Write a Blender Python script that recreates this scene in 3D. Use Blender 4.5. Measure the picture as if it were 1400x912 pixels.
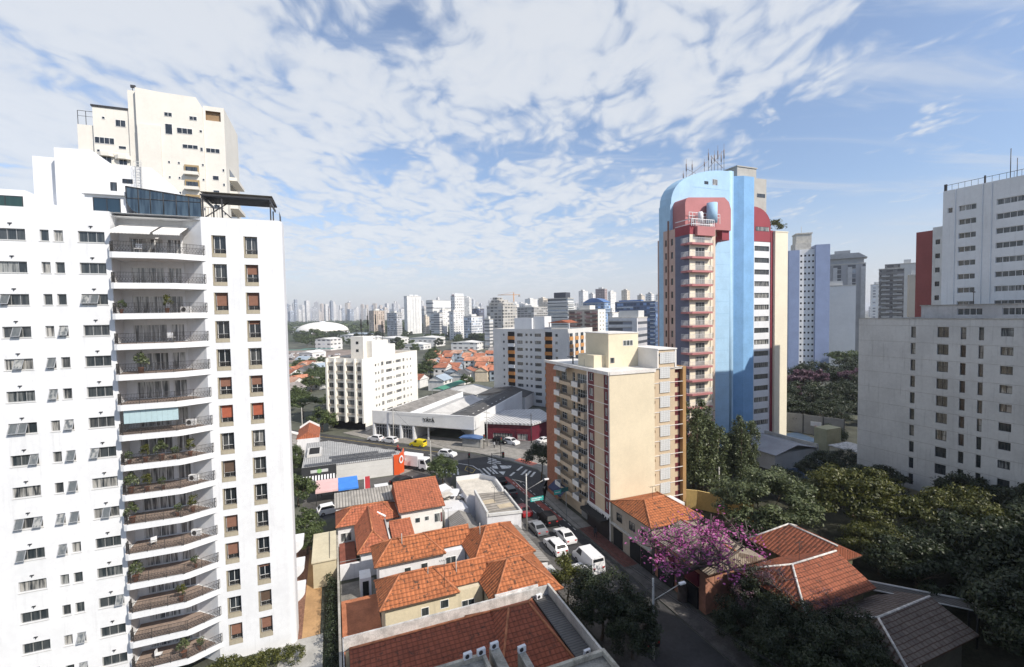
import bpy, math, random
from math import sin, cos, pi, radians as R
from mathutils import Vector, Matrix, noise as mnoise
random.seed(7)
S = bpy.context.scene
for o in list(bpy.data.objects): bpy.data.objects.remove(o)
COL = S.collection

# ------------------------------------------------------------------ camera, sky, sun, exposure
cam = bpy.data.cameras.new('camera'); cam.sensor_width = 36; cam.lens = 36*625/1400
cam.clip_start = 0.3; cam.clip_end = 40000
co = bpy.data.objects.new('camera', cam); COL.objects.link(co)
def cam_matrix(pitch, roll):
    f = Vector((0, cos(pitch), -sin(pitch))); r0 = Vector((1, 0, 0)); u0 = r0.cross(f)
    r = r0*cos(roll) + u0*sin(roll); u = u0*cos(roll) - r0*sin(roll)
    return Matrix((r, u, -f)).transposed().to_4x4()
co.matrix_world = Matrix.Translation((0, 0, 34)) @ cam_matrix(R(2.4), R(-1.0))
S.camera = co

SUN = Vector((.81, -.59, .84)).normalized()
EL = math.asin(SUN.z); AZ = math.atan2(SUN.x, SUN.y)
W = bpy.data.worlds.new('World'); S.world = W; W.use_nodes = True
nt = W.node_tree; nt.nodes.clear()
def N(t, typ, **kw):
    n = t.nodes.new(typ)
    for k, v in kw.items():
        if k.startswith('i_'):
            key = k[2:]; key = int(key) if key.isdigit() else key
            n.inputs[key].default_value = v
        else: setattr(n, k, v)
    return n
def L(t, a, b): t.links.new(a, b)
def MA(t, op, a, b=None, c=None, clamp=False):
    n = t.nodes.new('ShaderNodeMath'); n.operation = op; n.use_clamp = clamp
    for i, v in enumerate((a, b, c)):
        if v is None: continue
        if isinstance(v, (int, float)): n.inputs[i].default_value = v
        else: t.links.new(v, n.inputs[i])
    return n.outputs[0]
def MIX(t, fac, a, b, mode='MIX'):
    n = t.nodes.new('ShaderNodeMix'); n.data_type = 'RGBA'; n.blend_type = mode
    for i, v in ((0, fac), (6, a), (7, b)):
        if isinstance(v, (int, float)): n.inputs[i].default_value = v
        elif isinstance(v, (tuple, list)): n.inputs[i].default_value = tuple(v) + ((1,) if len(v) == 3 else ())
        else: t.links.new(v, n.inputs[i])
    return n.outputs[2]
def SMOOTH(t, v, a, b):
    n = t.nodes.new('ShaderNodeMapRange'); n.interpolation_type = 'SMOOTHSTEP'
    n.inputs[1].default_value = a; n.inputs[2].default_value = b
    t.links.new(v, n.inputs[0]); return n.outputs[0]
SKY_STRENGTH = 0.098; CL0, CL1 = .86, 1.20
sky = N(nt, 'ShaderNodeTexSky', sky_type='NISHITA', sun_disc=False, sun_elevation=EL, sun_rotation=AZ, altitude=760, air_density=1.0, dust_density=0.8, ozone_density=2.2)
tc = N(nt, 'ShaderNodeTexCoord'); sx = N(nt, 'ShaderNodeSeparateXYZ'); L(nt, tc.outputs['Generated'], sx.inputs[0])
zz = MA(nt, 'ADD', MA(nt, 'MAXIMUM', sx.outputs[2], 0), 0.10)
cx = MA(nt, 'DIVIDE', sx.outputs[0], zz); cy = MA(nt, 'DIVIDE', sx.outputs[1], zz)
cv = N(nt, 'ShaderNodeCombineXYZ'); L(nt, cx, cv.inputs[0]); L(nt, cy, cv.inputs[1])
mp = N(nt, 'ShaderNodeMapping'); mp.inputs['Rotation'].default_value = (0, 0, R(38)); mp.inputs['Scale'].default_value = (1.0, .72, 1); mp.inputs['Location'].default_value = (5.3, 2.2, 0)
L(nt, cv.outputs[0], mp.inputs[0])
def NZ(t, vec, scale, detail=6, rough=.55, dist=0.0, dim='3D'):
    n = N(t, 'ShaderNodeTexNoise', i_Scale=scale, i_Detail=detail, i_Roughness=rough, i_Distortion=dist); n.noise_dimensions = dim
    if vec is not None: L(t, vec, n.inputs['Vector'])
    return n.outputs[0]
warp = N(nt, 'ShaderNodeTexNoise', i_Scale=3.2, i_Detail=2); warp.noise_dimensions = '2D'; L(nt, mp.outputs[0], warp.inputs['Vector'])
wv = N(nt, 'ShaderNodeVectorMath', operation='MULTIPLY_ADD'); L(nt, warp.outputs['Color'], wv.inputs[0]); wv.inputs[1].default_value = (.22, .22, 0); L(nt, mp.outputs[0], wv.inputs[2])
def cells(scale):
    v = N(nt, 'ShaderNodeTexVoronoi', i_Scale=scale, i_Randomness=.95); v.voronoi_dimensions = '2D'; v.feature = 'SMOOTH_F1'; v.inputs['Smoothness'].default_value = .35; L(nt, wv.outputs[0], v.inputs['Vector']); return v.outputs['Distance']
big = NZ(nt, mp.outputs[0], .75, 2, .5, dim='2D'); med = NZ(nt, wv.outputs[0], 2.6, 5, .55, dim='2D'); fine = NZ(nt, wv.outputs[0], 12.0, 5, .62, dim='2D')
puff = MA(nt, 'SUBTRACT', .75, MA(nt, 'ADD', MA(nt, 'MULTIPLY', cells(5.6), .58), MA(nt, 'MULTIPLY', cells(15.), .46)))
# the cloud sheet covers the left and middle of the view and thins out to the right
ratio = MA(nt, 'DIVIDE', sx.outputs[0], MA(nt, 'MAXIMUM', sx.outputs[1], .05))
edge = MA(nt, 'SUBTRACT', ratio, MA(nt, 'MULTIPLY', sx.outputs[2], 1.55))
side = SMOOTH(nt, edge, .02, -.75); clear = SMOOTH(nt, edge, -.10, .30)
dens = MA(nt, 'ADD', MA(nt, 'ADD', MA(nt, 'MULTIPLY', puff, .58), MA(nt, 'MULTIPLY', med, .95)), MA(nt, 'ADD', MA(nt, 'MULTIPLY', big, .45), MA(nt, 'MULTIPLY', fine, .38)))
dens = MA(nt, 'ADD', dens, MA(nt, 'SUBTRACT', MA(nt, 'MULTIPLY', side, .13), MA(nt, 'MULTIPLY', clear, .30)))
cmask = MA(nt, 'MULTIPLY', SMOOTH(nt, dens, CL0, CL1), SMOOTH(nt, sx.outputs[2], .015, .12))
mps = N(nt, 'ShaderNodeMapping'); mps.inputs['Rotation'].default_value = (0, 0, R(-52)); mps.inputs['Scale'].default_value = (.5, 2.2, 1); L(nt, cv.outputs[0], mps.inputs[0])
wisp = MA(nt, 'MULTIPLY', SMOOTH(nt, NZ(nt, mps.outputs[0], 1.5, 5, .6, .4, dim='2D'), .50, .78), .75)
cmask = MA(nt, 'MULTIPLY', cmask, SMOOTH(nt, sx.outputs[1], -.25, .15))
cmask = MA(nt, 'MAXIMUM', cmask, MA(nt, 'MULTIPLY', wisp, SMOOTH(nt, sx.outputs[2], .03, .2)))
shade = SMOOTH(nt, MA(nt, 'ADD', dens, MA(nt, 'MULTIPLY', fine, .25)), CL0, CL1+.35)
cloud = MIX(nt, shade, (5.3, 5.9, 6.9), (7.0, 7.25, 7.6))
tint = MIX(nt, SMOOTH(nt, sx.outputs[2], 0., .5), (1.35, 1.28, 1.28), (2.1, 1.85, 1.7))
base = MIX(nt, 1., sky.outputs[0], tint, 'MULTIPLY')
hazeband = SMOOTH(nt, sx.outputs[2], .24, .0)
base = MIX(nt, MA(nt, 'MULTIPLY', hazeband, .85), base, (5.6, 5.75, 6.4))
allc = MIX(nt, MA(nt, 'MULTIPLY', cmask, .84), base, cloud)
bg = N(nt, 'ShaderNodeBackground', i_Strength=SKY_STRENGTH); L(nt, allc, bg.inputs[0])
wo = N(nt, 'ShaderNodeOutputWorld'); L(nt, bg.outputs[0], wo.inputs[0])

sl = bpy.data.lights.new('sun', 'SUN'); sl.energy = 4.6; sl.angle = R(.5); sl.color = (1, .93, .83)
so = bpy.data.objects.new('sun', sl); COL.objects.link(so); so.location = (60, -60, 150)
so.rotation_euler = SUN.to_track_quat('Z', 'Y').to_euler()
S.view_settings.view_transform = 'Standard'; S.view_settings.look = 'None'
S.view_settings.exposure = 0.25; S.view_settings.gamma = 1

# ------------------------------------------------------------------ materials
MATS = {}
def mk(name):
    m = bpy.data.materials.new(name); m.use_nodes = True; t = m.node_tree; t.nodes.clear()
    p = N(t, 'ShaderNodeBsdfPrincipled'); o = N(t, 'ShaderNodeOutputMaterial'); L(t, p.outputs[0], o.inputs[0])
    return m, t, p
def mat(name, col=None, rough=.75, var=.12, scale=.5, streak=0., bump=0., bscale=8, metal=0., spec=.4):
    if name in MATS: return MATS[name]
    m, t, p = mk(name); MATS[name] = m
    tc = N(t, 'ShaderNodeTexCoord'); ob = tc.outputs['Object']
    p.inputs['Roughness'].default_value = rough; p.inputs['Metallic'].default_value = metal; p.inputs['Specular IOR Level'].default_value = spec
    n1 = NZ(t, ob, scale, 7, .6); n2 = NZ(t, ob, scale*9, 4, .6)
    v = MA(t, 'ADD', MA(t, 'MULTIPLY', n1, .65), MA(t, 'MULTIPLY', n2, .35))
    lo = tuple(c*(1-var*1.6) for c in col); hi = tuple(min(1, c*(1+var*.9)) for c in col)
    c = MIX(t, SMOOTH(t, v, .32, .68), lo, hi)
    if streak:
        mp = N(t, 'ShaderNodeMapping'); mp.inputs['Scale'].default_value = (1.7, 1.7, .11); L(t, ob, mp.inputs[0])
        s = SMOOTH(t, NZ(t, mp.outputs[0], 1.6, 5, .65), .52, .78)
        c = MIX(t, MA(t, 'MULTIPLY', s, streak), c, tuple(x*.45 for x in col))
    L(t, c, p.inputs[0])
    if bump:
        b = N(t, 'ShaderNodeBump', i_Strength=bump, i_Distance=.05); L(t, NZ(t, ob, bscale, 5), b.inputs['Height']); L(t, b.outputs[0], p.inputs['Normal'])
    return m
def glass(name, dark=(.02, .028, .034), light=(.32, .33, .32), share=.3, rough=.06):
    """window pane seen by day: dark room behind, in some windows a curtain or blind"""
    if name in MATS: return MATS[name]
    m, t, p = mk(name); MATS[name] = m
    oi = N(t, 'ShaderNodeObjectInfo'); tc = N(t, 'ShaderNodeTexCoord')
    mp = N(t, 'ShaderNodeMapping'); mp.inputs['Scale'].default_value = (5, 5, .4); L(t, tc.outputs['Object'], mp.inputs[0])
    ad = N(t, 'ShaderNodeVectorMath', operation='ADD'); L(t, mp.outputs[0], ad.inputs[0])
    cb = N(t, 'ShaderNodeCombineXYZ'); k = MA(t, 'MULTIPLY', oi.outputs['Random'], 37.); L(t, k, cb.inputs[0]); L(t, k, cb.inputs[1]); L(t, cb.outputs[0], ad.inputs[1])
    n = NZ(t, ad.outputs[0], 1.0, 3)
    s = SMOOTH(t, oi.outputs['Random'], 1-share-.15, 1-share+.25)
    f = MA(t, 'MULTIPLY', MA(t, 'ADD', MA(t, 'MULTIPLY', s, .8), .12), SMOOTH(t, n, .38, .62))
    L(t, MIX(t, f, dark, light), p.inputs[0])
    p.inputs['Roughness'].default_value = rough; p.inputs['Specular IOR Level'].default_value = .7
    return m
def tiles(name, col, dark=.5, pitch=.42, row=.40, moss=.25, axis=None):
    """clay pan tiles: ribs run down the slope, courses step across it"""
    if name in MATS: return MATS[name]
    m, t, p = mk(name); MATS[name] = m
    tc = N(t, 'ShaderNodeTexCoord'); a = N(t, 'ShaderNodeSeparateXYZ'); L(t, tc.outputs['Object'], a.inputs[0])
    nn = N(t, 'ShaderNodeSeparateXYZ'); L(t, tc.outputs['Normal'], nn.inputs[0])
    isx = MA(t, 'GREATER_THAN', MA(t, 'ABSOLUTE', nn.outputs[0]), MA(t, 'ABSOLUTE', nn.outputs[1]))
    mixv = lambda f, x, y: MA(t, 'ADD', MA(t, 'MULTIPLY', x, MA(t, 'SUBTRACT', 1., f)), MA(t, 'MULTIPLY', y, f))
    u = mixv(isx, a.outputs[0], a.outputs[1]); w = mixv(isx, a.outputs[1], a.outputs[0])
    wob = MA(t, 'MULTIPLY', MA(t, 'SUBTRACT', NZ(t, tc.outputs['Object'], .8, 2), .5), .12)
    uu = MA(t, 'DIVIDE', MA(t, 'ADD', u, wob), pitch); vv = MA(t, 'DIVIDE', MA(t, 'ADD', w, wob), row)
    fu = MA(t, 'FRACT', uu); fv = MA(t, 'FRACT', vv)
    rib = MA(t, 'ABSOLUTE', MA(t, 'SUBTRACT', MA(t, 'MULTIPLY', fu, 2.), 1.))           # 0 mid .. 1 groove
    groove = SMOOTH(t, rib, .50, .92); step = SMOOTH(t, fv, .72, .95)
    cell = N(t, 'ShaderNodeCombineXYZ'); L(t, MA(t, 'FLOOR', uu), cell.inputs[0]); L(t, MA(t, 'FLOOR', vv), cell.inputs[1]); L(t, isx, cell.inputs[2])
    wn = N(t, 'ShaderNodeTexWhiteNoise'); wn.noise_dimensions = '3D'; L(t, cell.outputs[0], wn.inputs['Vector'])
    c = MIX(t, wn.outputs['Value'], tuple(x*.86 for x in col), tuple(min(1, x*1.08) for x in col))
    pn = SMOOTH(t, NZ(t, tc.outputs['Object'], .55, 7, .7), .48, .70)
    c = MIX(t, MA(t, 'MULTIPLY', pn, moss*1.6), c, (col[0]*.5, col[1]*.52, col[2]*.6))
    spots = SMOOTH(t, NZ(t, tc.outputs['Object'], 2.1, 5, .72), .545, .64)
    c = MIX(t, MA(t, 'MULTIPLY', spots, moss*2.2), c, (.06, .045, .035))
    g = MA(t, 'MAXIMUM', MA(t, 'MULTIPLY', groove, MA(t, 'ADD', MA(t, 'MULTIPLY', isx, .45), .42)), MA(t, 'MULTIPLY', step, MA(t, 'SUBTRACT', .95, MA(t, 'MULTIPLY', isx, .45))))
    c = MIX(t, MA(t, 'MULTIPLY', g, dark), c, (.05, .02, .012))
    L(t, c, p.inputs[0]); p.inputs['Roughness'].default_value = .85; p.inputs['Specular IOR Level'].default_value = .2
    h = MA(t, 'SUBTRACT', MA(t, 'MULTIPLY', MA(t, 'SUBTRACT', 1., rib), .7), MA(t, 'MULTIPLY', fv, -.5))
    b = N(t, 'ShaderNodeBump', i_Strength=.9, i_Distance=.1); L(t, h, b.inputs['Height']); L(t, b.outputs[0], p.inputs['Normal'])
    return m
def corrug(name, col, pitch=.25, axis=0, rough=.55, var=.2, patch=0.):
    """corrugated sheet: ridges repeat along the given object axis"""
    if name in MATS: return MATS[name]
    m, t, p = mk(name); MATS[name] = m
    tc = N(t, 'ShaderNodeTexCoord'); a = N(t, 'ShaderNodeSeparateXYZ'); L(t, tc.outputs['Object'], a.inputs[0])
    s = MA(t, 'SINE', MA(t, 'MULTIPLY', a.outputs[axis], 2*pi/pitch))
    c = MIX(t, SMOOTH(t, NZ(t, tc.outputs['Object'], .5, 7, .65), .3, .7), tuple(x*(1-var) for x in col), tuple(min(1, x*(1+var)) for x in col))
    c = MIX(t, SMOOTH(t, s, -.3, -1.), c, tuple(x*.45 for x in col))
    if patch:
        sh = N(t, 'ShaderNodeCombineXYZ'); L(t, MA(t, 'FLOOR', MA(t, 'DIVIDE', a.outputs[0], 1.1)), sh.inputs[0]); L(t, MA(t, 'FLOOR', MA(t, 'DIVIDE', a.outputs[1], 2.4)), sh.inputs[1])
        wn = N(t, 'ShaderNodeTexWhiteNoise'); L(t, sh.outputs[0], wn.inputs['Vector'])
        c = MIX(t, MA(t, 'MULTIPLY', wn.outputs['Value'], patch), c, tuple(x*.4 for x in col))
    L(t, c, p.inputs[0]); p.inputs['Roughness'].default_value = rough
    b = N(t, 'ShaderNodeBump', i_Strength=.5, i_Distance=.05); L(t, s, b.inputs['Height']); L(t, b.outputs[0], p.inputs['Normal'])
    return m
def facade(name, wall, pane=(.05, .06, .075), bay=3.2, floor=3., wf=.55, hf=.45, var=.15, band=None):
    """a distant tower's windows, one pane per bay and floor, as its surface pattern"""
    if name in MATS: return MATS[name]
    m, t, p = mk(name); MATS[name] = m
    tc = N(t, 'ShaderNodeTexCoord'); a = N(t, 'ShaderNodeSeparateXYZ'); L(t, tc.outputs['Object'], a.inputs[0])
    nn = N(t, 'ShaderNodeSeparateXYZ'); L(t, tc.outputs['Normal'], nn.inputs[0])
    isx = MA(t, 'GREATER_THAN', MA(t, 'ABSOLUTE', nn.outputs[0]), MA(t, 'ABSOLUTE', nn.outputs[1]))
    u = MA(t, 'ADD', MA(t, 'MULTIPLY', a.outputs[0], MA(t, 'SUBTRACT', 1., isx)), MA(t, 'MULTIPLY', a.outputs[1], isx))
    oi = N(t, 'ShaderNodeObjectInfo')
    uu = MA(t, 'ADD', MA(t, 'DIVIDE', u, bay), MA(t, 'MULTIPLY', oi.outputs['Random'], 5.)); vv = MA(t, 'DIVIDE', a.outputs[2], floor)
    fu = MA(t, 'FRACT', uu); fv = MA(t, 'FRACT', vv)
    win = MA(t, 'MULTIPLY', MA(t, 'LESS_THAN', MA(t, 'ABSOLUTE', MA(t, 'SUBTRACT', fu, .5)), wf/2), MA(t, 'LESS_THAN', MA(t, 'ABSOLUTE', MA(t, 'SUBTRACT', fv, .5)), hf/2))
    win = MA(t, 'MULTIPLY', win, MA(t, 'LESS_THAN', MA(t, 'ABSOLUTE', nn.outputs[2]), .5))
    cell = N(t, 'ShaderNodeCombineXYZ'); L(t, MA(t, 'FLOOR', uu), cell.inputs[0]); L(t, MA(t, 'FLOOR', vv), cell.inputs[1]); L(t, isx, cell.inputs[2])
    wn = N(t, 'ShaderNodeTexWhiteNoise'); L(t, cell.outputs[0], wn.inputs['Vector'])
    cw = MIX(t, SMOOTH(t, NZ(t, tc.outputs['Object'], .12, 5), .3, .7), tuple(x*(1-var) for x in wall), tuple(min(1, x*(1+var*.5)) for x in wall))
    if band: cw = MIX(t, MA(t, 'LESS_THAN', fv, .22), cw, band)
    pc = MIX(t, SMOOTH(t, wn.outputs['Value'], .6, 1.), pane, tuple(min(1, x*4+.08) for x in pane))
    L(t, MIX(t, win, cw, pc), p.inputs[0])
    L(t, MA(t, 'SUBTRACT', .8, MA(t, 'MULTIPLY', win, .6)), p.inputs['Roughness'])
    return m
def leafmat(name, c1, c2, trans=.25, rough=.5):
    if name in MATS: return MATS[name]
    m, t, p = mk(name); MATS[name] = m
    ge = N(t, 'ShaderNodeNewGeometry'); tc = N(t, 'ShaderNodeTexCoord')
    c = MIX(t, ge.outputs['Random Per Island'], c1, c2)
    c = MIX(t, MA(t, 'MULTIPLY', SMOOTH(t, NZ(t, tc.outputs['Object'], .5, 3), .4, .65), .5), c, tuple(x*.6 for x in c1))
    L(t, c, p.inputs[0]); p.inputs['Roughness'].default_value = rough; p.inputs['Specular IOR Level'].default_value = .45
    tr = N(t, 'ShaderNodeBsdfTranslucent'); L(t, c, tr.inputs[0])
    mx = N(t, 'ShaderNodeMixShader'); mx.inputs[0].default_value = trans
    L(t, p.outputs[0], mx.inputs[1]); L(t, tr.outputs[0], mx.inputs[2])
    L(t, mx.outputs[0], [n for n in t.nodes if n.type == 'OUTPUT_MATERIAL'][0].inputs[0])
    return m

# ------------------------------------------------------------------ mesh and scene helpers
FR = {'A': R(21.5), 'B': R(-19), 'C': R(-35), 'W': 0.}
def fw(fr, a, b):
    c, s = cos(FR[fr]), sin(FR[fr]); return a*c - b*s, a*s + b*c
class MB:
    def __init__(s): s.v = []; s.f = []; s.m = []; s.sm = set()
    def face(s, pts, m=0):
        i = len(s.v); s.v += [tuple(p) for p in pts]; s.f.append(tuple(range(i, i+len(pts)))); s.m.append(m)
    def box(s, x0, x1, y0, y1, z0, z1, m=0, top=None, bottom=True):
        if x0 > x1: x0, x1 = x1, x0
        if y0 > y1: y0, y1 = y1, y0
        s.prism([(x0, y0), (x1, y0), (x1, y1), (x0, y1)], z0, z1, m, top, bottom); return s
    def prism(s, poly, z0, z1, m=0, top=None, bottom=True):
        n = len(poly); i = len(s.v)
        s.v += [(p[0], p[1], z0) for p in poly] + [(p[0], p[1], z1) for p in poly]
        for k in range(n):
            s.f.append((i+k, i+(k+1) % n, i+n+(k+1) % n, i+n+k)); s.m.append(m)
        s.f.append(tuple(range(i+n, i+2*n))); s.m.append(m if top is None else top)
        if bottom: s.f.append(tuple(range(i+n-1, i-1, -1))); s.m.append(m)
        return s
    def extr(s, prof, y0, y1, m=0):                       # (x,z) profile carried along y
        n = len(prof); i = len(s.v)
        s.v += [(p[0], y0, p[1]) for p in prof] + [(p[0], y1, p[1]) for p in prof]
        for k in range(n):
            s.f.append((i+k, i+(k+1) % n, i+n+(k+1) % n, i+n+k)); s.m.append(m)
        s.f.append(tuple(range(i+n-1, i-1, -1))); s.f.append(tuple(range(i+n, i+2*n))); s.m += [m, m]
        return s
    def tube(s, p, q, r0, r1=None, n=6, m=0, cap=True):
        r1 = r0 if r1 is None else r1; p = Vector(p); q = Vector(q); d = (q-p)
        if d.length < 1e-6: return s
        d.normalize(); a = d.orthogonal().normalized(); b = d.cross(a); i = len(s.v)
        for c, r in ((p, r0), (q, r1)):
            for k in range(n):
                t = 2*pi*k/n; s.v.append(tuple(c + a*(r*cos(t)) + b*(r*sin(t))))
        for k in range(n):
            s.f.append((i+k, i+(k+1) % n, i+n+(k+1) % n, i+n+k)); s.m.append(m); s.sm.add(len(s.f)-1)
        if cap: s.f.append(tuple(range(i+n-1, i-1, -1))); s.f.append(tuple(range(i+n, i+2*n))); s.m += [m, m]
        return s
    def lathe(s, cx, cy, prof, n=12, m=0):                # profile of (radius, z)
        i = len(s.v)
        for r, z in prof:
            for k in range(n):
                t = 2*pi*k/n; s.v.append((cx+r*cos(t), cy+r*sin(t), z))
        for j in range(len(prof)-1):
            for k in range(n):
                a = i+j*n+k; b = i+j*n+(k+1) % n
                s.f.append((a, b, b+n, a+n)); s.m.append(m); s.sm.add(len(s.f)-1)
        s.f.append(tuple(range(i+(len(prof)-1)*n, i+len(prof)*n))); s.m.append(m)
        s.f.append(tuple(range(i+n-1, i-1, -1))); s.m.append(m); return s
    def wall(s, p, u, w, z0, z1, holes=(), d=.15, m=0, mr=None):
        """a wall face starting at p along unit u, outward normal (u.y,-u.x), with holes (u0,u1,z0,z1) cut to depth d"""
        mr = m if mr is None else mr; nx, ny = u[1], -u[0]
        P = lambda a, z, k=0.: (p[0]+u[0]*a-nx*k, p[1]+u[1]*a-ny*k, z)
        zs = sorted({round(z, 4) for z in [z0, z1]+[h[2] for h in holes]+[h[3] for h in holes] if z0-1e-6 <= z <= z1+1e-6})
        for za, zb in zip(zs, zs[1:]):                     # horizontal strips, each cut only by the holes it meets
            zm = (za+zb)/2; cut = sorted((h[0], h[1]) for h in holes if h[2] < zm < h[3]); x = 0.
            for a, b in cut+[(w, w)]:
                if a > x+1e-5: s.face((P(x, za), P(a, za), P(a, zb), P(x, zb)), m)
                x = max(x, b)
        for a, b, c, e in holes:
            s.face((P(a, c), P(a, e), P(a, e, d), P(a, c, d)), mr); s.face((P(b, e), P(b, c), P(b, c, d), P(b, e, d)), mr)
            s.face((P(a, e), P(b, e), P(b, e, d), P(a, e, d)), mr); s.face((P(b, c), P(a, c), P(a, c, d), P(b, c, d)), mr)
        return s
    def mesh(s, name, mats, off=(0, 0, 0), smooth=False):
        me = bpy.data.meshes.new(name); ox, oy, oz = off
        me.from_pydata([(v[0]-ox, v[1]-oy, v[2]-oz) for v in s.v], [], s.f)
        for m in (mats if isinstance(mats, (list, tuple)) else [mats]): me.materials.append(m)
        me.polygons.foreach_set('material_index', s.m)
        if smooth: me.polygons.foreach_set('use_smooth', [True]*len(s.f))
        elif s.sm: me.polygons.foreach_set('use_smooth', [k in s.sm for k in range(len(s.f))])
        me.update(); return me
def link(name, data, parent=None, loc=(0, 0, 0), rz=0.):
    o = bpy.data.objects.new(name, data); COL.objects.link(o)
    if parent is not None: o.parent = parent
    o.location = loc; o.rotation_euler = (0, 0, rz); return o
def tag(o, label=None, cat=None, group=None, kind=None):
    if label: o['label'] = label
    if cat: o['category'] = cat
    if group: o['group'] = group
    if kind: o['kind'] = kind
    return o
class T:
    """a thing: an Empty at its base; parts are built in frame coordinates and stored about that base"""
    def __init__(s, name, label, cat, fr, a, b, z=0., group=None):
        x, y = fw(fr, a, b); s.o = (a, b, z); s.fr = fr
        s.e = link(name, None, None, (x, y, z), FR[fr]); tag(s.e, label, cat, group)
    def part(s, name, mb, mats, parent=None, smooth=False):
        return link(name, mb.mesh(name, mats, s.o, smooth), parent or s.e)
    def put(s, name, me, a, b, z, rz=0., parent=None):
        return link(name, me, parent or s.e, (a-s.o[0], b-s.o[1], z-s.o[2]), rz)
def solo(name, label, cat, fr, a, b, z, mb, mats, group=None, smooth=False, kind=None):
    """a thing that is a single mesh"""
    x, y = fw(fr, a, b); o = link(name, mb.mesh(name, mats, (a, b, z), smooth), None, (x, y, z), FR[fr]); return tag(o, label, cat, group, kind)
def struct(name, mb, mats, fr='W'):
    return tag(link(name, mb.mesh(name, mats), None, (0, 0, 0), FR[fr]), kind='structure')
def copy_tree(o, parent=None):
    c = o.copy(); COL.objects.link(c)
    if parent is not None: c.parent = parent
    for ch in o.children: copy_tree(ch, c)
    return c
ORD = ['first', 'second', 'third', 'fourth', 'fifth', 'sixth', 'seventh', 'eighth', 'ninth', 'tenth', 'eleventh', 'twelfth', 'thirteenth', 'fourteenth', 'fifteenth', 'sixteenth']
FRONT, LEFT, RIGHT_, BACK = 0., -pi/2, pi/2, pi           # wall facing: local -y turned to -y, -x, +x, +y

# common materials
white = mat('white_plaster', (.70, .71, .72), .85, .05, .25, streak=.2)
cream_w = mat('cream_white_plaster', (.66, .635, .575), .8, .04, .2, streak=.10)
cream = mat('cream_plaster', (.68, .60, .44), .8, .05, .25, streak=.08)
grey_w = mat('grey_white_plaster', (.58, .58, .56), .85, .08, .3, streak=.35)
concrete = mat('concrete', (.36, .35, .32), .9, .25, .6, streak=.3)
pale_conc = mat('pale_concrete', (.52, .50, .45), .9, .18, .7)
roofwhite = mat('white_roof_coat', (.68, .66, .62), .85, .12, .4)
dark = mat('dark_metal', (.035, .035, .038), .5, .1)
iron = mat('wrought_iron', (.05, .047, .045), .6, .1)
alu = mat('aluminium', (.42, .42, .41), .4, .05, metal=.5)
whitefr = mat('white_frame', (.75, .75, .74), .5, .03)
black = mat('black_interior', (.012, .012, .013), .9, .1)
rubber = mat('rubber', (.02, .02, .02), .8, .1)
g_std = glass('window_glass')
g_cur = glass('curtained_glass', (.03, .035, .04), (.42, .41, .38), .6)
g_dark = glass('dark_glass', (.012, .016, .02), (.08, .09, .1), .2)
tile_o = tiles('orange_tiles', (.44, .155, .066), dark=.7, moss=.42)
tile_d = tiles('old_red_tiles', (.33, .10, .055), dark=.7, moss=.32)
tile_r = tiles('red_tiles', (.42, .14, .075), dark=.62, moss=.3)
tile_g = tiles('grey_tiles', (.36, .31, .25), dark=.6, moss=.3, pitch=.3)
ridge_m = mat('ridge_tiles', (.44, .17, .08), .85, .3, 2.)
bark = mat('bark', (.12, .09, .065), .9, .3, 2., bump=.4)

WM = {}
def win(w, h, panes=2, fr=None, gl=None, bar=.05, dep=.05, rail=None):
    """window: frame mesh and pane mesh; origin at the bottom centre of the opening, -y outside"""
    key = ('f', w, h, panes, fr.name, bar, rail)
    if key not in WM:
        f = MB()
        f.box(-w/2, w/2, 0, dep, 0, bar); f.box(-w/2, w/2, 0, dep, h-bar, h)
        for i in range(panes+1):
            x = -w/2 + (w-bar)*i/panes; f.box(x, x+bar, .002, dep-.002, bar, h-bar)
        if rail: f.box(-w/2+bar, w/2-bar, .002, dep-.002, rail, rail+bar)
        WM[key] = f.mesh('window', fr)
    k2 = ('p', w, h, gl.name)
    if k2 not in WM:
        g = MB(); g.box(-w/2+.02, w/2-.02, dep*.6, dep*.6+.02, .02, h-.02); WM[k2] = g.mesh('pane', gl)
    return WM[key], WM[k2]
def window(th, a, b, z, rz, w, h, panes=2, fr=None, gl=None, name='window', sub=True, **kw):
    f, g = win(w, h, panes, fr or alu, gl or g_std, **kw)
    o = th.put(name, f, a, b, z, rz); p = link('pane', g, o); return o
def put_windows(th, spec, p, u, d, rz, fr=None, gl=None, name='window', panes=None, **kw):
    """one window part for each hole (u0,u1,z0,z1) of a wall made by MB.wall(p,u,...,d)"""
    nx, ny = u[1], -u[0]; out = []
    for h in spec:
        c = (h[0]+h[1])/2; w = round(h[1]-h[0], 3); n = panes or max(1, round(w/.75))
        out.append(window(th, p[0]+u[0]*c-nx*d, p[1]+u[1]*c-ny*d, h[2], rz, w, round(h[3]-h[2], 3), n, fr, gl, name, **kw))
    return out
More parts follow.
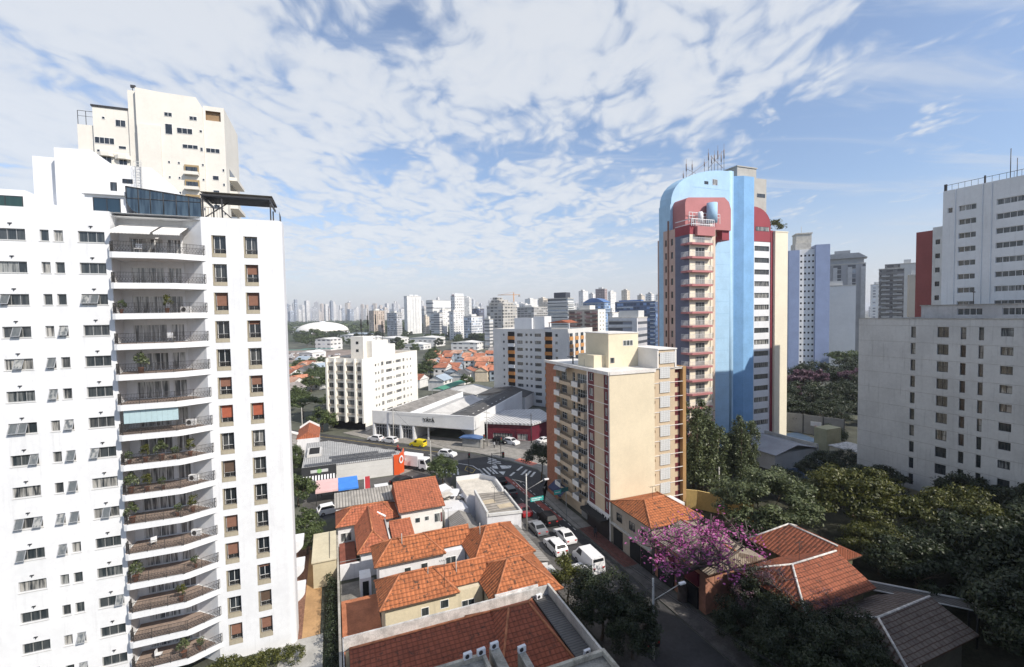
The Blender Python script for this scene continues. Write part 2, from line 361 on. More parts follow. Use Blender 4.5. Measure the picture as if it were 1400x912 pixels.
# ------------------------------------------------------------------ ground, roads, pavements
def flat(name, poly, z, m, fr='A', thick=None):
    b = MB()
    if thick: b.prism(poly, z-thick, z, 0)
    else: b.face([(p[0], p[1], z) for p in poly])
    return struct(name, b, m, fr)
m_ground = mat('city_ground', (.095, .10, .075), .95, .4, .03)
flat('ground', [(-9000, -500), (9000, -500), (9000, 9000), (-9000, 9000)], 0, m_ground, 'W')
asphalt = mat('asphalt', (.05, .05, .052), .85, .22, .25, bump=.15, bscale=30)
asphalt2 = mat('worn_asphalt', (.095, .092, .088), .88, .22, .2, bump=.15, bscale=30)
paving = mat('pavement_concrete', (.27, .255, .23), .9, .2, .8)
paving_d = mat('dark_pavement', (.16, .155, .15), .9, .25, .6)
paint_w = mat('road_paint_white', (.62, .62, .60), .8, .2, 1.5)
paint_y = mat('road_paint_yellow', (.62, .46, .10), .8, .2, 1.5)
paint_r = mat('road_paint_red', (.30, .075, .06), .85, .25, 1.)
road_poly = [(28, 10), (34.8, 10), (34.8, 74), (37.4, 79.6), (40.2, 84), (40.6, 89.5), (37.6, 96.8), (31.2, 107.2), (7.8, 131.9), (-70, 214), (-77, 207), (.8, 125.0), (20.4, 104.4), (25, 97.5), (28, 88)]
flat('road', road_poly, .006, asphalt)
flat('parking_lot', [(-1.6, 82), (12, 82), (20, 86), (24, 96), (18, 104), (11, 99), (-6, 99), (-6, 82)], .004, asphalt2)
def pave(poly, m=paving, name='pavement'): flat(name, poly, .13, m, 'A', .13)
pave([(24.6, 10), (27.9, 10), (27.9, 62), (24.6, 62)], mat('shaded_pavement', (.105, .10, .095), .92, .3, .6)); pave([(24.6, 62.02), (27.9, 62.02), (27.9, 84), (26.4, 86), (24.6, 82)], paving_d)  # near stretches darker: the shade over them is put into the colour
pave([(34.9, 10), (37.4, 10), (37.4, 62), (34.9, 62)], mat('shaded_pavement')); pave([(34.9, 62.02), (37.4, 62.02), (37.4, 80), (46, 82), (46, 104), (40, 112), (8, 145), (2, 142), (8.2, 132.4), (31.6, 107.6), (37.9, 97), (40.9, 89.8), (40.5, 83.9), (37.6, 79.4), (34.9, 73.8)])
pave([(12.5, 98.9), (20.2, 103.9), (0.6, 124.6), (-77, 206), (-80, 203), (-2, 120), (13.6, 103.6)])
flat('forecourt', [(38, 112), (46.1, 101), (60, 104), (60, 122), (36, 122)], .14, paving_d)
b = MB()
def strip(a, c, w, z=.012, mm=0):
    a = Vector((a[0], a[1], 0)); c = Vector((c[0], c[1], 0)); d = (c-a).normalized(); n = Vector((-d.y, d.x, 0))*(w/2)
    b.face([tuple(p+Vector((0, 0, z))) for p in (a-n, c-n, c+n, a+n)], mm)
for x, y in ((29.2, 91.1), (30.2, 91.0), (31.2, 91.2), (31.9, 91.0)): strip((x+.1, y), (x, y+4.6), .42)     # crossing on the island side
for p, q in (((24.1, 97.8), (23.3, 94.2)), ((24.9, 97.5), (24.1, 93.9)), ((23.4, 98.3), (22.7, 95.0)), ((22.7, 98.6), (22.0, 95.4)), ((22.0, 99), (21.3, 96))): strip(p, q, .38)
for p, q in (((38.6, 93.1), (36.5, 91.1)), ((38.7, 90.8), (36.4, 88.3)), ((39.1, 89.7), (36.9, 87.2)), ((39.7, 88.7), (37.7, 86.4)), ((35.6, 90.4), (34.0, 88.7))): strip(p, q, .5)
for p, q in (((33.6, 102.2), (34.8, 99.9)), ((33.2, 101.0), (35.2, 98.0)), ((32.8, 99.8), (34.9, 96.9)), ((32.3, 98.9), (33.7, 96.9))): strip(p, q, .4)
strip((23.2, 106.0), (25.2, 102.3), .22); strip((25.2, 102.3), (28.6, 98.2), .22); strip((25.2, 102.3), (25.0, 97.2), .22); strip((28.6, 98.2), (29.4, 92.6), .22)
for a, c in (((26.2, 96.2), (27.2, 98.4)), ((27.2, 98.4), (28.4, 95.6)), ((28.4, 95.6), (27.2, 93.6)), ((27.2, 93.6), (26.2, 96.2))): strip(a, c, .12, mm=1)
b.face([(p[0], p[1], .013) for p in ((32.3, 96.4), (33.6, 96.2), (33.2, 93.9), (32.3, 94.6))], 0); b.face([(p[0], p[1], .013) for p in ((34.2, 95.9), (36.6, 94.6), (35.8, 93.2), (33.9, 93.6))], 0)
b.face([(p[0], p[1], .013) for p in ((32.6, 92.2), (34.0, 91.6), (32.8, 89.7))], 0)
for k in range(8):                                         # dashed lanes
    s = 62+k*2.7; strip((31.4, s), (31.4, s+1.3), .12)
for k in range(14): strip((34.7-.1, 62+k*1.7), (34.6, 62.9+k*1.7), .12); strip((33.1, 62+k*1.7), (33.1, 62.9+k*1.7), .12)
strip((34.0, 66), (33.4, 80.5), 1.15, .010, 2); strip((33.4, 80.5), (32.7, 88.6), 1.0, .010, 2)
u = Vector((-.688, .726, 0))
for k in range(20):
    p = Vector((22.6, 109.2, 0))+u*(k*4.2); strip(p, p+u*2.2, .14)
p = Vector((24.4, 111.0, 0)); strip(p, p+u*110, .12, mm=1); p = Vector((18.6, 107.6, 0)); strip(p, p+u*110, .14)
struct('road_markings', b, [paint_w, paint_y, paint_r], 'A')
b = MB()
b.face([(38.4, 97.4, .145), (40.6, 92.4, .145), (42.4, 93.2, .145), (40.2, 98.4, .145)]); struct('tactile_pavement', b, mat('coral_paint', (.62, .20, .14), .85, .1), 'A')
b = MB(); b.face([(35.2, 50, .145), (37.3, 50, .145), (37.3, 62, .145), (35.2, 62, .145)]); struct('brick_pavement', b, mat('dark_red_paving', (.14, .055, .045), .9, .25, 2.), 'A')
flat('garden_path', [(-4.0, 52.2), (-2.2, 52.2), (-2.2, 72), (-4.0, 72)], .03, mat('ochre_path', (.44, .27, .13), .9, .15, .5))
flat('gravel_bed', [(-6, 52.2), (-4.0, 52.2), (-4.0, 74), (-6, 74)], .02, mat('red_gravel', (.24, .125, .085), .95, .35, 4., bump=.5, bscale=20))
flat('concrete_path', [(-6, 30), (-1.9, 30), (-1.9, 52.2), (-6, 52.2)], .025, mat('pale_path', (.40, .39, .36), .9, .12, .6))
flat('soil', [(-1.9, 30), (-.35, 30), (-.35, 64), (-1.9, 64)], .02, mat('soil', (.05, .055, .03), .95, .3, 2.))
flat('garden_ground', [(38, 10), (92, 10), (92, 78), (57, 78), (52.6, 52), (38, 52)], .02, mat('dark_earth', (.045, .045, .028), .95, .4, .4))
flat('sports_court', [(86, 62), (112, 62), (119, 88), (98, 88)], .03, mat('blue_court', (.05, .085, .14), .8, .2, .6))
grass_m = mat('dry_grass', (.17, .18, .06), .95, .3, .05)
flat('grass', [(-150, 255), (-75, 245), (-65, 290), (-90, 330), (-200, 340)], .05, grass_m, 'W')
flat('park_ground', [(-2600, 720), (-60, 640), (150, 900), (100, 2600), (-2600, 2600)], .3, mat('park_green', (.045, .06, .028), .95, .35, .02), 'W')

# ------------------------------------------------------------------ white apartment tower on the left
th = T('apartment_tower', 'tall white apartment tower with curved balconies and a dark glass rooftop terrace', 'apartment building', 'A', -15, 52)
FL = 2.75; NF = 15; ROOF = 43.8
beige = mat('olive_beige_surround', (.36, .32, .24), .8, .12, 1.)
wb = MB()
rows = [(41.0-FL*k, 41.95-FL*k) for k in range(NF)]
colsL = [(-30.4, -28.2), (-25.75, -23.9), (-22.97, -22.37), (-22.05, -21.42), (-20.4, -18.55)]
pL = (-34, 51.4); holesL = [(c0+34, c1+34, z0, z1) for z0, z1 in rows for c0, c1 in colsL]
wb.wall(pL, (1, 0), 15.85, 0, ROOF, holesL, .16)
wb.wall((-18.15, 51.4), (0, 1), 1.9, 0, ROOF)
slabz = [39.6-2.72*k for k in range(NF)]
pB = (-18.15, 53.3); holesB = []
for z in slabz:
    holesB += [(.75, 3.35, z+.52, z+2.2), (3.65, 4.75, z+.52, z+2.2)]
wb.wall(pB, (1, 0), 4.95, 0, ROOF, holesB, .12)
dl = math.hypot(1.9, 1.6); wb.wall((-13.2, 53.3), (1.9/dl, -1.6/dl), dl, 0, ROOF)
pR = (-11.3, 51.7); holesR = [(a+11.3, c+11.3, 40.0-FL*k, 42.1-FL*k) for k in range(NF) for a, c in ((-10.5, -9.3), (-7.8, -6.6))]
wb.wall(pR, (1, 0), 6.3, 0, ROOF, holesR, .34, 0, 1)
prev = (-5.0, 51.7)
for k in range(1, 7):                                      # rounded corner
    a = pi/2*k/6; cur = (-5.0+.6*sin(a), 52.3-.6*cos(a)); d = (cur[0]-prev[0], cur[1]-prev[1]); l = math.hypot(*d)
    wb.wall(prev, (d[0]/l, d[1]/l), l, 0, ROOF); prev = cur
wb.wall((-4.4, 52.3), (0, 1), 2.0, 0, ROOF); wb.wall((-4.4, 54.3), (-1, 0), 1.4, 0, ROOF); wb.wall((-5.8, 54.3), (0, 1), 13.7, 0, ROOF)
wb.wall((-5.8, 68), (-1, 0), 28.2, 0, ROOF); wb.wall((-34, 68), (0, -1), 16.6, 0, ROOF)
roofp = [(-34, 51.4), (-18.15, 51.4), (-18.15, 51.7), (-5.0, 51.7), (-4.58, 51.88), (-4.4, 52.3), (-4.4, 54.3), (-5.8, 54.3), (-5.8, 68), (-34, 68)]
wb.face([(x, y, ROOF) for x, y in roofp]); wb.face([(x, y, ROOF-.3) for x, y in roofp])
th.part('wall', wb, [white, beige])
fin = MB()
for k in range(3):
    z = 1.6+2.75*k; n = 10
    prof = [(-5.8+.0, z)]+[(-5.8+2.1*sin(pi/2*min(1, i/n*1.15)), z+2.3*i/n*.9) for i in range(n+1)]+[(-5.8, z+2.1)]
    fin.extr(prof, 55.2, 57.2)
th.part('side_balcony', fin, white)
random.seed(11)
def sash(w, h):
    key = ('sash', w, h)
    if key not in WM:
        f = MB(); g = MB(); a = R(28); c, s = cos(a), sin(a)
        def slat(x0, x1, v0, v1, bb, m=0, th_=.03):
            p = lambda x, v, d: (x, -s*v-c*d, h-c*v+s*d*0)
            bb.face([p(x0, v0, 0), p(x1, v0, 0), p(x1, v1, 0), p(x0, v1, 0)]); bb.face([p(x0, v0, th_), p(x0, v1, th_), p(x1, v1, th_), p(x1, v0, th_)])
            for q0, q1 in (((x0, v0), (x1, v0)), ((x1, v0), (x1, v1)), ((x1, v1), (x0, v1)), ((x0, v1), (x0, v0))):
                bb.face([p(*q0, 0), p(*q1, 0), p(*q1, th_), p(*q0, th_)])
        slat(-w/2, w/2, 0, .05, f); slat(-w/2, w/2, h-.05, h, f); slat(-w/2, -w/2+.05, .05, h-.05, f); slat(w/2-.05, w/2, .05, h-.05, f)
        slat(-w/2+.05, w/2-.05, .05, h-.05, g, th_=.012)
        WM[key] = (f.mesh('open_sash', alu), g.mesh('sash_pane', glass('sash_glass', (.10, .11, .11), (.35, .35, .33), .5)))
    return WM[key]
sill_c = {}
for h in holesL:
    w = round(h[1]-h[0], 2); n = 3 if w > 1.5 else 1
    o = put_windows(th, [h], pL, (1, 0), .16, FRONT, alu, g_cur if random.random() < .45 else g_std, 'window', n)[0]
    if w not in sill_c: sill_c[w] = MB().box(-w/2-.06, w/2+.06, -.20, .02, -.07, -.005).mesh('sill', grey_w)
    link('sill', sill_c[w], o)
    if random.random() < .45:
        sw = round(w/n-.02, 3); f, g = sash(sw, .9)
        for j in random.sample(range(n), 1 if random.random() < .6 else min(n, 2)):
            q = link('sash', f, o, ((j-(n-1)/2)*w/n, -.03, 0)); link('sash_pane', g, q).location = (0, 0, 0)
for z0, z1 in rows:
    vb = MB()
    for c0, c1 in colsL[1::3]+[colsL[0]]:
        vb = MB(); vb.box((c0+c1)/2-.13, (c0+c1)/2+.13, 51.32, 51.4, z1+.42, z1+.48); vb.box((c0+c1)/2-.02, (c0+c1)/2+.02, 51.3, 51.4, z1+.3, z1+.42); th.part('drip_cap', vb, dark)
# french windows with roller blinds and iron guards
def prop(key, fn):
    if key not in WM: WM[key] = fn()
    return WM[key]
blind_ms = [mat('brown_blind', (.22, .11, .075), .8, .12, 3.), mat('red_blind', (.36, .10, .055), .8, .12, 3.), mat('umber_blind', (.10, .065, .045), .8, .12, 3.)]
guard_me = MB()
for z in (.02, .42): guard_me.box(-.5, .5, -.06, -.035, z, z+.025)
for i in range(11): guard_me.box(-.5+.1*i-.008, -.5+.1*i+.008, -.055, -.04, .045, .42)
for i in range(5): guard_me.tube((-.4+.2*i, -.048, .1), (-.3+.2*i, -.048, .34), .012, n=4); guard_me.tube((-.3+.2*i, -.048, .1), (-.4+.2*i, -.048, .34), .012, n=4)
guard_me = guard_me.mesh('guard_rail', iron)
sur = MB(); sur.box(-.6, -.5, -.30, 0, .38, 2.1); sur.box(-.6, .6, -.36, 0, 0, .38); sur = sur.mesh('surround', beige)
blinds = {}
patt = ['n', 'l', 'h', 'n', 'n', 'm', 'H', 'l', 'u', 'n', 'h', 'h', 'n', 'n', 'h', 'n']
patt2 = ['l', 'm', 'h', 'q', 'l', 'm', 'H', 'l', 'l', 'n', 'n', 'n', 'q', 'u', 'h', 'n']
for k in range(NF):
    for c, pa in ((0, patt), (1, patt2)):
        a = (-10.5, -7.8)[c]+.6; z = 40.0-FL*k
        f, g = win(1.0, 1.7, 2, whitefr, g_cur if pa[k] == 'l' else g_dark, rail=.42, bar=.04)
        o = th.put('french_window', f, a+.05, 51.7+.34, z+.38, 0); link('pane', g, o)
        link('surround', sur, o, (-.05, 0, -.38)); link('guard_rail', guard_me, o)
        drop = {'h': 1.25, 'H': 1.25, 'm': .9, 'q': .35, 'u': 1.2}.get(pa[k], 0)
        if drop:
            mi = {'H': 1, 'u': 2}.get(pa[k], 0); key = (drop, mi)
            if key not in blinds: blinds[key] = MB().box(-.46, .46, -.025, -.004, 1.68-drop, 1.68).mesh('roller_blind', blind_ms[mi])
            link('roller_blind', blinds[key], o)
# balconies: slab with a white fascia, iron railing, sliding doors
slab_poly = [(-18.1, 53.3), (-18.1, 50.75), (-17.95, 50.45), (-17.7, 50.35), (-13.6, 50.35), (-13.2, 50.45), (-11.0, 51.68), (-11.0, 51.75), (-11.32, 51.75), (-13.2, 53.3)]
ox, oy = -15, 50.35
sb = MB().prism([(x-ox, y-oy) for x, y in slab_poly], 0, .52); sb.prism([(x-ox, y-oy+.0) for x, y in [(-18, 53.2), (-18, 50.6), (-13.3, 50.6), (-11.6, 51.75), (-13.2, 53.2)]], .521, .54, 1)
sb = sb.mesh('balcony', [white, mat('terracotta_floor', (.30, .23, .19), .8, .15, 2.)])
rb = MB(); path = [(-18.0, 51.3), (-18.0, 50.8), (-17.65, 50.42), (-13.55, 50.42), (-11.05, 51.66)]
for (x0, y0), (x1, y1) in zip(path, path[1:]):
    l = math.hypot(x1-x0, y1-y0); n = max(1, int(l/.11))
    for z in (.62, 1.12, 1.46): rb.tube((x0-ox, y0-oy, z), (x1-ox, y1-oy, z), .02, n=4)
    for i in range(n+1):
        x = x0+(x1-x0)*i/n-ox; y = y0+(y1-y0)*i/n-oy
        if i % 12 == 0: rb.box(x-.022, x+.022, y-.022, y+.022, .52, 1.48)
        else: rb.box(x-.009, x+.009, y-.009, y+.009, .62, 1.46)
    for i in range(0, n-1, 2):
        f0 = Vector((x0+(x1-x0)*i/n-ox, y0+(y1-y0)*i/n-oy, .66)); f1 = Vector((x0+(x1-x0)*(i+2)/n-ox, y0+(y1-y0)*(i+2)/n-oy, 1.08))
        rb.tube(f0, f1, .012, n=4); f0.z, f1.z = f1.z, f0.z; rb.tube(f0, f1, .012, n=4)
rb = rb.mesh('railing', iron)
for k, z in enumerate(slabz):
    o = th.put('balcony', sb, ox, oy, z); link('railing', rb, o)
g_door = glass('door_glass', (.10, .105, .11), (.58, .58, .56), .9)
for i, h in enumerate(holesB):
    w = round(h[1]-h[0], 3); f, g = win(w, 1.68, 4 if w > 2 else 2, whitefr, g_door, bar=.06)
    o = th.put('sliding_door', f, pB[0]+(h[0]+h[1])/2, pB[1]+.12, h[2], 0); link('pane', g, o)
gb = MB(); gz = slabz[6]
for i in range(10): gb.box(-17.6+i*.41, -17.2+i*.41, 50.62, 50.64, gz+1.5, gz+2.66)
th.part('balcony_glazing', gb, mat('pale_blue_glass', (.42, .55, .58), .12, .05))
aw = MB()
for x0, x1 in ((-18.0, -14.95), (-14.75, -12.7)):
    aw.face([(x0+.25, 53.0, 43.0), (x1+.15, 53.0, 43.0), (x1, 50.5, 41.95), (x0, 50.5, 41.95)]); aw.face([(x0+.25, 53.0, 42.97), (x0, 50.5, 41.92), (x1, 50.5, 41.92), (x1+.15, 53.0, 42.97)])
    n = 12
    for i in range(n):
        a = x0+(x1-x0)*i/n; c = x0+(x1-x0)*(i+1)/n; aw.face([(a, 50.49, 41.95), (c, 50.49, 41.95), (c, 50.49, 41.8), ((a+c)/2, 50.49, 41.74), (a, 50.49, 41.8)])
th.part('awning', aw, mat('awning_cloth', (.72, .71, .68), .9, .05))
# rooftop
pb = MB()
pb.extr([(-23.3, ROOF), (-23.3, 50.1), (-20.6, 50.2), (-19.5, 49.0), (-16.0, 49.0), (-14.0, 46.3), (-14.0, ROOF)], 55.2, 62)
pb.box(-25.4, -23.32, 56.4, 61, ROOF, 49.5)
pb.extr([(-24.9, ROOF), (-24.9, 45.3), (-22.6, 44.5), (-22.6, ROOF)], 54.2, 57)
pb.box(-31, -24.92, 54, 58, ROOF, 45.75)
pb.box(-20.3, -17.3, 52.7, 55.18, ROOF, 45.5); pb.box(-20.5, -16.9, 52.4, 55.19, 45.5, 45.85)
pb.box(-17.28, -12.5, 54.4, 55.19, ROOF, 45.4)
th.part('penthouse', pb, white)
f, g = win(2.0, 1.35, 2, dark, glass('blue_glass', (.012, .03, .05), (.03, .06, .09), .4))
o = th.put('penthouse_window', f, -18.7, 52.64, ROOF+.08); link('pane', g, o)
f, g = win(2.4, 1.3, 2, dark, glass('green_glass', (.015, .04, .035), (.05, .1, .09), .4)); o = th.put('penthouse_window', f, -26.3, 53.94, ROOF+.1); link('pane', g, o)
f, g = win(.5, 1.1, 1, dark, g_dark); o = th.put('penthouse_window', f, -19.0, 55.14, 46.2); link('pane', g, o)
f, g = win(.8, .4, 2, dark, g_dark); o = th.put('penthouse_window', f, -17.9, 55.14, 47.3); link('pane', g, o)
tg = MB(); tf = MB(); ztop = lambda x: 46.3-(x+17.1)*.115
xs = [-17.1, -16.2, -15.3, -14.3, -13.3, -12.3, -11.3]
for i, (a, c) in enumerate(zip(xs, xs[1:])):
    z0 = ROOF+.08
    lo = [(a, 52.2, z0+(1.0 if i == 0 else 0.02)), (c, 52.2, z0+.0)] if i else [(a, 52.2, 45.2), (a+.12, 52.2, 44.6), (a+.4, 52.2, 44.15), (c, 52.2, z0)]
    tg.face(lo+[(c, 52.2, ztop(c)-.05), (a, 52.2, ztop(a)-.05)])
    tf.tube((c, 52.18, z0), (c, 52.18, ztop(c)), .045, n=4); tf.tube((a, 52.18, ztop(a)), (c, 52.18, ztop(c)), .06, n=4); tf.tube((a, 52.18, 45.25), (c, 52.18, 45.25), .035, n=4)
    tf.tube((a, 52.18, ztop(a)), (a, 55, ztop(a)+.1), .05, n=4)
tg.face([(-17.1, 52.2, ztop(-17.1)), (-11.3, 52.2, ztop(-11.3)), (-11.3, 54.3, ztop(-11.3)+.1), (-17.1, 54.3, ztop(-17.1)+.1)])
tf.tube((-17.1, 52.18, 45.2), (-17.1, 52.18, 46.3), .05, n=4)
th.part('terrace_glazing', tg, glass('terrace_glass', (.015, .03, .05), (.05, .08, .11), .6)); th.part('terrace_frame', tf, dark)
pg = MB()
for x, y in ((-11.2, 52.3), (-9.6, 52.3), (-5.4, 52.4), (-5.6, 56.8), (-11.2, 56.8)): pg.box(x-.06, x+.06, y-.06, y+.06, ROOF, 45.75)
for x in (-11.25, -5.4): pg.box(x-.06, x+.06, 52.2, 57, 45.7, 45.95)
for i in range(9): y = 52.25+i*.58; pg.box(-11.4, -5.2, y-.05, y+.05, 45.96+i*.03, 46.1+i*.03)
pg.tube((-11.2, 52.4, ROOF), (-9.4, 54.5, 45.9), .06, n=4); pg.tube((-8.8, 53, ROOF+.1), (-10.8, 53, 45.9), .06, n=4)
th.part('pergola', pg, dark)
pr = MB().box(-11.4, -5.2, 52.3, 57, 46.32, 46.36); th.part('pergola_cover', pr, mat('pergola_polycarbonate', (.10, .085, .06), .4, .2, 1.))
rl = MB()
for i in range(8): rl.box(-11.2+i*.24, -11.17+i*.24, 52.0, 52.03, ROOF, ROOF+1.)
rl.tube((-11.2, 52, ROOF+1), (-9.4, 52, ROOF+1), .025, n=4)
th.part('terrace_railing', rl, dark); rl = MB(); rl.face([(-4.62, 52.4, ROOF), (-4.62, 54.2, ROOF), (-4.62, 54.2, ROOF+.9), (-4.62, 52.4, ROOF+1.1)])
th.part('corner_screen', rl, dark)
ld = MB()
for x in (-17.15, -16.75): ld.box(x-.02, x+.02, 55.0, 55.04, 45.9, 49.6)
for i in range(14): ld.box(-17.15, -16.75, 55.0, 55.04, 46+i*.26, 46.03+i*.26)
for i in range(7):
    z = 46.3+i*.5
    for a in range(6): ld.tube((-16.95+.35*cos(pi+pi*a/6), 55.0+.5*-abs(sin(pi*a/6)), z), (-16.95+.35*cos(pi+pi*(a+1)/6), 55.0+.5*-abs(sin(pi*(a+1)/6)), z), .012, n=4)
for x in (-17.3, -16.95, -16.6): ld.box(x-.01, x+.01, 54.5 if x == -16.95 else 54.7, (54.5 if x == -16.95 else 54.7)+.02, 46.3, 49.3)
th.part('roof_ladder', ld, grey_w)

# ------------------------------------------------------------------ cream tower behind it
th = T('apartment_tower', 'cream apartment tower with a stepped roof rising behind the tall white tower', 'apartment building', 'A', -30, 112)
cw = MB()
cw.box(-43.1, -40.5, 110.6, 122, 0, 71); cw.box(-40.5, -34.9, 110, 124, 0, 74.4)
cw.box(-34.9, -33.4, 109.6, 124, 0, 78.1); cw.extr([(-33.4, 0), (-33.4, 78.4), (-29.5, 78.1), (-23.6, 78.0), (-22.6, 76.2), (-22.6, 0)], 108.6, 124)
hol = [(.4, 3.0, 74.0, 75.9)]
cw.wall((-22.6, 109.2), (1, 0), 3.6, 0, 76.8, hol, .6, 0, 1); cw.face([(-22.2, 109.8, 74), (-19.6, 109.8, 74), (-19.6, 109.8, 75.9), (-22.2, 109.8, 75.9)], 1)
cw.wall((-19, 109.2), (0, 1), 14.8, 0, 76.8); cw.face([(-22.6, 109.2, 76.8), (-19, 109.2, 76.8), (-19, 124, 76.8), (-22.6, 124, 76.8)])
cw.box(-33.2, -29.6, 108.2, 108.58, 40, 71.5); cw.box(-40.7, -34.9, 109.8, 124.1, 74.4, 74.7, 2)
th.part('wall', cw, [cream_w, mat('brown_soffit', (.30, .20, .11), .8), dark])
def wl(items, s, gl=g_dark, fr=whitefr, dep=.05):
    for (a, z, w, h) in items: window(th, a, s, z, 0, w, h, max(1, round(w/.8)), fr, gl)
wl([(-38.9, 72.2, .5, .5), (-36.3, 71.1, 1.6, 1.3), (-38.9, 67.6, 3.0, 1.2), (-39.9, 66.0, .5, .5), (-38.7, 64.0, 1.5, 1.3), (-36.2, 63.9, 1.3, 1.2), (-38.8, 60.4, 1.3, 1.), (-36.2, 60.3, 1.5, 1.), (-36.2, 66.9, 1.2, .6)], 109.93)
wl([(-42., 65.4-2.9*k, 1.2, 1.) for k in range(4)]+[(-41.1, 64.6-2.9*k, .4, .5) for k in range(4)], 110.53)
wl([(-28.3, 73.6, 1.3, .8), (-28.3, 70.2, 1.2, 2.), (-25.7, 70.6, 2.6, 1.1), (-24.2, 73.4, 1.3, .8), (-24.9, 67.8, 2.6, .8), (-23.0, 71.2, .5, .5), (-23.0, 67.5, .5, .8)]+[(x, 64.6-2.9*k, .4, .5) for k in range(6) for x in (-28.5, -26.9, -22.9)], 108.53)
wl([(-21.2, 67.6, 2.4, .9)]+[(-20.9, 62.2-2.9*k, 1.1, .9) for k in range(5)]+[(-19.5, 64-2.9*k, .4, .6) for k in range(4)], 109.13)
rc = MB()
for k in range(5):
    z = 62.7-2.9*k; rc.box(-26, -23.6, 108.3, 108.52, z, z+1.9, 1); rc.box(-26, -23.6, 107.6, 108.5, z-.1, z+.5, 0); rc.box(-25.8, -23.8, 108.25, 108.29, z+.6, z+1.5, 2)
th.part('service_balcony', rc, [cream_w, mat('tan_recess', (.34, .25, .13), .8), g_dark])
for k in range(4):
    for a in (-38.7, -36.1):
        z = 66.0-2.9*k-(0 if a < -37 else .3); lb = MB(); lb.prism([(a-1.3, 109.99), (a-1.2, 109.5), (a-.6, 109.1), (a+.6, 109.1), (a+1.2, 109.5), (a+1.3, 109.99)], z-.8, z-.1)
        lb.box(a-1.2, a+1.2, 109.05, 109.1, z+.4, z+.45); th.part('balcony', lb, cream_w)
sbm = MB()
for k in range(14):
    z = 64-2.9*k; sbm.box(-19, -17.6, 112, 121, z-.9, z-.2); sbm.box(-19, -18.95, 112.5, 120.5, z-.1, z+1.5, 1)
th.part('side_balcony', sbm, [cream_w, g_dark])
an = MB(); an.tube((-34.5, 111, 78), (-34.5, 111, 79.6), .08, n=4); an.box(-34.8, -34.0, 110.9, 111.2, 79.2, 79.7); an.box(-43, -40.6, 110.7, 110.75, 72.6, 72.65)
for x in (-43, -41.8, -40.7): an.box(x-.04, x+.04, 110.7, 110.78, 71, 73.6)
an.box(-43, -40.6, 110.7, 110.76, 73.55, 73.62)
th.part('roof_mast', an, dark)
def text_mesh(txt, size, depth=.04, extr=True):
    cu = bpy.data.curves.new('lettering', 'FONT'); cu.body = txt; cu.size = size; cu.extrude = depth; cu.align_x = 'CENTER'; cu.align_y = 'CENTER'; cu.offset = size*.012
    o = bpy.data.objects.new('lettering', cu); COL.objects.link(o); dg = bpy.context.evaluated_depsgraph_get()
    me = bpy.data.meshes.new_from_object(o.evaluated_get(dg)); bpy.data.objects.remove(o); me.name = 'lettering'
    me.transform(Matrix.Rotation(pi/2, 4, 'X')); return me            # stands up, reads from -y
# ------------------------------------------------------------------ cream and brick building at the corner
maroon = mat('maroon_cladding', (.15, .035, .04), .75, .15, .6); tan_m = mat('tan_plaster', (.54, .43, .30), .8, .06, .4)
white_line = mat('white_trim', (.72, .70, .66), .7, .05)
brick_m = mat('orange_brick', (.36, .15, .085), .9, .18, 3.)
th = T('corner_building', 'cream apartment building with maroon panels, an orange brick end and a blank front wall', 'apartment building', 'A', 44, 67)
TOP = 25.2; F0 = 2.36
b = MB(); b.wall((37.5, 56.7), (1, 0), 8.1, 0, TOP); b.wall((45.6, 56.7), (0, 1), .6, 0, TOP)
b.wall((52.0, 60), (0, 1), 18, 0, 25.0); b.wall((52.0, 78), (-1, 0), 14.5, 0, TOP)
b.prism([(37.5, 56.7), (45.6, 56.7), (45.6, 57.3), (52, 57.3), (52, 78), (37.5, 78)], TOP-.25, TOP, 1, 1)
b.box(37.3, 45.75, 56.55, 56.7, TOP-.35, TOP+.14, 1); b.box(37.2, 37.5, 56.55, 78.1, TOP-.35, TOP+.14, 1)
th.part('wall', b, [cream, roofwhite])
th.part('brick_wall', MB().wall((37.5, 78), (0, -1), 4.2, 0, TOP-.3), brick_m)
sq = MB(); 
# street side, seen along the street: balcony bay, then maroon and tan strips
bay = MB(); hb = []
for k in range(9):
    z = 22.0-F0*k
    hb += [(.5, 2.6, z+.2, z+1.9), (4.6, 5.5, z+.2, z+1.9), (6.2, 10.2, z+.2, z+1.9)]
p0 = (38.3, 73.8); bay.wall(p0, (0, -1), 10.7, 0, TOP, hb, .15); bay.wall((37.5, 73.8), (1, 0), .8, 0, TOP); bay.wall((38.3, 63.1), (-1, 0), .8, 0, TOP)
th.part('bay_wall', bay, tan_m)
put_windows(th, hb, p0, (0, -1), .15, LEFT, whitefr, g_std, rail=.75)
pm = MB(); pm.box(37.0, 37.1, -1.05, 1.05, .1, .95, 0)
pm = pm.mesh('parapet', white_line)
slabm = MB(); slabm.box(-.6, .8, -5.3, 5.3, 0, .28); slabm.box(-.6, -.5, -1.0, 3.0, .28, .62); slabm.box(-.6, .8, -5.32, -4.3, .28, 1.0)
slabm = slabm.mesh('balcony', tan_m)
par = MB(); par.box(-.66, -.56, -1.0, 1.0, .15, 1.0); par.box(-.56, .6, 1.0-.1, 1.0, .15, 1.0); par = par.mesh('parapet', white_line)
rl = MB()
for y0, y1 in ((-4.3, -3.4), (-1.2, 3.2)):
    for z in (.75, .98): rl.tube((-.55, y0, z), (-.55, y1, z), .022, n=4)
    for i in range(9): y = y0+(y1-y0)*i/8; rl.box(-.565, -.535, y-.012, y+.012, .3, .98)
rl = rl.mesh('railing', iron)
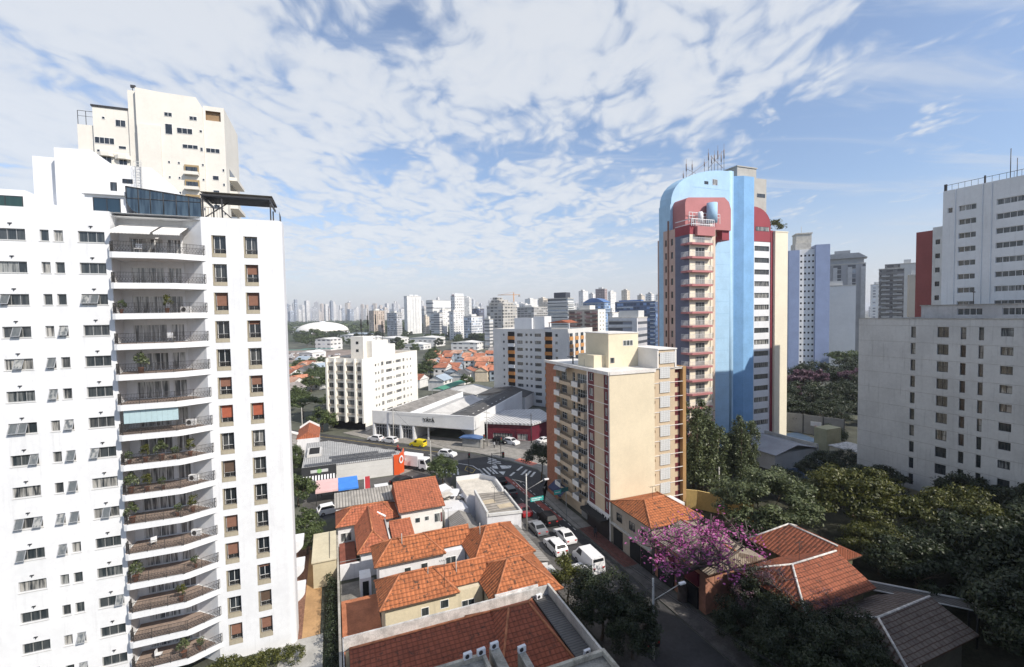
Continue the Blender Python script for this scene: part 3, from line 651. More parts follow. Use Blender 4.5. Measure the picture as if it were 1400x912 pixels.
for k in range(9):
    o = th.put('balcony', slabm, 37.5, 68.4, 22.0-F0*k-.28)
    link('parapet', par, o, (0, 4.1, 0)); link('parapet', par, o, (0, -2.4, 0)); link('railing', rl, o)
th.part('balcony_hood', MB().extr([(36.9, 24.0), (37.0, 24.55), (37.5, 24.8), (38.3, 24.8), (38.3, 24.7), (37.5, 24.65), (37.1, 24.45), (37.0, 24.0)], 69.2, 73.7), mat('dull_sheet', (.45, .44, .42), .5))
st = MB(); st.wall((37.5, 63.1), (0, -1), .4, 0, TOP, (), .1, 1); st.wall((37.5, 60.9), (0, -1), 2.7, 0, TOP, (), .1, 0); st.wall((37.5, 57.0), (0, -1), .3, 0, TOP, (), .1, 1)
th.part('street_wall', st, [tan_m, white_line])
wins = []
for nm, s0, w in (('maroon_panel', 62.7, 1.8), ('maroon_panel', 58.2, 1.2)):
    hs = [(.25, w-.3, 23.4-F0*k, 24.6-F0*k) for k in range(9)]
    mp_ = MB().wall((37.5, s0), (0, -1), w, 0, TOP-.3, hs, .12)
    th.part(nm, mp_, maroon); put_windows(th, hs, (37.5, s0), (0, -1), .12, LEFT, whitefr, g_cur)
ln = MB()
for k in range(9): z = 22.75-F0*k; ln.box(37.44, 37.5, 57.0, 62.7, z, z+.09)
ln.box(37.3, 37.5, 56.7, 63.1, 3.55, 3.85)
th.part('floor_line', ln, white_line)
# stair side: glass-block panels, small openings, a maroon strip and an ochre fin
gbm = mat('glass_block', (.62, .63, .62), .5, .06, 3.)
fr_ = MB(); hs = [(.12, .62, 24.6-2.28*k, 25.05-2.28*k) for k in range(1, 9)]
hs = [(a, c, z0-.3, z1-.3) for a, c, z0, z1 in hs]
fr_.wall((45.6, 57.3), (1, 0), 4.4, 0, TOP, hs, .3)
fr_.wall((50.0, 57.9), (1, 0), 1.5, 0, 25.0); fr_.wall((50, 57.3), (0, 1), .6, 0, TOP)
th.part('stair_wall', fr_, tan_m)
put_windows(th, hs, (45.6, 57.3), (1, 0), .3, FRONT, dark, g_dark)
gp = MB(); gp.box(-.95, .95, -.12, 0, 0, 1.75)
for i in range(7): gp.box(-.95+i*.3165-.012, -.95+i*.3165+.012, -.13, -.12, 0, 1.75, 1)
for i in range(7): gp.box(-.95, .95, -.129, -.12, i*.29, i*.29+.022, 1)
gp = gp.mesh('glass_block_panel', [gbm, mat('mortar', (.36, .37, .37), .9)])
for k in range(10): th.put('glass_block_panel', gp, 48.0, 57.297, 25.95-2.28*k)
ms = MB(); hs = [(.3, 1.2, 23.4-2.28*k, 24.3-2.28*k) for k in range(9)]; ms.wall((50.15, 57.85), (1, 0), 1.35, 3, 24.8, hs, .12); th.part('maroon_panel', ms, maroon)
put_windows(th, hs, (50.15, 57.85), (1, 0), .12, FRONT, whitefr, g_cur)
ln = MB()
for k in range(10): z = 25.2-2.28*k; ln.box(45.6, 51.5, 57.2, 57.297, z, z+.08)
th.part('floor_line', ln, white_line)
th.part('ochre_fin', MB().box(51.5, 52.15, 57.2, 60, 0, 25.3), mat('ochre_plaster', (.38, .23, .10), .8, .1))
# roof structures
r = MB(); r.box(40.9, 46.6, 62, 69, TOP, 30.6); r.box(40.8, 46.7, 61.9, 69.1, 30.6, 30.75, 1); r.box(38.8, 40.88, 63, 68, TOP, 27.2)
th.part('penthouse', r, [cream, roofwhite]); window(th, 44.6, 61.95, 28.6, 0, 1.9, .9, 3, whitefr, g_std); window(th, 41.6, 61.95, 25.9, 0, .8, .9, 1, alu, g_cur)
r = MB(); r.box(46.8, 50.2, 57.3, 64, TOP, 28.1, 0); r.box(46.6, 50.3, 57.1, 64.2, 28.1, 28.3, 1); r.box(46.55, 46.8, 57.2, 64, TOP, 28.1, 1); r.box(49.95, 50.25, 57.2, 57.3, TOP, 28.1, 1)
th.part('stair_tower', r, [tan_m, white_line]); window(th, 47.3, 57.26, 27.1, 0, .9, .35, 3, alu, g_dark); th.put('glass_block_panel', gp, 49.0, 57.29, 26.0)
r = MB()
for y in (66, 70): r.tube((38.9, y, TOP), (38.9, y, TOP+1.2), .12, n=6)
r.tube((38.9, 66, TOP+1.1), (38.9, 72, TOP+1.1), .09, n=6); th.part('roof_pipe', r, dark)
shop = MB(); shop.box(36.0, 37.49, 57, 63, 3.1, 3.22); shop.box(36.0, 36.06, 57, 63, 2.8, 3.1)
th.part('canopy', shop, mat('black_canopy', (.02, .02, .021), .7, .15))
th.part('shop_fascia', MB().box(37.38, 37.49, 57, 63.1, 0, 3.54), mat('shop_black', (.025, .02, .02), .7))
d = MB(); d.tube((37.2, 57.5, 3.05+.3), (37.36, 57.5, 3.05+.3), .42, n=16); th.part('round_sign', d, white_line)
d = MB(); d.tube((37.16, 57.5, 3.35), (37.2, 57.5, 3.35), .2, n=12); th.part('sign_emblem', d, dark)
ls = MB()
random.seed(5)
for i in range(11):
    s = 62.6-i*.36; ls.box(37.33, 37.375, s-random.uniform(.1, .26), s, 3.32, 3.47)
th.part('sign_lettering', ls, white_line)
awn = MB(); awn.face([(37.45, 69.5, 3.5), (37.45, 74.5, 3.5), (35.9, 74.5, 2.4), (35.9, 69.5, 2.4)]); awn.face([(35.9, 69.5, 2.4), (35.9, 74.5, 2.4), (35.9, 74.5, 2.15), (35.9, 69.5, 2.15)])
th.part('awning', awn, mat('navy_awning', (.035, .045, .10), .8, .1))
th.part('shop_shutter', MB().box(38.1, 38.28, 64.5, 66.2, 0, 2.6), corrug('grey_shutter', (.32, .32, .31), .12, 2))

# ------------------------------------------------------------------ blue tower
blue1 = mat('sky_blue_plaster', (.35, .53, .69), .8, .07, .3, streak=.2); blue2 = mat('deep_blue_plaster', (.20, .39, .63), .8, .08, .3, streak=.22)
slate = mat('slate_plaster', (.12, .13, .19), .8, .08, .3); pinkish = mat('rose_beige_plaster', (.48, .34, .29), .8, .06, .3); rose = mat('rose_plaster', (.42, .17, .17), .8, .06, .3)
wine = mat('wine_plaster', (.27, .045, .06), .75, .08, .3); ivory = mat('ivory_plaster', (.72, .66, .52), .8, .04, .2, streak=.08)
th = T('blue_tower', 'tall sky blue and wine red apartment tower with stacked balconies and rooftop antennas', 'apartment building', 'A', 92, 86)
b = MB(); pr = [(73.9, 0), (73.9, 58.8)]
for i in range(13):
    a = pi/2*i/12; pr.append((74.1+18.1*(1-cos(a)), 58.8+9.4*sin(a)**.85))
pr += [(93.4, 68.3), (93.4, 0)]
b.extr(pr, 86.05, 90); b.tube((92.5, 86.9, 0), (92.5, 86.9, 68.3), .95, n=20)
th.part('arched_wall', b, blue1); jn = MB()
for k in range(1, 22): jn.box(80.5, 92.4, 86.03, 86.049, 3.02*k, 3.02*k+.05)
th.part('panel_joint', jn, mat('joint_blue', (.25, .41, .56), .85))
b = MB(); poly = [(94.2, 89), (94.2, 87.6), (97.0, 86.2), (100.2, 86.2)]+[(100.2+.75*sin(pi/2*i/5), 86.95-.75*cos(pi/2*i/5)) for i in range(1, 6)]+[(100.95, 94), (94.2, 94)]
b.prism(poly, 0, 67.6); th.part('blue_column', b, blue2)
b = MB(); b.box(73.5, 79.3, 79.6, 84.0, 0, 51.6); th.part('slate_wall', b, slate)
b = MB(); b.box(79.32, 79.9, 79.3, 85, 0, 53.4); b.box(73.52, 79.3, 79.45, 79.6, 0, 51.6); th.part('balcony_wall', b, ivory)
pk = MB(); hs = []
for k in range(17):
    z = 49.2-3.02*k; hs += [(.6, 1.2, z, z+1.5), (2.6, 3.3, z, z+1.5)]
pk.wall((73.5, 88), (0, -1), 4.0, 0, 52.8, hs, .15); pk.box(73.7, 86, 84.01, 86.04, 51.6, 52.8)
th.part('side_wall', pk, pinkish); put_windows(th, hs, (73.5, 88), (0, -1), .15, LEFT, dark, g_dark, panes=1)
pk = MB(); pk.box(73.42, 73.5, 86.05, 86.5, 0, 55); th.part('brown_strip', pk, mat('brown_strip', (.20, .10, .07), .8))
hs = [(.5, 1.9, 48.9-3.02*k, 50.1-3.02*k) for k in range(17)]
pk = MB().wall((79.92, 81.0), (1, 0), 2.5, 0, 52.8, hs, .15); pk.wall((82.42, 81.0), (0, 1), 5, 0, 52.8); th.part('inner_wall', pk, mat('pale_rose_beige', (.60, .47, .38), .8, .05)); put_windows(th, hs, (79.92, 81.0), (1, 0), .15, FRONT, dark, g_std)
bal = MB(); bal.prism([(-4.6, 1.8), (-4.6, -.3), (-3.9, -1.0), (1.9, -1.0), (1.9, .0), (-3.69, 0), (-3.69, 1.8)], .25, .68); bal = bal.mesh('balcony', rose)
brl = MB(); pth = [(-4.55, 1.7), (-4.55, -.3), (-3.87, -.95), (1.85, -.95), (1.85, 0)]
for (x0, y0), (x1, y1) in zip(pth, pth[1:]):
    brl.tube((x0, y0, 1.75), (x1, y1, 1.75), .035, n=4); n = max(1, int(math.hypot(x1-x0, y1-y0)/.28))
    for i in range(n+1): x = x0+(x1-x0)*i/n; y = y0+(y1-y0)*i/n; brl.box(x-.02, x+.02, y-.02, y+.02, .68, 1.75)
brl = brl.mesh('railing', whitefr); bdoor = win(2.6, 2.0, 3, alu, g_cur)
for k in range(16):
    z = 48.3-3.02*k; o = th.put('balcony', bal, 77.2, 79.45, z); link('railing', brl, o)
    d = th.put('glass_door', bdoor[0], 76.4, 79.40, z+.76); link('pane', bdoor[1], d)
# terrace on top of the balcony block, wine barrel vault
t_ = MB(); t_.box(74.9, 79.9, 78.6, 79.42, 50.6, 52.6); th.part('terrace_parapet', t_, rose); th.part('wine_band', MB().box(73.45, 74.88, 79.4, 84, 50.9, 52.9), wine)
t_ = MB()
for z in (53.0, 54.1): t_.box(73.6, 80.0, 78.9, 79.05, z, z+.14); t_.box(73.5, 73.64, 79.1, 84, z, z+.14)
for i in range(12): x = 73.6+i*.58; t_.box(x-.05, x+.05, 78.92, 79.03, 52.6, 54.1)
t_.box(75, 84, 81.2, 81.3, 55.3, 55.4); t_.box(75, 84, 81.2, 81.3, 56.1, 56.2)
for i in range(10): t_.box(75+i-.04, 75+i+.04, 81.2, 81.3, 54, 56.1)
th.part('terrace_railing', t_, white)
t_ = MB(); pf = [(74.6, 52.8)]
for i in range(9):
    a = pi*i/16; pf.append((75.8-1.2*cos(a), 58.0+1.6*sin(a)))
pf += [(86.2, 60.4), (87.6, 59.4), (88.2, 57.8), (88.2, 52.8)]
t_.extr(pf, 82.0, 86.04); th.part('barrel_roof', t_, rose)
t_ = MB(); t_.lathe(81.0, 80.6, [(1.15, 54), (1.15, 58.4)], 16); th.part('blue_drum', t_, blue1)
t_ = MB(); t_.lathe(77.6, 80.6, [(.6, 54), (.6, 55.8), (.45, 56.2)], 12); th.part('white_tank', t_, white)
t_ = MB(); t_.box(86.0, 88.2, 82.5, 86.04, 50.6, 52.79); th.part('wine_wall', t_, wine)
window(th, 84.7, 86.0, 64.4, 0, 1.2, .7, 1, dark, g_dark); window(th, 87.4, 86.0, 64.4, 0, 1.6, 1.4, 1, white, g_cur); 
# white banded section with a wine quarter arch
hs = [(.2, 5.4, 49.2-3.02*k, 50.5-3.02*k) for k in range(16)]
b = MB().wall((101.2, 86.8), (1, 0), 5.8, 0, 51.6, hs, .25); th.part('banded_wall', b, white); put_windows(th, hs, (101.2, 86.8), (1, 0), .25, FRONT, dark, g_cur, panes=7)
b = MB(); pf = [(101.0, 51.62), (101.0, 60.4)]+[(101.2+5.7*sin(pi/2*i/8), 56.0+4.4*cos(pi/2*i/8)) for i in range(9)]+[(107.0, 51.62)]
b.extr(pf, 86.7, 90); b.box(107.0, 107.8, 86.6, 90, 0, 54.6); th.part('wine_arch', b, wine)
window(th, 104, 86.66, 54.3, 0, 4.8, 1.1, 4, dark, g_cur)
b = MB(); b.box(107.8, 112.4, 86.0, 98, 0, 54.2); b.box(107.7, 112.5, 85.9, 98, 54.2, 54.45); th.part('end_wall', b, ivory)
b = MB(); b.box(100, 106.8, 91, 97, 52, 71.6); b.box(106.82, 110.8, 91.2, 97, 52, 69.3); b.box(99.8, 107, 90.8, 97.2, 71.62, 71.9); th.part('lift_house', b, mat('grey_plaster', (.40, .39, .36), .85, .1, .3, streak=.2))
window(th, 108.8, 91.15, 64.3, 0, 3., 1., 2, dark, g_dark)
b = MB(); b.box(80, 107, 90.01, 98, 0, 52.5); th.part('rear_wall', b, pinkish)
aerial = MB()
for i, (x, h) in enumerate([(79.5, 3.4), (80.4, 5.8), (82.2, 4.8), (86.0, 3.6), (87.3, 5.6), (88.3, 4.0), (89.2, 5.2), (90.3, 6.6), (91.4, 5.4), (92.3, 7.2)]):
    z = 64+min(4.3, (x-79)*.5); aerial.tube((x, 88, z-.3), (x, 88, z+h), .07, .04, 5)
    aerial.tube((x, 88, z+h*.5), (x, 88, z+h*.8), .14, n=5)
aerial.tube((80.4, 88, 68.2), (86, 88, 66.6), .05, n=4); aerial.tube((80.4, 88, 66), (87, 88, 70.6), .05, n=4); aerial.tube((87.3, 88, 69), (92.3, 88, 74), .06, n=4); aerial.tube((88, 88, 72), (92, 88, 69.5), .06, n=4)
th.part('antenna_cluster', aerial, mat('antenna_steel', (.20, .17, .17), .5))
# ------------------------------------------------------------------ grey building on the right
th = T('apartment_block', 'shaded grey white apartment block with small dark windows, nearest building on the right', 'apartment building', 'A', 100, 40)
b = MB(); p0 = (93, 56.5); u = (0, -1); hs = []; slat = []
def S2U(s): return 56.5-s
for k in range(10):
    zc = 29.75-2.845*k
    hs += [(8.4, 9.1, zc-.95, zc+.95), (12.1, 13.6, zc-.75, zc+.95), (15.1, 15.8, zc-.95, zc+.95), (17.3, 17.9, zc-1.0, zc+1.0), (19.8, 21.2, zc-.3, zc+.95)]
b.wall(p0, u, 40, 2.4, 32.0, hs, .2); b.wall((93, 16.5), (1, 0), 20, 0, 32); b.wall((113, 16.5), (0, 1), 40, 0, 32); b.wall((113, 56.5), (-1, 0), 20, 0, 32)
b.face([(93, 16.5, 31.5), (113, 16.5, 31.5), (113, 56.5, 31.5), (93, 56.5, 31.5)]); b.box(92.9, 93.25, 16.5, 56.6, 32.0, 32.12, 1)
for z in [2.4+2.845*k for k in range(1, 11)]: b.box(92.975, 92.997, 16.5, 56.5, z-.02, z+.02, 1)
b.wall((93.4, 56.3), (0, -1), 40, 0, 1.2, (), .1, 0); b.box(92.7, 93.6, 42.3, 45.2, 0, 2.39); b.face([(93, 16.5, 2.4), (110, 16.5, 2.4), (110, 56.5, 2.4), (93, 56.5, 2.4)])
th.part('wall', b, [mat('stained_grey_plaster', (.56, .56, .54), .9, .08, .25, streak=.5), concrete])
put_windows(th, hs, p0, u, .2, LEFT, dark, g_std, bar=.07, rail=.9)
lv = MB()
lb = MB(); lb.box(93.6, 93.75, 16.5, 54, 1.2, 2.3, 0); th.part('cream_ground_floor', lb, mat('ground_floor_cream', (.62, .56, .42), .8))  # cream wall of the ground floor, set back from the facade
b = MB(); hp = [(4.9, 8.0, 32.6, 33.7), (10.3, 13.0, 32.6, 33.7)]; b.wall((95, 47.7), (0, -1), 31, 32.0, 34.2, hp, .15); b.wall((115, 47.7), (-1, 0), 20, 32, 34.2); b.box(94.85, 115, 16.5, 47.85, 34.2, 34.36, 1)
th.part('roof_storey', b, [mat('roof_storey_plaster', (.44, .44, .44), .9, .12, .3, streak=.5), concrete]); put_windows(th, hp, (95, 47.7), (0, -1), .15, LEFT, whitefr, g_std)
wd = T('antenna_mast', 'thin dark antenna mast on the roof edge of the grey block', 'antenna', 'A', 95.5, 41, 34.36); m_ = MB(); m_.tube((95.5, 41, 34.36), (95.5, 41, 36.4), .05, n=5); m_.box(95.2, 95.8, 40.9, 41.1, 36.2, 36.35); wd.part('mast', m_, dark)
# ------------------------------------------------------------------ tall white tower at the right edge
th = T('apartment_tower', 'tall white apartment tower in shade at the right edge, above the grey block', 'apartment building', 'A', 115, 38)
b = MB(); p0 = (105, 49.7); hs = []
b_rows = [(51.0-2.43*k, 51.95-2.43*k) for k in range(18)]
for z0, z1 in b_rows: hs += [(2.3, 4.7, z0, z1), (7.3, 11.4, z0, z1), (14.0, 17.5, z0, z1)]
hs += [(.7, 1.4, 51.0, 51.9)]
b.wall(p0, (0, -1), 30, 0, 55.1, hs, .22); b.wall((105, 49.7), (0, -1), 0.01, 0, .1)
b.wall((105, 19.7), (1, 0), 24, 0, 55.1); b.wall((129, 19.7), (0, 1), 30, 0, 55.1); b.wall((129, 49.7), (-1, 0), 24, 0, 55.1); b.face([(105, 19.7, 54.6), (129, 19.7, 54.6), (129, 49.7, 54.6), (105, 49.7, 54.6)])
for s in (47.9, 44.2, 43.0): b.tube((104.93, s, 0), (104.93, s, 55.0), .06, n=5)
th.part('wall', b, mat('cool_white_plaster', (.66, .67, .67), .85, .05, .2, streak=.25)); put_windows(th, hs, p0, (0, -1), .22, LEFT, whitefr, g_std)
b = MB()
for i in range(26): s = 49.4-i*.9; b.box(105.1, 105.14, s-.02, s+.02, 55.1, 56.1)
b.box(105.1, 105.14, 26, 49.6, 56.05, 56.12); b.box(105.0, 105.2, 49.2, 49.6, 55.1, 56.3); b.box(105, 105.2, 43.9, 44.1, 55.1, 56.4); b.tube((105.5, 41, 55), (105.5, 41, 60), .06, n=5); b.tube((105.5, 40.2, 55), (105.5, 40.2, 58.2), .05, n=5)
th.part('roof_railing', b, dark)
th = T('apartment_tower', 'narrow tower with a dark red side wall left of the tall white tower', 'apartment building', 'A', 118, 60)
b = MB(); b.box(118, 126, 57.5, 60.4, 0, 50.1); th.part('red_wall', b, mat('dark_red_plaster', (.26, .075, .07), .85, .08, .3))
b = MB(); hs = [(.5, 1.3, 47-2.9*k, 48-2.9*k) for k in range(16)]; b.wall((117.6, 57.3), (0, -1), 2.6, 0, 50.6, hs, .15); b.wall((117.6, 54.7), (1, 0), 9, 0, 50.6); b.face([(117.6, 54.7, 50.6), (126, 54.7, 50.6), (126, 57.3, 50.6), (117.6, 57.3, 50.6)])
th.part('grey_wall', b, grey_w); put_windows(th, hs, (117.6, 57.3), (0, -1), .15, LEFT, dark, g_dark)
# ------------------------------------------------------------------ towers between the blue tower and the grey block
th = T('dotted_tower', 'slender slate blue tower with a white centre strip of tiny square windows', 'apartment building', 'B', 78, 290)
# frame B: facade faces the camera side
per = mat('periwinkle_plaster', (.24, .30, .46), .85, .06, .2)
X0, X1, Y0 = 59.8, 78.0, 277.0
b = MB(); b.box(X0, X0+4.9, Y0, Y0+14, 0, 65); b.box(X1-6.3, X1, Y0-1.2, Y0+14, 0, 67.2); th.part('blue_wall', b, per)
hs = [(.4+1.78*c, 1.25+1.78*c, 61.5-3.1*k, 62.45-3.1*k) for k in range(20) for c in range(4)]
b = MB().wall((X0+4.9, Y0+.3), (1, 0), 7.0, 0, 65.2, hs, .4, 0, 1); 
for h in hs: b.face([(X0+4.9+h[0], Y0+.7, h[2]), (X0+4.9+h[1], Y0+.7, h[2]), (X0+4.9+h[1], Y0+.7, h[3]), (X0+4.9+h[0], Y0+.7, h[3])], 1)
b.box(X0+4.9, X0+11.9, Y0+.8, Y0+14, 60, 65.1); th.part('centre_strip', b, [white, black])
b = MB(); b.box(X0+3.4, X0+10.6, Y0+2, Y0+12, 65.2, 69.0); b.box(X0+4, X0+11, Y0+3, Y0+11, 69, 73.6); b.box(X0+3.8, X0+11.4, Y0+2.6, Y0+11.4, 73.6, 74.2); b.tube((X0+7, Y0+6, 74), (X0+7, Y0+6, 78), .12, n=4); th.part('lift_house', b, pale_conc)
# ------------------------------------------------------------------ white block with fins beyond the avenue (frame B)
th = T('office_block', 'white seven storey block with vertical fins and rooftop masts beside the white store', 'office building', 'B', -92, 125)
b = MB(); p0 = (-98.7, 112.8); hs = []
for k in range(7):
    z = 17.9-2.55*k
    hs += [(.6, 2.3, z, z+1.35), (3.7, 6.6, z, z+1.5), (7.2, 10.0, z, z+1.5), (11.0, 12.6, z, z+1.35)]
hr = []
for k in range(7):
    z = 18.6-2.5*k
    hr += [(a-112.8, a-112.8+w, z+dz, z+h) for a, w, h, dz in ((118.2, .8, .9, .1), (119.7, .7, .9, .1), (121.4, 1.3, 1.3, 0), (124, 3.3, 1.1, .1), (128.1, .6, .8, .1), (129.5, 3.1, 1.1, .1), (133.6, 1.2, 1.2, 0), (136.1, .8, .9, .1), (138.2, .8, .9, .1))]
b.wall(p0, (1, 0), 13.4, 2.6, 21.8, hs, .35); p1 = (-85.3, 112.8); b.wall(p1, (0, 1), 30.2, 0, 21.8, hr, .12)
b.wall((-85.3, 143), (-1, 0), 13.4, 0, 21.8); b.wall((-98.7, 143), (0, -1), 30.2, 0, 21.8)
b.face([(-98.7, 112.8, 21.3), (-85.3, 112.8, 21.3), (-85.3, 143, 21.3), (-98.7, 143, 21.3)], 1); b.face([(-98.7, 112.8, 2.6), (-85.3, 112.8, 2.6), (-85.3, 120, 2.6), (-98.7, 120, 2.6)], 1)
b.box(-98.4, -85.6, 114.5, 115, 0, 2.59, 2)
th.part('wall', b, [mat('warm_white_plaster', (.76, .74, .68), .85, .05, .2, streak=.15), mat('sandy_roof', (.42, .36, .29), .9, .2, .4), black])
put_windows(th, hs, p0, (1, 0), .35, FRONT, dark, g_std, sub=False); put_windows(th, hr, p1, (0, 1), .12, RIGHT_, whitefr, g_cur)
fin = MB().box(-.25, .25, -.7, 0, 0, 19.1).mesh('fin', mat('warm_white_plaster'))
for x in (-98.45, -95.5, -91.85, -88.2, -85.55): th.put('fin', fin, x, 112.797, 2.5)
sp = MB()
for k in range(7): sp.box(-98.2, -85.8, 112.55, 112.797, 20.0-2.55*k, 20.5-2.55*k)
th.part('spandrel', sp, mat('sand_spandrel', (.55, .50, .42), .85, .1))
b = MB(); b.box(-93, -88.4, 117, 122, 21.3, 28.0); b.box(-88.38, -86.4, 118.5, 127, 21.3, 26.6); b.box(-92, -88.4, 122.02, 134, 21.3, 24.8); th.part('lift_house', b, mat('warm_white_plaster'))
for z in (23.6, 26.0): window(th, -90.6, 116.95, z-.3, 0, .9, .8, 1, dark, g_dark)
m_ = MB()
for x, y, h in ((-90.5, 119, 7), (-88.8, 120, 8.5), (-91.6, 120.5, 4), (-87.3, 122, 9), (-87, 125, 6)):
    m_.tube((x, y, 26.5), (x, y, 28+h), .09, .05, 5); m_.tube((x, y, 28+h*.4), (x, y, 28+h*.75), .22, n=6); m_.tube((x, y, 28+h*.3), (x+1.2, y, 28), .05, n=4)
th.part('antenna_cluster', m_, dark)
# ------------------------------------------------------------------ white store
storew = mat('store_white', (.66, .66, .65), .8, .05, .2, streak=.1)
th = T('clothing_store', 'long white store with a wide blank fascia reading YÁYÁ above a glass shopfront', 'shop', 'B', -64, 112)
b = MB(); b.box(-79.7, -48.3, 108.5, 109.0, 4.0, 7.5); b.box(-79.7, -79.2, 109, 140, 0, 6.2); b.box(-79.2, -66.6, 112.6, 113, 0, 6); b.box(-66.6, -66.2, 109.0, 124, 0, 4); b.box(-66.2, -48.6, 126, 126.4, 0, 5)
b.box(-48.6, -48.3, 109, 150, 4.0, 7.3); b.box(-48.6, -48.3, 126, 150, 0, 4); b.box(-79.2, -48.6, 109.0, 150, 3.7, 3.99)
th.part('wall', b, storew)
for x in (-79.4, -74.8, -70.6, -66.5): th.part('pillar', MB().box(x-.3, x+.3, 108.6, 109.2, 0, 4), white)
for x in (-62.5, -49.0): th.part('pillar', MB().box(x-.2, x+.2, 109.6, 110, 0, 4), storew)
for x, w in ((-77.1, 3.8), (-72.7, 3.5), (-68.55, 3.4)): window(th, x, 109.3, .1, 0, w, 3.5, 4, white, g_dark, 'shop_window', bar=.09, rail=2.6)
th.put('sign_lettering', text_mesh('YÁYÁ', 1.35, .06), -61.6, 108.42, 5.75, 0).data.materials.append(mat('sign_black', (.03, .03, .025), .6))
rf_d = corrug('dark_sheet_roof', (.085, .083, .082), .5, 1, .7, .25, patch=.35); rf_g = corrug('fibre_cement_roof', (.27, .255, .235), .5, 1, .85, .3, patch=.3); rf_w = mat('pale_roof', (.50, .49, .47), .8, .12, .3)
b = MB(); b.extr([(-79.2, 6.1), (-75.5, 7.5), (-70.2, 6.3), (-70.2, 6.1)], 112, 148); th.part('fibre_cement_roof', b, rf_g)
b = MB(); b.box(-70.18, -69.9, 113, 148, 4, 6.6); b.box(-68.6, -67.6, 112.4, 113.6, 4.2, 6.6); th.part('roof_wall', b, white)
b = MB(); b.extr([(-69.88, 5.2), (-63.6, 6.9), (-59.5, 5.2)], 109.02, 142); th.part('pale_roof', b, rf_w)
b = MB(); b.extr([(-59.48, 5.6), (-54, 7.3), (-48.62, 5.6)], 109.02, 150); th.part('dark_roof', b, rf_d)
for q in (118, 124, 130, 136): 
    b = MB(); b.extr([(-57.6, 6.25), (-55, 7.06), (-55, 7.1), (-57.6, 6.3)], q, q+.7); th.part('skylight_sheet', b, mat('translucent_sheet', (.40, .40, .39), .6))
vent = MB(); vent.box(-.2, .2, -.2, .2, 0, .9); vent = vent.mesh('roof_vent', storew)
for q in range(9): th.put('roof_vent', MB().box(-.12, .12, -.5, .5, 0, .12).mesh('skylight', rf_w) if q == 0 else bpy.data.meshes['skylight'], -51.6, 112+q*3.6, 6.62)
# second warehouse roofs behind
th = T('warehouse', 'low warehouse with a dark tarred roof behind the white store', 'warehouse', 'B', -60, 162)
b = MB(); b.box(-66, -48, 152, 172, 0, 5); th.part('wall', b, storew); b = MB(); b.extr([(-66.4, 5.02), (-57, 6.6), (-47.6, 5.02)], 151.5, 172.5); th.part('roof', b, rf_d)
th = T('warehouse', 'low white building with a pale sheet roof behind the dark store roofs', 'warehouse', 'B', -76, 164)
b = MB(); b.box(-84, -68, 156, 172, 0, 4.2); th.part('wall', b, white); b = MB(); b.extr([(-84.3, 4.22), (-76, 5.6), (-67.7, 4.22)], 155.6, 172.4); th.part('roof', b, rf_w)
th = T('awning_canopy', 'long green canvas canopy over a yard behind the fibre cement roof', 'canopy', 'B', -88, 172)
b = MB(); b.extr([(-94, 3.4), (-91, 4.3), (-88, 3.4)], 168, 190); th.part('cover', b, mat('green_canvas', (.06, .22, .15), .8, .1)); b = MB()
for q in (168.5, 179, 189): b.box(-93.8, -93.7, q, q+.1, 0, 3.4)
th.part('post', b, grey_w)
# ------------------------------------------------------------------ crimson shop
crim = mat('shaded_crimson_paint', (.11, .011, .024), .6, .08, .4)  # crimson lowered so the colour itself carries the shade over the shop
th = T('corner_shop', 'low crimson shop with a pale ribbed roof across the crossing', 'shop', 'A', 47, 112)
b = MB(); fp = [(38.6, 117.6), (48.7, 110.6), (56.5, 114.6), (58, 126), (46, 130)]
pts = fp; hs1 = [(1.6, 7.0, .3, 1.9), (8.4, 11.2, .2, 1.9)]
for i, (p, q) in enumerate(zip(pts, pts[1:]+pts[:1])):
    l = math.hypot(q[0]-p[0], q[1]-p[1]); u = ((q[0]-p[0])/l, (q[1]-p[1])/l); b.wall(p, u, l, 0, 4.4, hs1 if i == 0 else (), .2)
    if i == 0: put_windows(th, hs1, p, u, .2, math.atan2(u[1], u[0]), whitefr, g_cur)
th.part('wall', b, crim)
b = MB(); l = math.hypot(10.1, 7); u = (10.1/l, -7/l); n = (u[1], -u[0])
for a0, a1 in ((1.6, 6.4), (7.4, 11.6)):
    P = lambda a, k, z: (38.6+u[0]*a+n[0]*k, 117.6+u[1]*a+n[1]*k, z)
    b.face([P(a0, .03, 2.5), P(a1, .03, 2.5), P(a1, .03, 3.3), P(a0, .03, 3.3)])
th.part('sign_band', b, mat('dark_crimson', (.14, .015, .025), .6))
b = MB(); b.prism([(37.8, 117.4), (48.7, 109.9), (57.2, 114.2), (58.6, 126.6), (45.8, 130.8)], 4.42, 4.9, 0); th.part('roof', b, corrug('pale_ribbed_roof', (.50, .50, .50), .9, 0, .5, .12))
b = MB(); b.box(34.6, 37.6, 117, 130, 0, 5.6); th.part('side_wall', b, storew)
th = T('kiosk', 'grey newspaper kiosk with a blue roof at the edge of the pavement', 'kiosk', 'B', -47.8, 107)
b = MB(); b.box(-50.6, -45.6, 105.9, 107.9, 0.13, 2.5); th.part('body', b, mat('brushed_steel', (.26, .26, .25), .6, .12, 1.)); b = MB(); b.extr([(-51.2, 2.52), (-51.2, 2.62), (-48, 2.95), (-45.2, 2.62), (-45.2, 2.52)], 105.3, 108.2); th.part('roof', b, mat('blue_sheet', (.07, .14, .30), .5, .1))
th.part('shutter', MB().box(-50.3, -45.9, 105.86, 105.898, .4, 2.2), corrug('kiosk_shutter', (.36, .36, .35), .1, 2)); th.part('flap', MB().box(-51.1, -50.62, 106, 107.8, 2.1, 2.5), white)
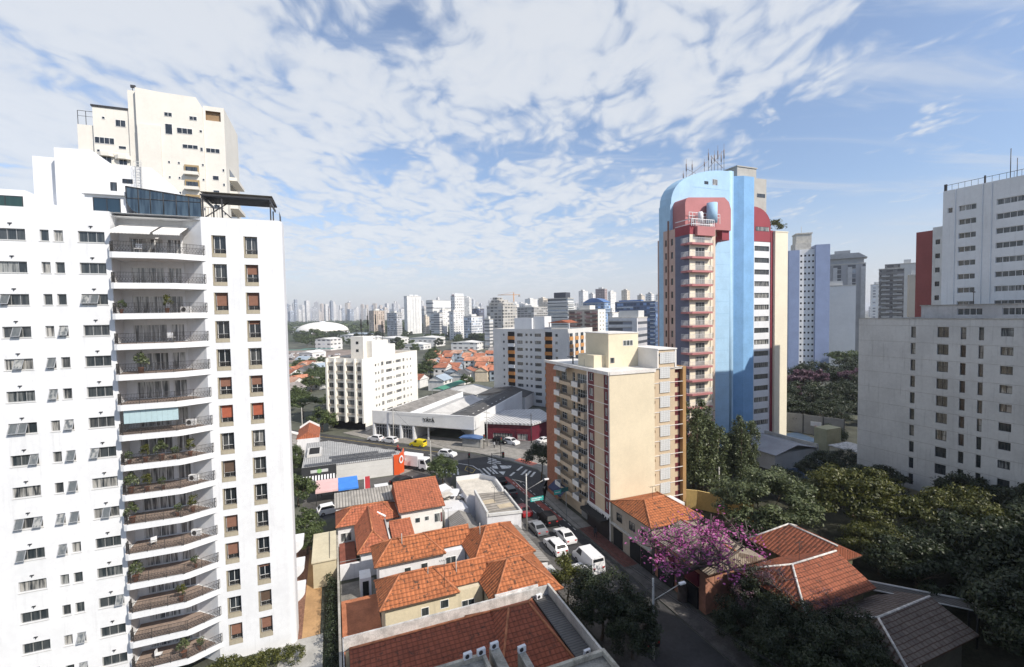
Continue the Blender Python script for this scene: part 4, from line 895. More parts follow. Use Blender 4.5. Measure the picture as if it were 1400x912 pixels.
# ------------------------------------------------------------------ shop with solar panels and an orange corner
orange = mat('orange_red_panel', (.62, .09, .02), .5, .05)
th = T('corner_store', 'grey store with solar panels on its roof and a bright orange corner panel', 'shop', 'A', 3, 106)
fp = [(-6.4, 99.6), (11.4, 99.6), (13.4, 100.8), (13.9, 103.2), (-1.5, 119.5), (-6.4, 119.5)]
b = MB(); b.prism(fp[:1]+[(-6.4, 99.6)]+fp[1:], 0, 3.7) if 0 else b.prism(fp, 0, 3.7)
th.part('wall', b, [mat('store_grey', (.56, .56, .54), .85, .05, .3)])
b = MB(); b.prism([(x*1.0, y) for x, y in [(-6.5, 99.5), (11.4, 99.5), (13.2, 100.8), (13.6, 103), (-1.5, 119.6), (-6.5, 119.6)]], 3.72, 3.86); th.part('roof', b, corrug('grey_sheet_roof', (.38, .38, .375), .4, 0, .6, .15))
for i in range(3): th.part('cladding_seam', MB().box(0, 11.4, 99.57, 99.597, .8+i*.85, .84+i*.85), grey_w)
b = MB(); b.box(11.42, 12.6, 99.3, 99.597, 0, 4.3); b.prism([(12.6, 99.3), (13.7, 100.4), (14.15, 103.2), (13.92, 103.2), (13.42, 100.8), (12.6, 99.6)], 0, 4.5); th.part('orange_panel', b, orange)
b = MB()
for i in range(20):                                        # the big ring of the sign
    a, c = 2*pi*i/20, 2*pi*(i+1)/20; P = lambda t, r: (13.95+(.10 if False else 0)+.25*r*cos(t)*.35, 101.9+r*.72*cos(t), 3.15+r*1.05*sin(t))
    b.face([P(a, .62), P(c, .62), P(c, 1.), P(a, 1.)])
ringo = th.part('sign_letter', b, white); ringo.location = (.12, 0, 0)
b = MB()
for i in range(20):
    a, c = 2*pi*i/20, 2*pi*(i+1)/20; P = lambda t, r: (13.05+.50*r*cos(t), 99.66+.5*r*cos(t)-.12, 3.2+r*.85*sin(t))
    b.face([P(a, .6), P(c, .6), P(c, 1.), P(a, 1.)])
th.part('sign_letter', b, white)
sol = MB(); sol.box(-.48, .48, -.8, .8, 0, .04)
for x in (-.24, 0, .24): sol.box(x-.008, x+.008, -.8, .8, .04, .045, 1)
for y in (-.4, 0, .4): sol.box(-.48, .48, y-.008, y+.008, .0405, .0455, 1)
sol = sol.mesh('solar_panel', [mat('solar_cell', (.03, .034, .045), .45, .1), alu])
for y, x0, n in ((104.9, -.9, 10), (102.9, -.4, 13), (101.1, -5.6, 17)):
    for i in range(n): th.put('solar_panel', sol, x0+i*1.02, y, 3.9)
th.part('dark_fascia', MB().box(-6.55, -.05, 99.35, 99.597, 1.9, 4.0), mat('charcoal_fascia', (.03, .032, .036), .7))
b = MB()
for i in range(22): x = -6.3+i*.28; b.face([(x, 99.34, 2.2), (x+.28, 99.34, 2.2), (x+.28, 98.3, 1.6), (x, 98.3, 1.6)], i % 2); b.face([(x, 98.3, 1.6), (x+.28, 98.3, 1.6), (x+.28, 98.3, 1.35), (x, 98.3, 1.35)], i % 2)
th.part('striped_awning', b, [white, dark])
b = MB(); b.box(-4.9, -1.6, 99.28, 99.348, 2.75, 3.35); th.part('signboard', b, mat('sign_grey', (.50, .52, .52), .6))
b = MB(); b.tube((-3.25, 99.22, 3.05), (-3.25, 99.279, 3.05), .45, n=14); th.part('sign_emblem', b, mat('sign_green', (.22, .42, .16), .6))
th.part('roof_well', MB().box(-5.9, -3.0, 107, 113, 3.87, 4.4), mat('roof_well_white', (.55, .54, .52), .8)); th.part('roof_well_floor', MB().box(-5.5, -3.4, 107.4, 112.6, 4.401, 4.41), black)
def canopy(lbl, x0, x1, y0, y1, z0, z1, m, cat='canopy'):
    t = T('canopy', lbl, cat, 'A', (x0+x1)/2, (y0+y1)/2); b = MB(); b.face([(x0, y0, z0), (x1, y0, z0), (x1, y1, z1), (x0, y1, z1)]); b.face([(x0, y0, z0-.03), (x0, y1, z1-.03), (x1, y1, z1-.03), (x1, y0, z0-.03)])
    for a, c in (((x0, y0, z0), (x1, y0, z0)), ((x0, y0, z0), (x0, y1, z1)), ((x1, y0, z0), (x1, y1, z1))): b.face([a, c, (c[0], c[1], c[2]-.3), (a[0], a[1], a[2]-.3)])
    t.part('cover', b, m)
    for x in (x0+.1, x1-.1):
        for y, z in ((y0+.1, z0), (y1-.1, z1)): t.part('post', MB().tube((x, y, 0), (x, y, z-.04), .05, n=5), dark)
canopy('pale pink awning canopy over the market tables', -3.7, .15, 88.8, 94.0, 2.5, 2.9, mat('pink_canvas', (.66, .44, .43), .85, .06))
canopy('bright blue tarpaulin canopy beside the pink canopy', .2, 3.7, 88.8, 93.8, 2.4, 2.9, mat('blue_tarp', (.05, .22, .68), .6, .08, 1.))
t = T('banner', 'red and white upright banner beside the blue tarpaulin', 'banner', 'A', 5.5, 91.2); t.part('panel', MB().box(5.0, 5.9, 91.2, 91.25, .3, 3.3), mat('banner_red', (.50, .05, .06), .7)); t.part('stand', MB().box(4.8, 6.1, 90.9, 91.6, 0, .12), white); t.part('white_stripe', MB().box(4.85, 4.998, 91.2, 91.25, .3, 3.3), white)
canopy('small yellow awning in front of the dark shopfront', -2.9, -.6, 93.2, 94.6, 2.3, 2.5, mat('yellow_awning', (.70, .42, .04), .8))
t = T('stall_table', 'white draped stall table beside the blue canopy', 'table', 'A', 8, 92); t.part('table_top', MB().box(6.8, 9.4, 91.6, 93.2, .75, .82), white); t.part('drape', MB().box(6.9, 9.3, 91.7, 93.1, .05, .748), grey_w)
# ------------------------------------------------------------------ tiled houses in the foreground (frame A)
def ridge(b, p, q): b.tube(p, q, .11, n=6)
def hip(r, c, x0, x1, y0, y1, ze, zr, hl, hr_, yr=None, along='x'):
    """hip or gable roof into r with ridge caps into c; ridge along x from x0+hl to x1-hr"""
    sw = (lambda p: p) if along == 'x' else (lambda p: (p[1], p[0], p[2]))
    yr = (y0+y1)/2 if yr is None else yr
    A, B_, C_, D = (x0, y0, ze), (x1, y0, ze), (x1, y1, ze), (x0, y1, ze); E, F = (x0+hl, yr, zr), (x1-hr_, yr, zr)
    for f in ([A, B_, F, E], [C_, D, E, F], [D, A, E], [B_, C_, F]): r.face([sw(p) for p in f])
    for a, c_ in ((A, B_), (B_, C_), (C_, D), (D, A)): r.face([sw(a), sw(c_), sw((c_[0], c_[1], ze-.14)), sw((a[0], a[1], ze-.14))], 1)
    r.face([sw((p[0], p[1], ze-.14)) for p in (A, D, C_, B_)], 1)
    ridge(c, sw(E), sw(F))
    if hl: ridge(c, sw(A), sw(E)); ridge(c, sw(D), sw(E))
    if hr_: ridge(c, sw(B_), sw(F)); ridge(c, sw(C_), sw(F))
soffit = mat('eave_wood', (.10, .06, .04), .8, .2)
def house(label, o, walls, roofs, wm, tm, wins=(), name='tiled_house', rm=None):
    t = T(name, label, 'house', 'A', o[0], o[1])
    b = MB()
    for w in walls: b.box(*w)
    t.part('wall', b, wm)
    for r_ in roofs:
        r = MB(); c = MB(); hip(r, c, *r_[:8], **(r_[8] if len(r_) > 8 else {})); o_ = t.part('roof', r, [tm, soffit]); t.part('ridge_cap', c, rm or ridge_m, o_)
    for (x, y, z, rz, w, h) in wins: window(t, x, y, z, rz, w, h, max(1, round(w/.7)), whitefr, g_std)
    return t
wall_w = mat('house_white', (.66, .66, .67), .9, .07, .4, streak=.3); wall_c = mat('house_cream', (.60, .53, .38), .9, .08, .4, streak=.3)
h1 = house('white walled house under bright orange tiles, farther of the two orange roofed row houses', (12, 54), [(4.2, 14.4, 53.6, 57.8, 0, 5.35), (14.6, 21.5, 49.8, 57.2, 0, 5.35)],
    [(3.6, 11.9, 53.1, 58.3, 5.5, 7.2, 2.3, 2.2), (9.6, 15.5, 54.4, 58.3, 5.5, 7.15, 0, 0, {'yr': 55.9}), (14.2, 22.0, 49.3, 57.7, 5.5, 7.7, 3.0, 3.2)], wall_w, tile_o,
    [(7.4, 53.56, 3.6, 0, .8, .9), (9.4, 53.56, 3.8, 0, .9, .8), (12.6, 53.56, 3.1, 0, 1.3, 1.6), (14.56, 52, 2.4, LEFT, 1.2, 1.8)])
h2 = house('cream walled house under bright orange tiles with two small windows, nearer orange row house', (12, 46), [(4.0, 14.0, 45.4, 50.0, 0, 5.35), (14.2, 21.0, 41.8, 48.6, 0, 5.35)],
    [(3.4, 11.4, 44.9, 50.5, 5.5, 7.2, 2.4, 2.2), (9.4, 15.0, 46.0, 50.5, 5.5, 7.15, 0, 0, {'yr': 47.6}), (13.8, 21.5, 41.3, 49.1, 5.5, 7.7, 3.0, 3.2)], wall_c, tile_o,
    [(7.9, 45.36, 3.6, 0, .8, .9), (9.9, 45.36, 3.9, 0, .9, .9), (12.4, 45.36, 2.2, 0, 1.4, 2.0), (14.16, 43.6, 2.6, LEFT, .6, 1.6)])
h3 = house('house with dark weathered red tiles behind a pale parapet, at the bottom of the view', (10, 36), [(.2, 19.8, 31.3, 41.0, 0, 5.2)],
    [(.5, 12.5, 31.6, 41.0, 5.45, 7.1, 0, 0, {'yr': 38.5}), (10.9, 17.8, 31.5, 41.0, 5.5, 7.9, 3.0, 2.0, {'yr': 37.2})], wall_c, tile_d)
b = MB(); b.box(.1, 19.9, 41.02, 41.2, 5.2, 6.4); b.box(0, .1, 31.3, 41.3, 0, 6.3); h3.part('parapet', b, mat('weathered_parapet', (.50, .49, .47), .9, .25, 1., streak=.4))
b = MB(); b.box(14, 18.6, 41.21, 41.4, 5.5, 6.6); h3.part('flaking_wall', b, mat('flaking_white', (.62, .60, .58), .9, .35, 1.6, streak=.6))
b = MB(); b.box(19.6, 19.8, 31.2, 41.21, 5.2, 6.5); b.box(17.8, 19.55, 31.2, 31.5, 0, 6.2); h3.part('street_parapet', b, pale_conc)
h3.part('green_wall', MB().box(9.5, 17.78, 31.0, 31.29, 3, 5.95), mat('pale_green_plaster', (.40, .50, .28), .9, .12, .4, streak=.3))
h3.part('sheet_roof', MB().box(17.85, 19.5, 31.55, 40.9, 5.5, 5.6), corrug('dark_ribbed_sheet', (.10, .098, .095), .3, 1, .6, .2))
h3.part('valley_gutter', MB().box(17.78, 17.86, 31.6, 41, 5.6, 5.75), dark)
slab = T('flat_roof_building', 'grey concrete flat roofs with a dark stair opening, at the bottom edge of the view', 'building', 'A', 12, 27)
b = MB(); b.box(3.1, 9.5, 24, 30.6, 0, 9.4); b.box(12.4, 17.6, 22, 27.6, 0, 9.3); b.box(9.9, 10.6, 22, 30.8, 0, 9.8); b.box(11.9, 12.4, 22, 30.2, 0, 9.4); b.box(10.6, 11.9, 22, 30.2, 0, 8.0); slab.part('wall', b, mat('mossy_concrete', (.36, .34, .29), .95, .3, .7, streak=.4))
b = MB()
for x0, x1, y0, y1 in ((3.1, 9.5, 24, 30.6), (12.4, 17.6, 22, 27.6)):
    b.box(x0, x1, y1-.25, y1, 9.41, 9.75); b.box(x0, x0+.25, y0, y1-.25, 9.41, 9.75); b.box(x1-.25, x1, y0, y1-.25, 9.41, 9.75)
slab.part('parapet', b, mat('mossy_parapet', (.42, .39, .32), .95, .3, 1.2))
ha = house('two storey white house under a steep red tiled gable roof beside the parking lot', (12, 73), [(8.8, 15.0, 68.9, 77.4, 0, 4.7)], [(8.4, 15.4, 68.4, 78, 4.8, 7.1, 0, 0, {'yr': 75.2})], mat('house_offwhite', (.72, .70, .66), .9, .05), tile_r,
    [(9.4, 68.86, .9, 0, .9, 1.9), (11.2, 68.86, 2.6, 0, .8, .8), (12.6, 68.86, 2.7, 0, .7, .7), (14.2, 68.86, 2.2, 0, .9, 1.4)])
ha.part('shutter', MB().box(14.75, 14.95, 68.8, 68.898, 2.2, 3.6), maroon)
b = MB(); b.extr([(-.5, 4.9), (9.0, 4.9), (9.0, 4.97), (-.5, 4.97)], 0, 1)
g_ = T('shed', 'long grey corrugated lean-to roof beside the red gable roof', 'shed', 'A', 4.4, 77.5); b = MB(); b.face([(-.5, 75.4, 4.3), (9.1, 75.4, 4.3), (9.1, 80.3, 4.9), (-.5, 80.3, 4.9)]); b.face([(-.5, 75.4, 4.22), (-.5, 80.3, 4.82), (9.1, 80.3, 4.82), (9.1, 75.4, 4.22)]); g_.part('roof', b, corrug('weathered_sheet', (.33, .31, .28), .45, 0, .8, .3)); b = MB(); b.box(-.3, 8.9, 75.8, 80, 0, 4.15); g_.part('wall', b, wall_w)
hl_ = house('low house with crossing old red tiled roofs and a white valley gutter', (4, 68), [(-.1, 8.9, 70.2, 75.3, 0, 3.6), (2.6, 6.0, 61.6, 70.1, 0, 3.3)],
    [(-.4, 8.6, 69.6, 75.38, 3.7, 5.3, 2.5, 2.2), (2.1, 6.4, 61.0, 71.0, 3.45, 5.0, 0, 0) and (61.0, 72.0, 2.1, 6.4, 3.5, 5.15, 2.4, 0, {'along': 'y'})], wall_w, tile_r, [(1.0, 70.16, 1.2, 0, 1.5, 1.3), (4.6, 61.56, 1.2, 0, .8, 1.4)])
hl_.part('valley_gutter', MB().tube((3.4, 73.4, 5.0), (6.6, 69.9, 4.05), .16, n=5), white); hl_.part('valley_gutter', MB().tube((6.45, 70.0, 3.75), (6.45, 61.0, 3.65), .12, n=5), grey_w)
house('small square outbuilding with a single slope of red tiles', (8.4, 66), [(7.2, 9.8, 63.7, 68.2, 0, 2.9)], [(6.9, 10.0, 63.3, 68.6, 3.0, 3.9, 0, 0, {'yr': 68.2})], wall_w, tile_r, name='outbuilding')
# patched flat roofs on the street side
fl = T('flat_roof_building', 'pale flat roofed building with patched concrete roof beside the street lamp', 'building', 'A', 22.8, 66)
b = MB(); b.prism([(20.0, 61.8), (25.0, 61.0), (25.6, 69.6), (20.8, 70.6)], 0, 4.9, 0, 1); b.prism([(19.9, 61.7), (20.2, 61.7), (21.0, 70.6), (20.7, 70.6)], 4.91, 5.6, 2); b.prism([(24.9, 60.9), (25.15, 60.9), (25.75, 69.7), (25.5, 69.7)], 4.91, 5.2, 2); b.prism([(20.2, 61.6), (25.1, 60.8), (25.1, 61.1), (20.2, 61.9)], 4.92, 5.3, 2)
fl.part('wall', b, [wall_w, corrug('patched_roof', (.33, .30, .26), .9, 1, .9, .3, patch=.45), grey_w])
fl.part('tan_patch', MB().box(20.6, 22.8, 66, 67.4, 4.905, 4.93), mat('tan_patch', (.50, .42, .30), .9, .15)); fl.part('tan_patch', MB().box(22.6, 24.9, 63.6, 65.0, 4.905, 4.93), mat('tan_patch'))
tr = T('flat_roof_building', 'wedge shaped white roof with folded corner parapets at the crossing', 'building', 'A', 22.5, 74)
b = MB(); b.prism([(19.6, 71.2), (25.7, 70.2), (26.2, 75.8), (24.2, 78.6), (19.8, 78.8)], 0, 4.5, 0, 1); tr.part('wall', b, [wall_w, mat('dusty_white_roof', (.58, .54, .47), .9, .15, .5)])
b = MB()
for p, q in (((25.7, 70.2), (26.2, 75.8)), ((26.2, 75.8), (24.2, 78.6)), ((24.2, 78.6), (19.8, 78.8))):
    d = Vector((q[0]-p[0], q[1]-p[1])).normalized()*.0; n = Vector((-(q[1]-p[1]), q[0]-p[0])).normalized()*.3
    b.prism([p, q, (q[0]+n.x, q[1]+n.y), (p[0]+n.x, p[1]+n.y)], 4.51, 5.2)
tr.part('parapet', b, storew)
random.seed(21)
for i in range(9):                                         # loose sheets on the scruffy yard roofs
    x = random.uniform(16.2, 20.2); y = random.uniform(70, 77); w = random.uniform(.8, 2.2); l = random.uniform(1., 3.0); b = MB(); a = random.uniform(-.5, .5)
    c_, s_ = cos(a), sin(a); zt = 3.4+.12*i; P = lambda u, v, z: (x+u*c_-v*s_, y+u*s_+v*c_, z)
    b.face([P(-w/2, -l/2, zt), P(w/2, -l/2, zt+.1), P(w/2, l/2, zt+.25), P(-w/2, l/2, zt+.15)]); b.face([P(-w/2, -l/2, zt-.05), P(-w/2, l/2, zt+.1), P(w/2, l/2, zt+.2), P(w/2, -l/2, zt+.05)])
    solo('roofing_sheet', 'loose pale roofing sheet lying on the scruffy roofs behind the wedge shaped roof', 'roofing sheet', 'A', x, y, zt, b, random.choice([white, grey_w, rf_g, pale_conc]), 'loose roofing sheets')
sh = T('shed', 'low cluttered sheds with patched grey roofs between the gable house and the wedge roof', 'shed', 'A', 18, 70)
b = MB(); b.box(15.6, 19.4, 69.6, 77.6, 0, 3.2); b.box(16.0, 19.2, 63.5, 68.5, 0, 2.6); sh.part('wall', b, wall_w); b = MB(); b.extr([(15.8, 2.62), (17.6, 3.5), (19.5, 2.62)], 63.2, 68.8); sh.part('roof', b, rf_g)
# yards, walls and outbuildings on the left boundary
wa = mat('stained_wall', (.38, .36, .32), .95, .25, .6, streak=.5)
solo('boundary_wall', 'long stained boundary wall along the left side of the tiled houses', 'wall', 'A', -.2, 55, 0, MB().box(-.34, -.1, 30, 80, 0, 2.3), wa)
t = T('garden_building', 'plain beige flat roofed outbuilding beside the hedge and the white tower', 'outbuilding', 'A', -1.8, 65); b = MB(); b.box(-3.15, -.4, 61.4, 69.2, 0, 3.3); t.part('wall', b, mat('beige_wall', (.50, .44, .30), .9, .08)); t.part('roof', MB().box(-3.3, -.36, 61.2, 69.4, 3.31, 3.45), mat('beige_roof', (.52, .47, .34), .9, .1, .5)); t.part('roof_pole', MB().tube((-1.2, 61.6, 3.45), (-1.2, 69, 3.6), .04, n=4), dark)
t = T('yard_hut', 'white walled yard hut with an open doorway behind the cream house', 'outbuilding', 'A', 2.8, 58); b = MB(); b.box(2.2, 3.5, 57.2, 59.2, 0, 2.3); t.part('wall', b, white); t.part('doorway', MB().box(2.5, 3.2, 57.16, 57.199, .1, 1.9), black)
flat('yard', [(0, 41.4), (4.1, 41.4), (4.1, 61), (0, 61)], .05, mat('yard_concrete', (.22, .21, .19), .95, .25, .7)); 
solo('yard_wall', 'low white yard wall between the two back yards', 'wall', 'A', 1.2, 62, 0, MB().box(0, 2.9, 61.9, 62.2, 0, 2.0), wall_w)
t = T('terrace_roof', 'low brick red flat terrace at the back of the cream house', 'terrace', 'A', 1.6, 52); t.part('wall', MB().box(.05, 3.9, 46.4, 55.6, 0, .9), mat('brick_red_wall', (.22, .075, .05), .9, .2, .8)); t.part('tile_floor', MB().box(.02, 3.95, 46.35, 55.65, .91, 1.0), mat('terracotta_terrace', (.42, .16, .08), .9, .2, .8))
t = T('terrace_roof', 'low tiled terrace beside the cross roofed house', 'terrace', 'A', 1.2, 66); t.part('wall', MB().box(.0, 2.1, 62.3, 69.4, 0, 1.4), mat('brick_red_wall')); t.part('railing', MB().box(0, 2.6, 62.21, 62.26, 2.3, 2.36), alu)
t = T('lean_to', 'narrow dark sheet lean-to along the street front of the orange row house', 'lean-to', 'A', 23.2, 56); t.part('roof', MB().extr([(22.2, 3.6), (24.4, 3.1), (24.4, 3.2), (22.2, 3.7)], 50.4, 61.0), rf_g); t.part('wall', MB().box(22.3, 24.2, 50.6, 60.8, 0, 3.0), wall_w)
t = T('gate_house', 'small wine red box front beside the street tree', 'shop front', 'A', 23.4, 49); t.part('wall', MB().box(22.4, 24.4, 48.2, 50.2, 0, 2.6), maroon); t.part('sill', MB().box(22.3, 24.5, 48.1, 50.3, 2.61, 2.75), grey_w)
# ------------------------------------------------------------------ right side of the street
ch = house('two storey house with an orange tiled hip roof against the blank cream wall', (41, 51), [(37.6, 45.2, 47.5, 56.3, 0, 6.2)], [(37.2, 45.8, 47.0, 56.5, 6.3, 7.9, 2.6, 2.6)], mat('house_taupe', (.36, .31, .25), .9, .1, .4, streak=.3), tile_o)
for s in (54.6, 51.6, 49): window(ch, 37.56, s, 3.9, LEFT, 1.3, 1.2, 2, dark, g_dark)
for s in (55, 51, 48.6): ch.part('shopfront', MB().box(37.5, 37.598, s-1.2, s+1, .1, 2.6), black)
ch.part('cornice', MB().box(37.3, 37.597, 47.4, 56.4, 3.0, 3.2), pale_conc); ch.part('white_annex', MB().box(45.3, 48, 53, 56, 0, 5.6), white)
sh = house('shop house with faded grey tiles and a brick gable under the pink blossoming tree', (41, 43), [(37.9, 45.6, 38.6, 47.2, 0, 5.0)], [(37.6, 47.4, 37.4, 46.4, 5.1, 6.6, 0, 0, {'along': 'y'}) and (37.8, 46.9, 37.5, 46.2, 5.1, 6.7, 0, 0, {'along': 'y'})], mat('shop_brick', (.36, .17, .11), .9, .15, 2.), tile_g)
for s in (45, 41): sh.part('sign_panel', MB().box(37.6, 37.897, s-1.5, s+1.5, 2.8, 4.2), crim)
for s in (45, 41): sh.part('shopfront', MB().box(37.7, 37.898, s-1.4, s+1.4, .1, 2.5), black)
oh = house('house with an L shaped rusty orange roof and whitewashed ridges among the dark trees', (49, 35), [(42, 51, 30.2, 36.8, 0, 4.8), (49, 56.4, 34.6, 41.4, 0, 4.8)], [(41.2, 51.8, 29.4, 37.6, 4.95, 6.9, 3.6, 0), (34.0, 42.2, 48.4, 57.2, 4.98, 7.0, 0, 2.2, {'along': 'y'})], mat('olive_plaster', (.12, .12, .075), .9, .15), tiles('vignetted_tiles', (.29, .10, .058), dark=.75, moss=.4), [(46, 30.16, 2.2, 0, 1.2, 1.2), (44, 30.16, 2.2, 0, 1.0, 1.2)], rm=mat('whitewashed_ridge', (.62, .60, .57), .9, .3, 3.))  # tile colour darkened to carry the lens vignette of this corner
gh = house('low house with dark grey ribbed tiles and white ridges at the bottom right', (50, 27), [(45, 54, 23.4, 29.4, 0, 3.4)], [(44.2, 55.0, 22.6, 30.2, 3.5, 5.0, 2.6, 0)], mat('grey_house', (.12, .115, .10), .9, .15), tiles('slate_grey_tiles', (.15, .13, .115), dark=.95, pitch=.6, moss=.3), [(47, 23.36, 1.2, 0, 1.2, 1.2)], rm=mat('whitewashed_ridge'))
t = T('carport', 'long dark sheet carport roof beside the grey ribbed tile roof', 'carport', 'A', 55.5, 27); b = MB(); b.face([(52.2, 31.2, 3.9), (58.6, 24, 3.9), (60.4, 25.6, 3.6), (53.6, 33, 3.6)]); t.part('roof', b, corrug('translucent_carport', (.08, .078, .075), .5, 0, .6, .3, patch=.5)); b = MB(); b.tube((52.2, 31.2, 3.9), (58.6, 24, 3.9), .08, n=4); b.tube((53.6, 33, 3.65), (60.4, 25.6, 3.65), .12, n=4); b.tube((58.6, 24, 3.9), (60.4, 25.6, 3.65), .08, n=4); t.part('rim', b, grey_w)
for p in ((52.3, 31.2), (58.5, 24.2), (60.2, 25.6), (53.7, 32.8)): t.part('post', MB().tube((p[0], p[1], 0), (p[0], p[1], 3.5), .08, n=5), dark)
t = T('shed', 'grey metal shed with a low gable roof among the trees by the blue tower', 'shed', 'A', 91, 74); b = MB(); b.box(85.6, 97.6, 68, 80, 0, 3.6); t.part('wall', b, mat('shed_wall', (.50, .49, .47), .8, .1)); b = MB(); b.extr([(85, 3.62), (91.6, 5.0), (98.2, 3.62), (98.2, 3.7), (91.6, 5.1), (85, 3.7)], 67.4, 80.6); t.part('roof', b, mat('shed_roof', (.30, .30, .32), .6, .12, .3)); b = MB(); b.box(97.7, 98, 67.4, 80.6, 0, 4.6); t.part('side_parapet', b, pale_conc)
fe = T('sports_fence', 'grey panelled court wall behind the basketball hoop', 'fence', 'A', 122, 84)
def seg(b, p, q, z0, z1, th_=.12, m=0):
    d = Vector((q[0]-p[0], q[1]-p[1])).normalized(); n = Vector((-d.y, d.x))*th_
    b.prism([(p[0], p[1]), (q[0], q[1]), (q[0]+n.x, q[1]+n.y), (p[0]+n.x, p[1]+n.y)], z0, z1, m)
FP = [(117.5, 91), (119.5, 86.5), (121.3, 82.2), (123.2, 78)]
for i in range(3): b = MB(); seg(b, FP[i], FP[i+1], 0.02, 5.2); fe.part('panel', b, mat('court_panel', (.30, .30, .29), .85, .12, .4))
for p in FP: fe.part('post', MB().box(p[0]-.12, p[0]+.02, p[1]-.1, p[1]+.1, 0, 5.6), dark)
ho = T('basketball_hoop', 'white basketball backboard standing before the court wall', 'basketball hoop', 'A', 119, 82.5); ho.part('post', MB().tube((119.6, 82.7, 0), (119.4, 82.6, 3.1), .1, n=6), dark); b = MB(); seg(b, (118.6, 83.8), (119.6, 81.6), 2.8, 4.0, .06); ho.part('backboard', b, white)
b = MB()
for i in range(10): a, c = 2*pi*i/10, 2*pi*(i+1)/10; b.tube((118.6+.25*cos(a), 82.4+.25*sin(a), 3.0), (118.6+.25*cos(c), 82.4+.25*sin(c), 3.0), .02, n=4)
ho.part('rim', b, mat('rim_orange', (.5, .12, .03), .5))
b = MB(); seg(b, (52.4, 64.6), (57.5, 60.4), 0, 3.2, .25); seg(b, (57.5, 60.4), (62, 53), 0, 3.2, .25); solo('boundary_wall', 'ochre yellow boundary wall beside the cream corner building', 'wall', 'A', 57, 60, 0, b, mat('ochre_wall', (.58, .42, .17), .9, .12, .4, streak=.25))
t = T('annex', 'small cream box building with a junk covered white roof beside the grey block', 'outbuilding', 'A', 106, 66); t.part('wall', MB().box(104, 110, 62, 69, 0, 3.0), cream); t.part('roof', MB().box(103.8, 110.2, 61.8, 69.2, 3.01, 3.2), mat('flaking_white')); t.part('rear_wall', MB().box(106, 111, 71, 74, 0, 6), mat('pale_olive', (.45, .42, .26), .9))
# ------------------------------------------------------------------ unseen tower behind the viewer and its lower wing, sized for the shadow they cast
t = T('apartment_tower', 'unseen apartment tower behind the viewpoint, sized so its shadow lies over the nearest roofs', 'apartment building', 'A', 38, -14)
b = MB(); b.box(17, 62, -26, -3.0, 0, 48.5); t.part('wall', b, grey_w); b = MB(); b.box(62.02, 118, -26, -3.2, 0, 38.5); t.part('wing', b, cream_w)
# ------------------------------------------------------------------ middle distance towers
W_ = (.70, .69, .66)
FS = {'slab': facade('slab_facade', (.74, .73, .70), (.45, .46, .48), 4.4, 200, .16, 2.), 'grid': facade('grid_facade', (.46, .46, .46), (.12, .13, .15), 3.4, 3.4, .7, .5),
 'brown': facade('brown_facade', (.48, .40, .33), (.12, .09, .08), 4, 3.2, .5, .5), 'deck': facade('deck_facade', W_, (.10, .11, .13), 60, 9., 1., .30), 'chim': facade('chimney_facade', (.72, .71, .69), (.12, .12, .13), 5, 5., .45, .4),
 'ribbon': facade('ribbon_facade', (.56, .55, .53), (.11, .12, .13), 30, 3.3, 1., .42), 'white': facade('white_facade', (.72, .71, .68), (.22, .23, .25), 3.6, 3.1, .4, .4), 'white2': facade('white_facade_wide', (.70, .69, .67), (.18, .19, .21), 5.2, 3.2, .45, .42),
 'beige': facade('beige_facade', (.62, .55, .45), (.20, .17, .15), 3.8, 3.1, .4, .45), 'glassy': facade('glassy_facade', (.66, .66, .66), (.16, .19, .24), 3.2, 3.4, .75, .6), 'darkgl': facade('dark_glass_facade', (.16, .16, .19), (.05, .06, .09), 3., 3.4, .85, .7),
 'tier': facade('concrete_tier_facade', (.46, .44, .40), (.09, .09, .09), 5, 3.3, .75, .5), 'tier2': facade('grey_tier_facade', (.40, .39, .37), (.10, .10, .10), 6, 3.3, .85, .5), 'ribbon2': facade('white_ribbon_facade', (.62, .62, .60), (.06, .07, .08), 26, 3.5, 1., .5),
 'bal': facade('balcony_facade', (.50, .44, .36), (.10, .06, .05), 6.2, 3.0, .72, .55), 'blueg': facade('blue_glass_facade', (.30, .38, .48), (.06, .11, .2), 4, 3.6, .9, .6), 'blueg2': facade('deep_blue_glass_facade', (.075, .12, .22), (.03, .06, .12), 3.2, 3.6, .9, .62),
 'office': facade('office_facade', (.44, .43, .44), (.07, .075, .09), 30, 3.7, 1., .45), 'pinkd': facade('dusky_pink_facade', (.36, .28, .27), (.12, .09, .09), 3.4, 3.1, .6, .5), 'blank': mat('blank_grey_wall', (.66, .66, .64), .85, .06, .05, streak=.15),
 'crown': facade('bay_facade', (.33, .33, .34), (.04, .05, .065), 8.6, 3.3, .55, .8), 'balc': facade('dark_balcony_facade', (.17, .165, .16), (.05, .05, .055), 5.6, 3., .6, .5), 'pale': mat('pale_grey_wall', (.56, .55, .52), .85, .06, .05), 'tan': mat('tan_blank_wall', (.44, .39, .32), .85, .06, .05)}
slabs = facade('balcony_bands', (.62, .61, .58), (.3, .3, .3), 30, 3., 1., .2)
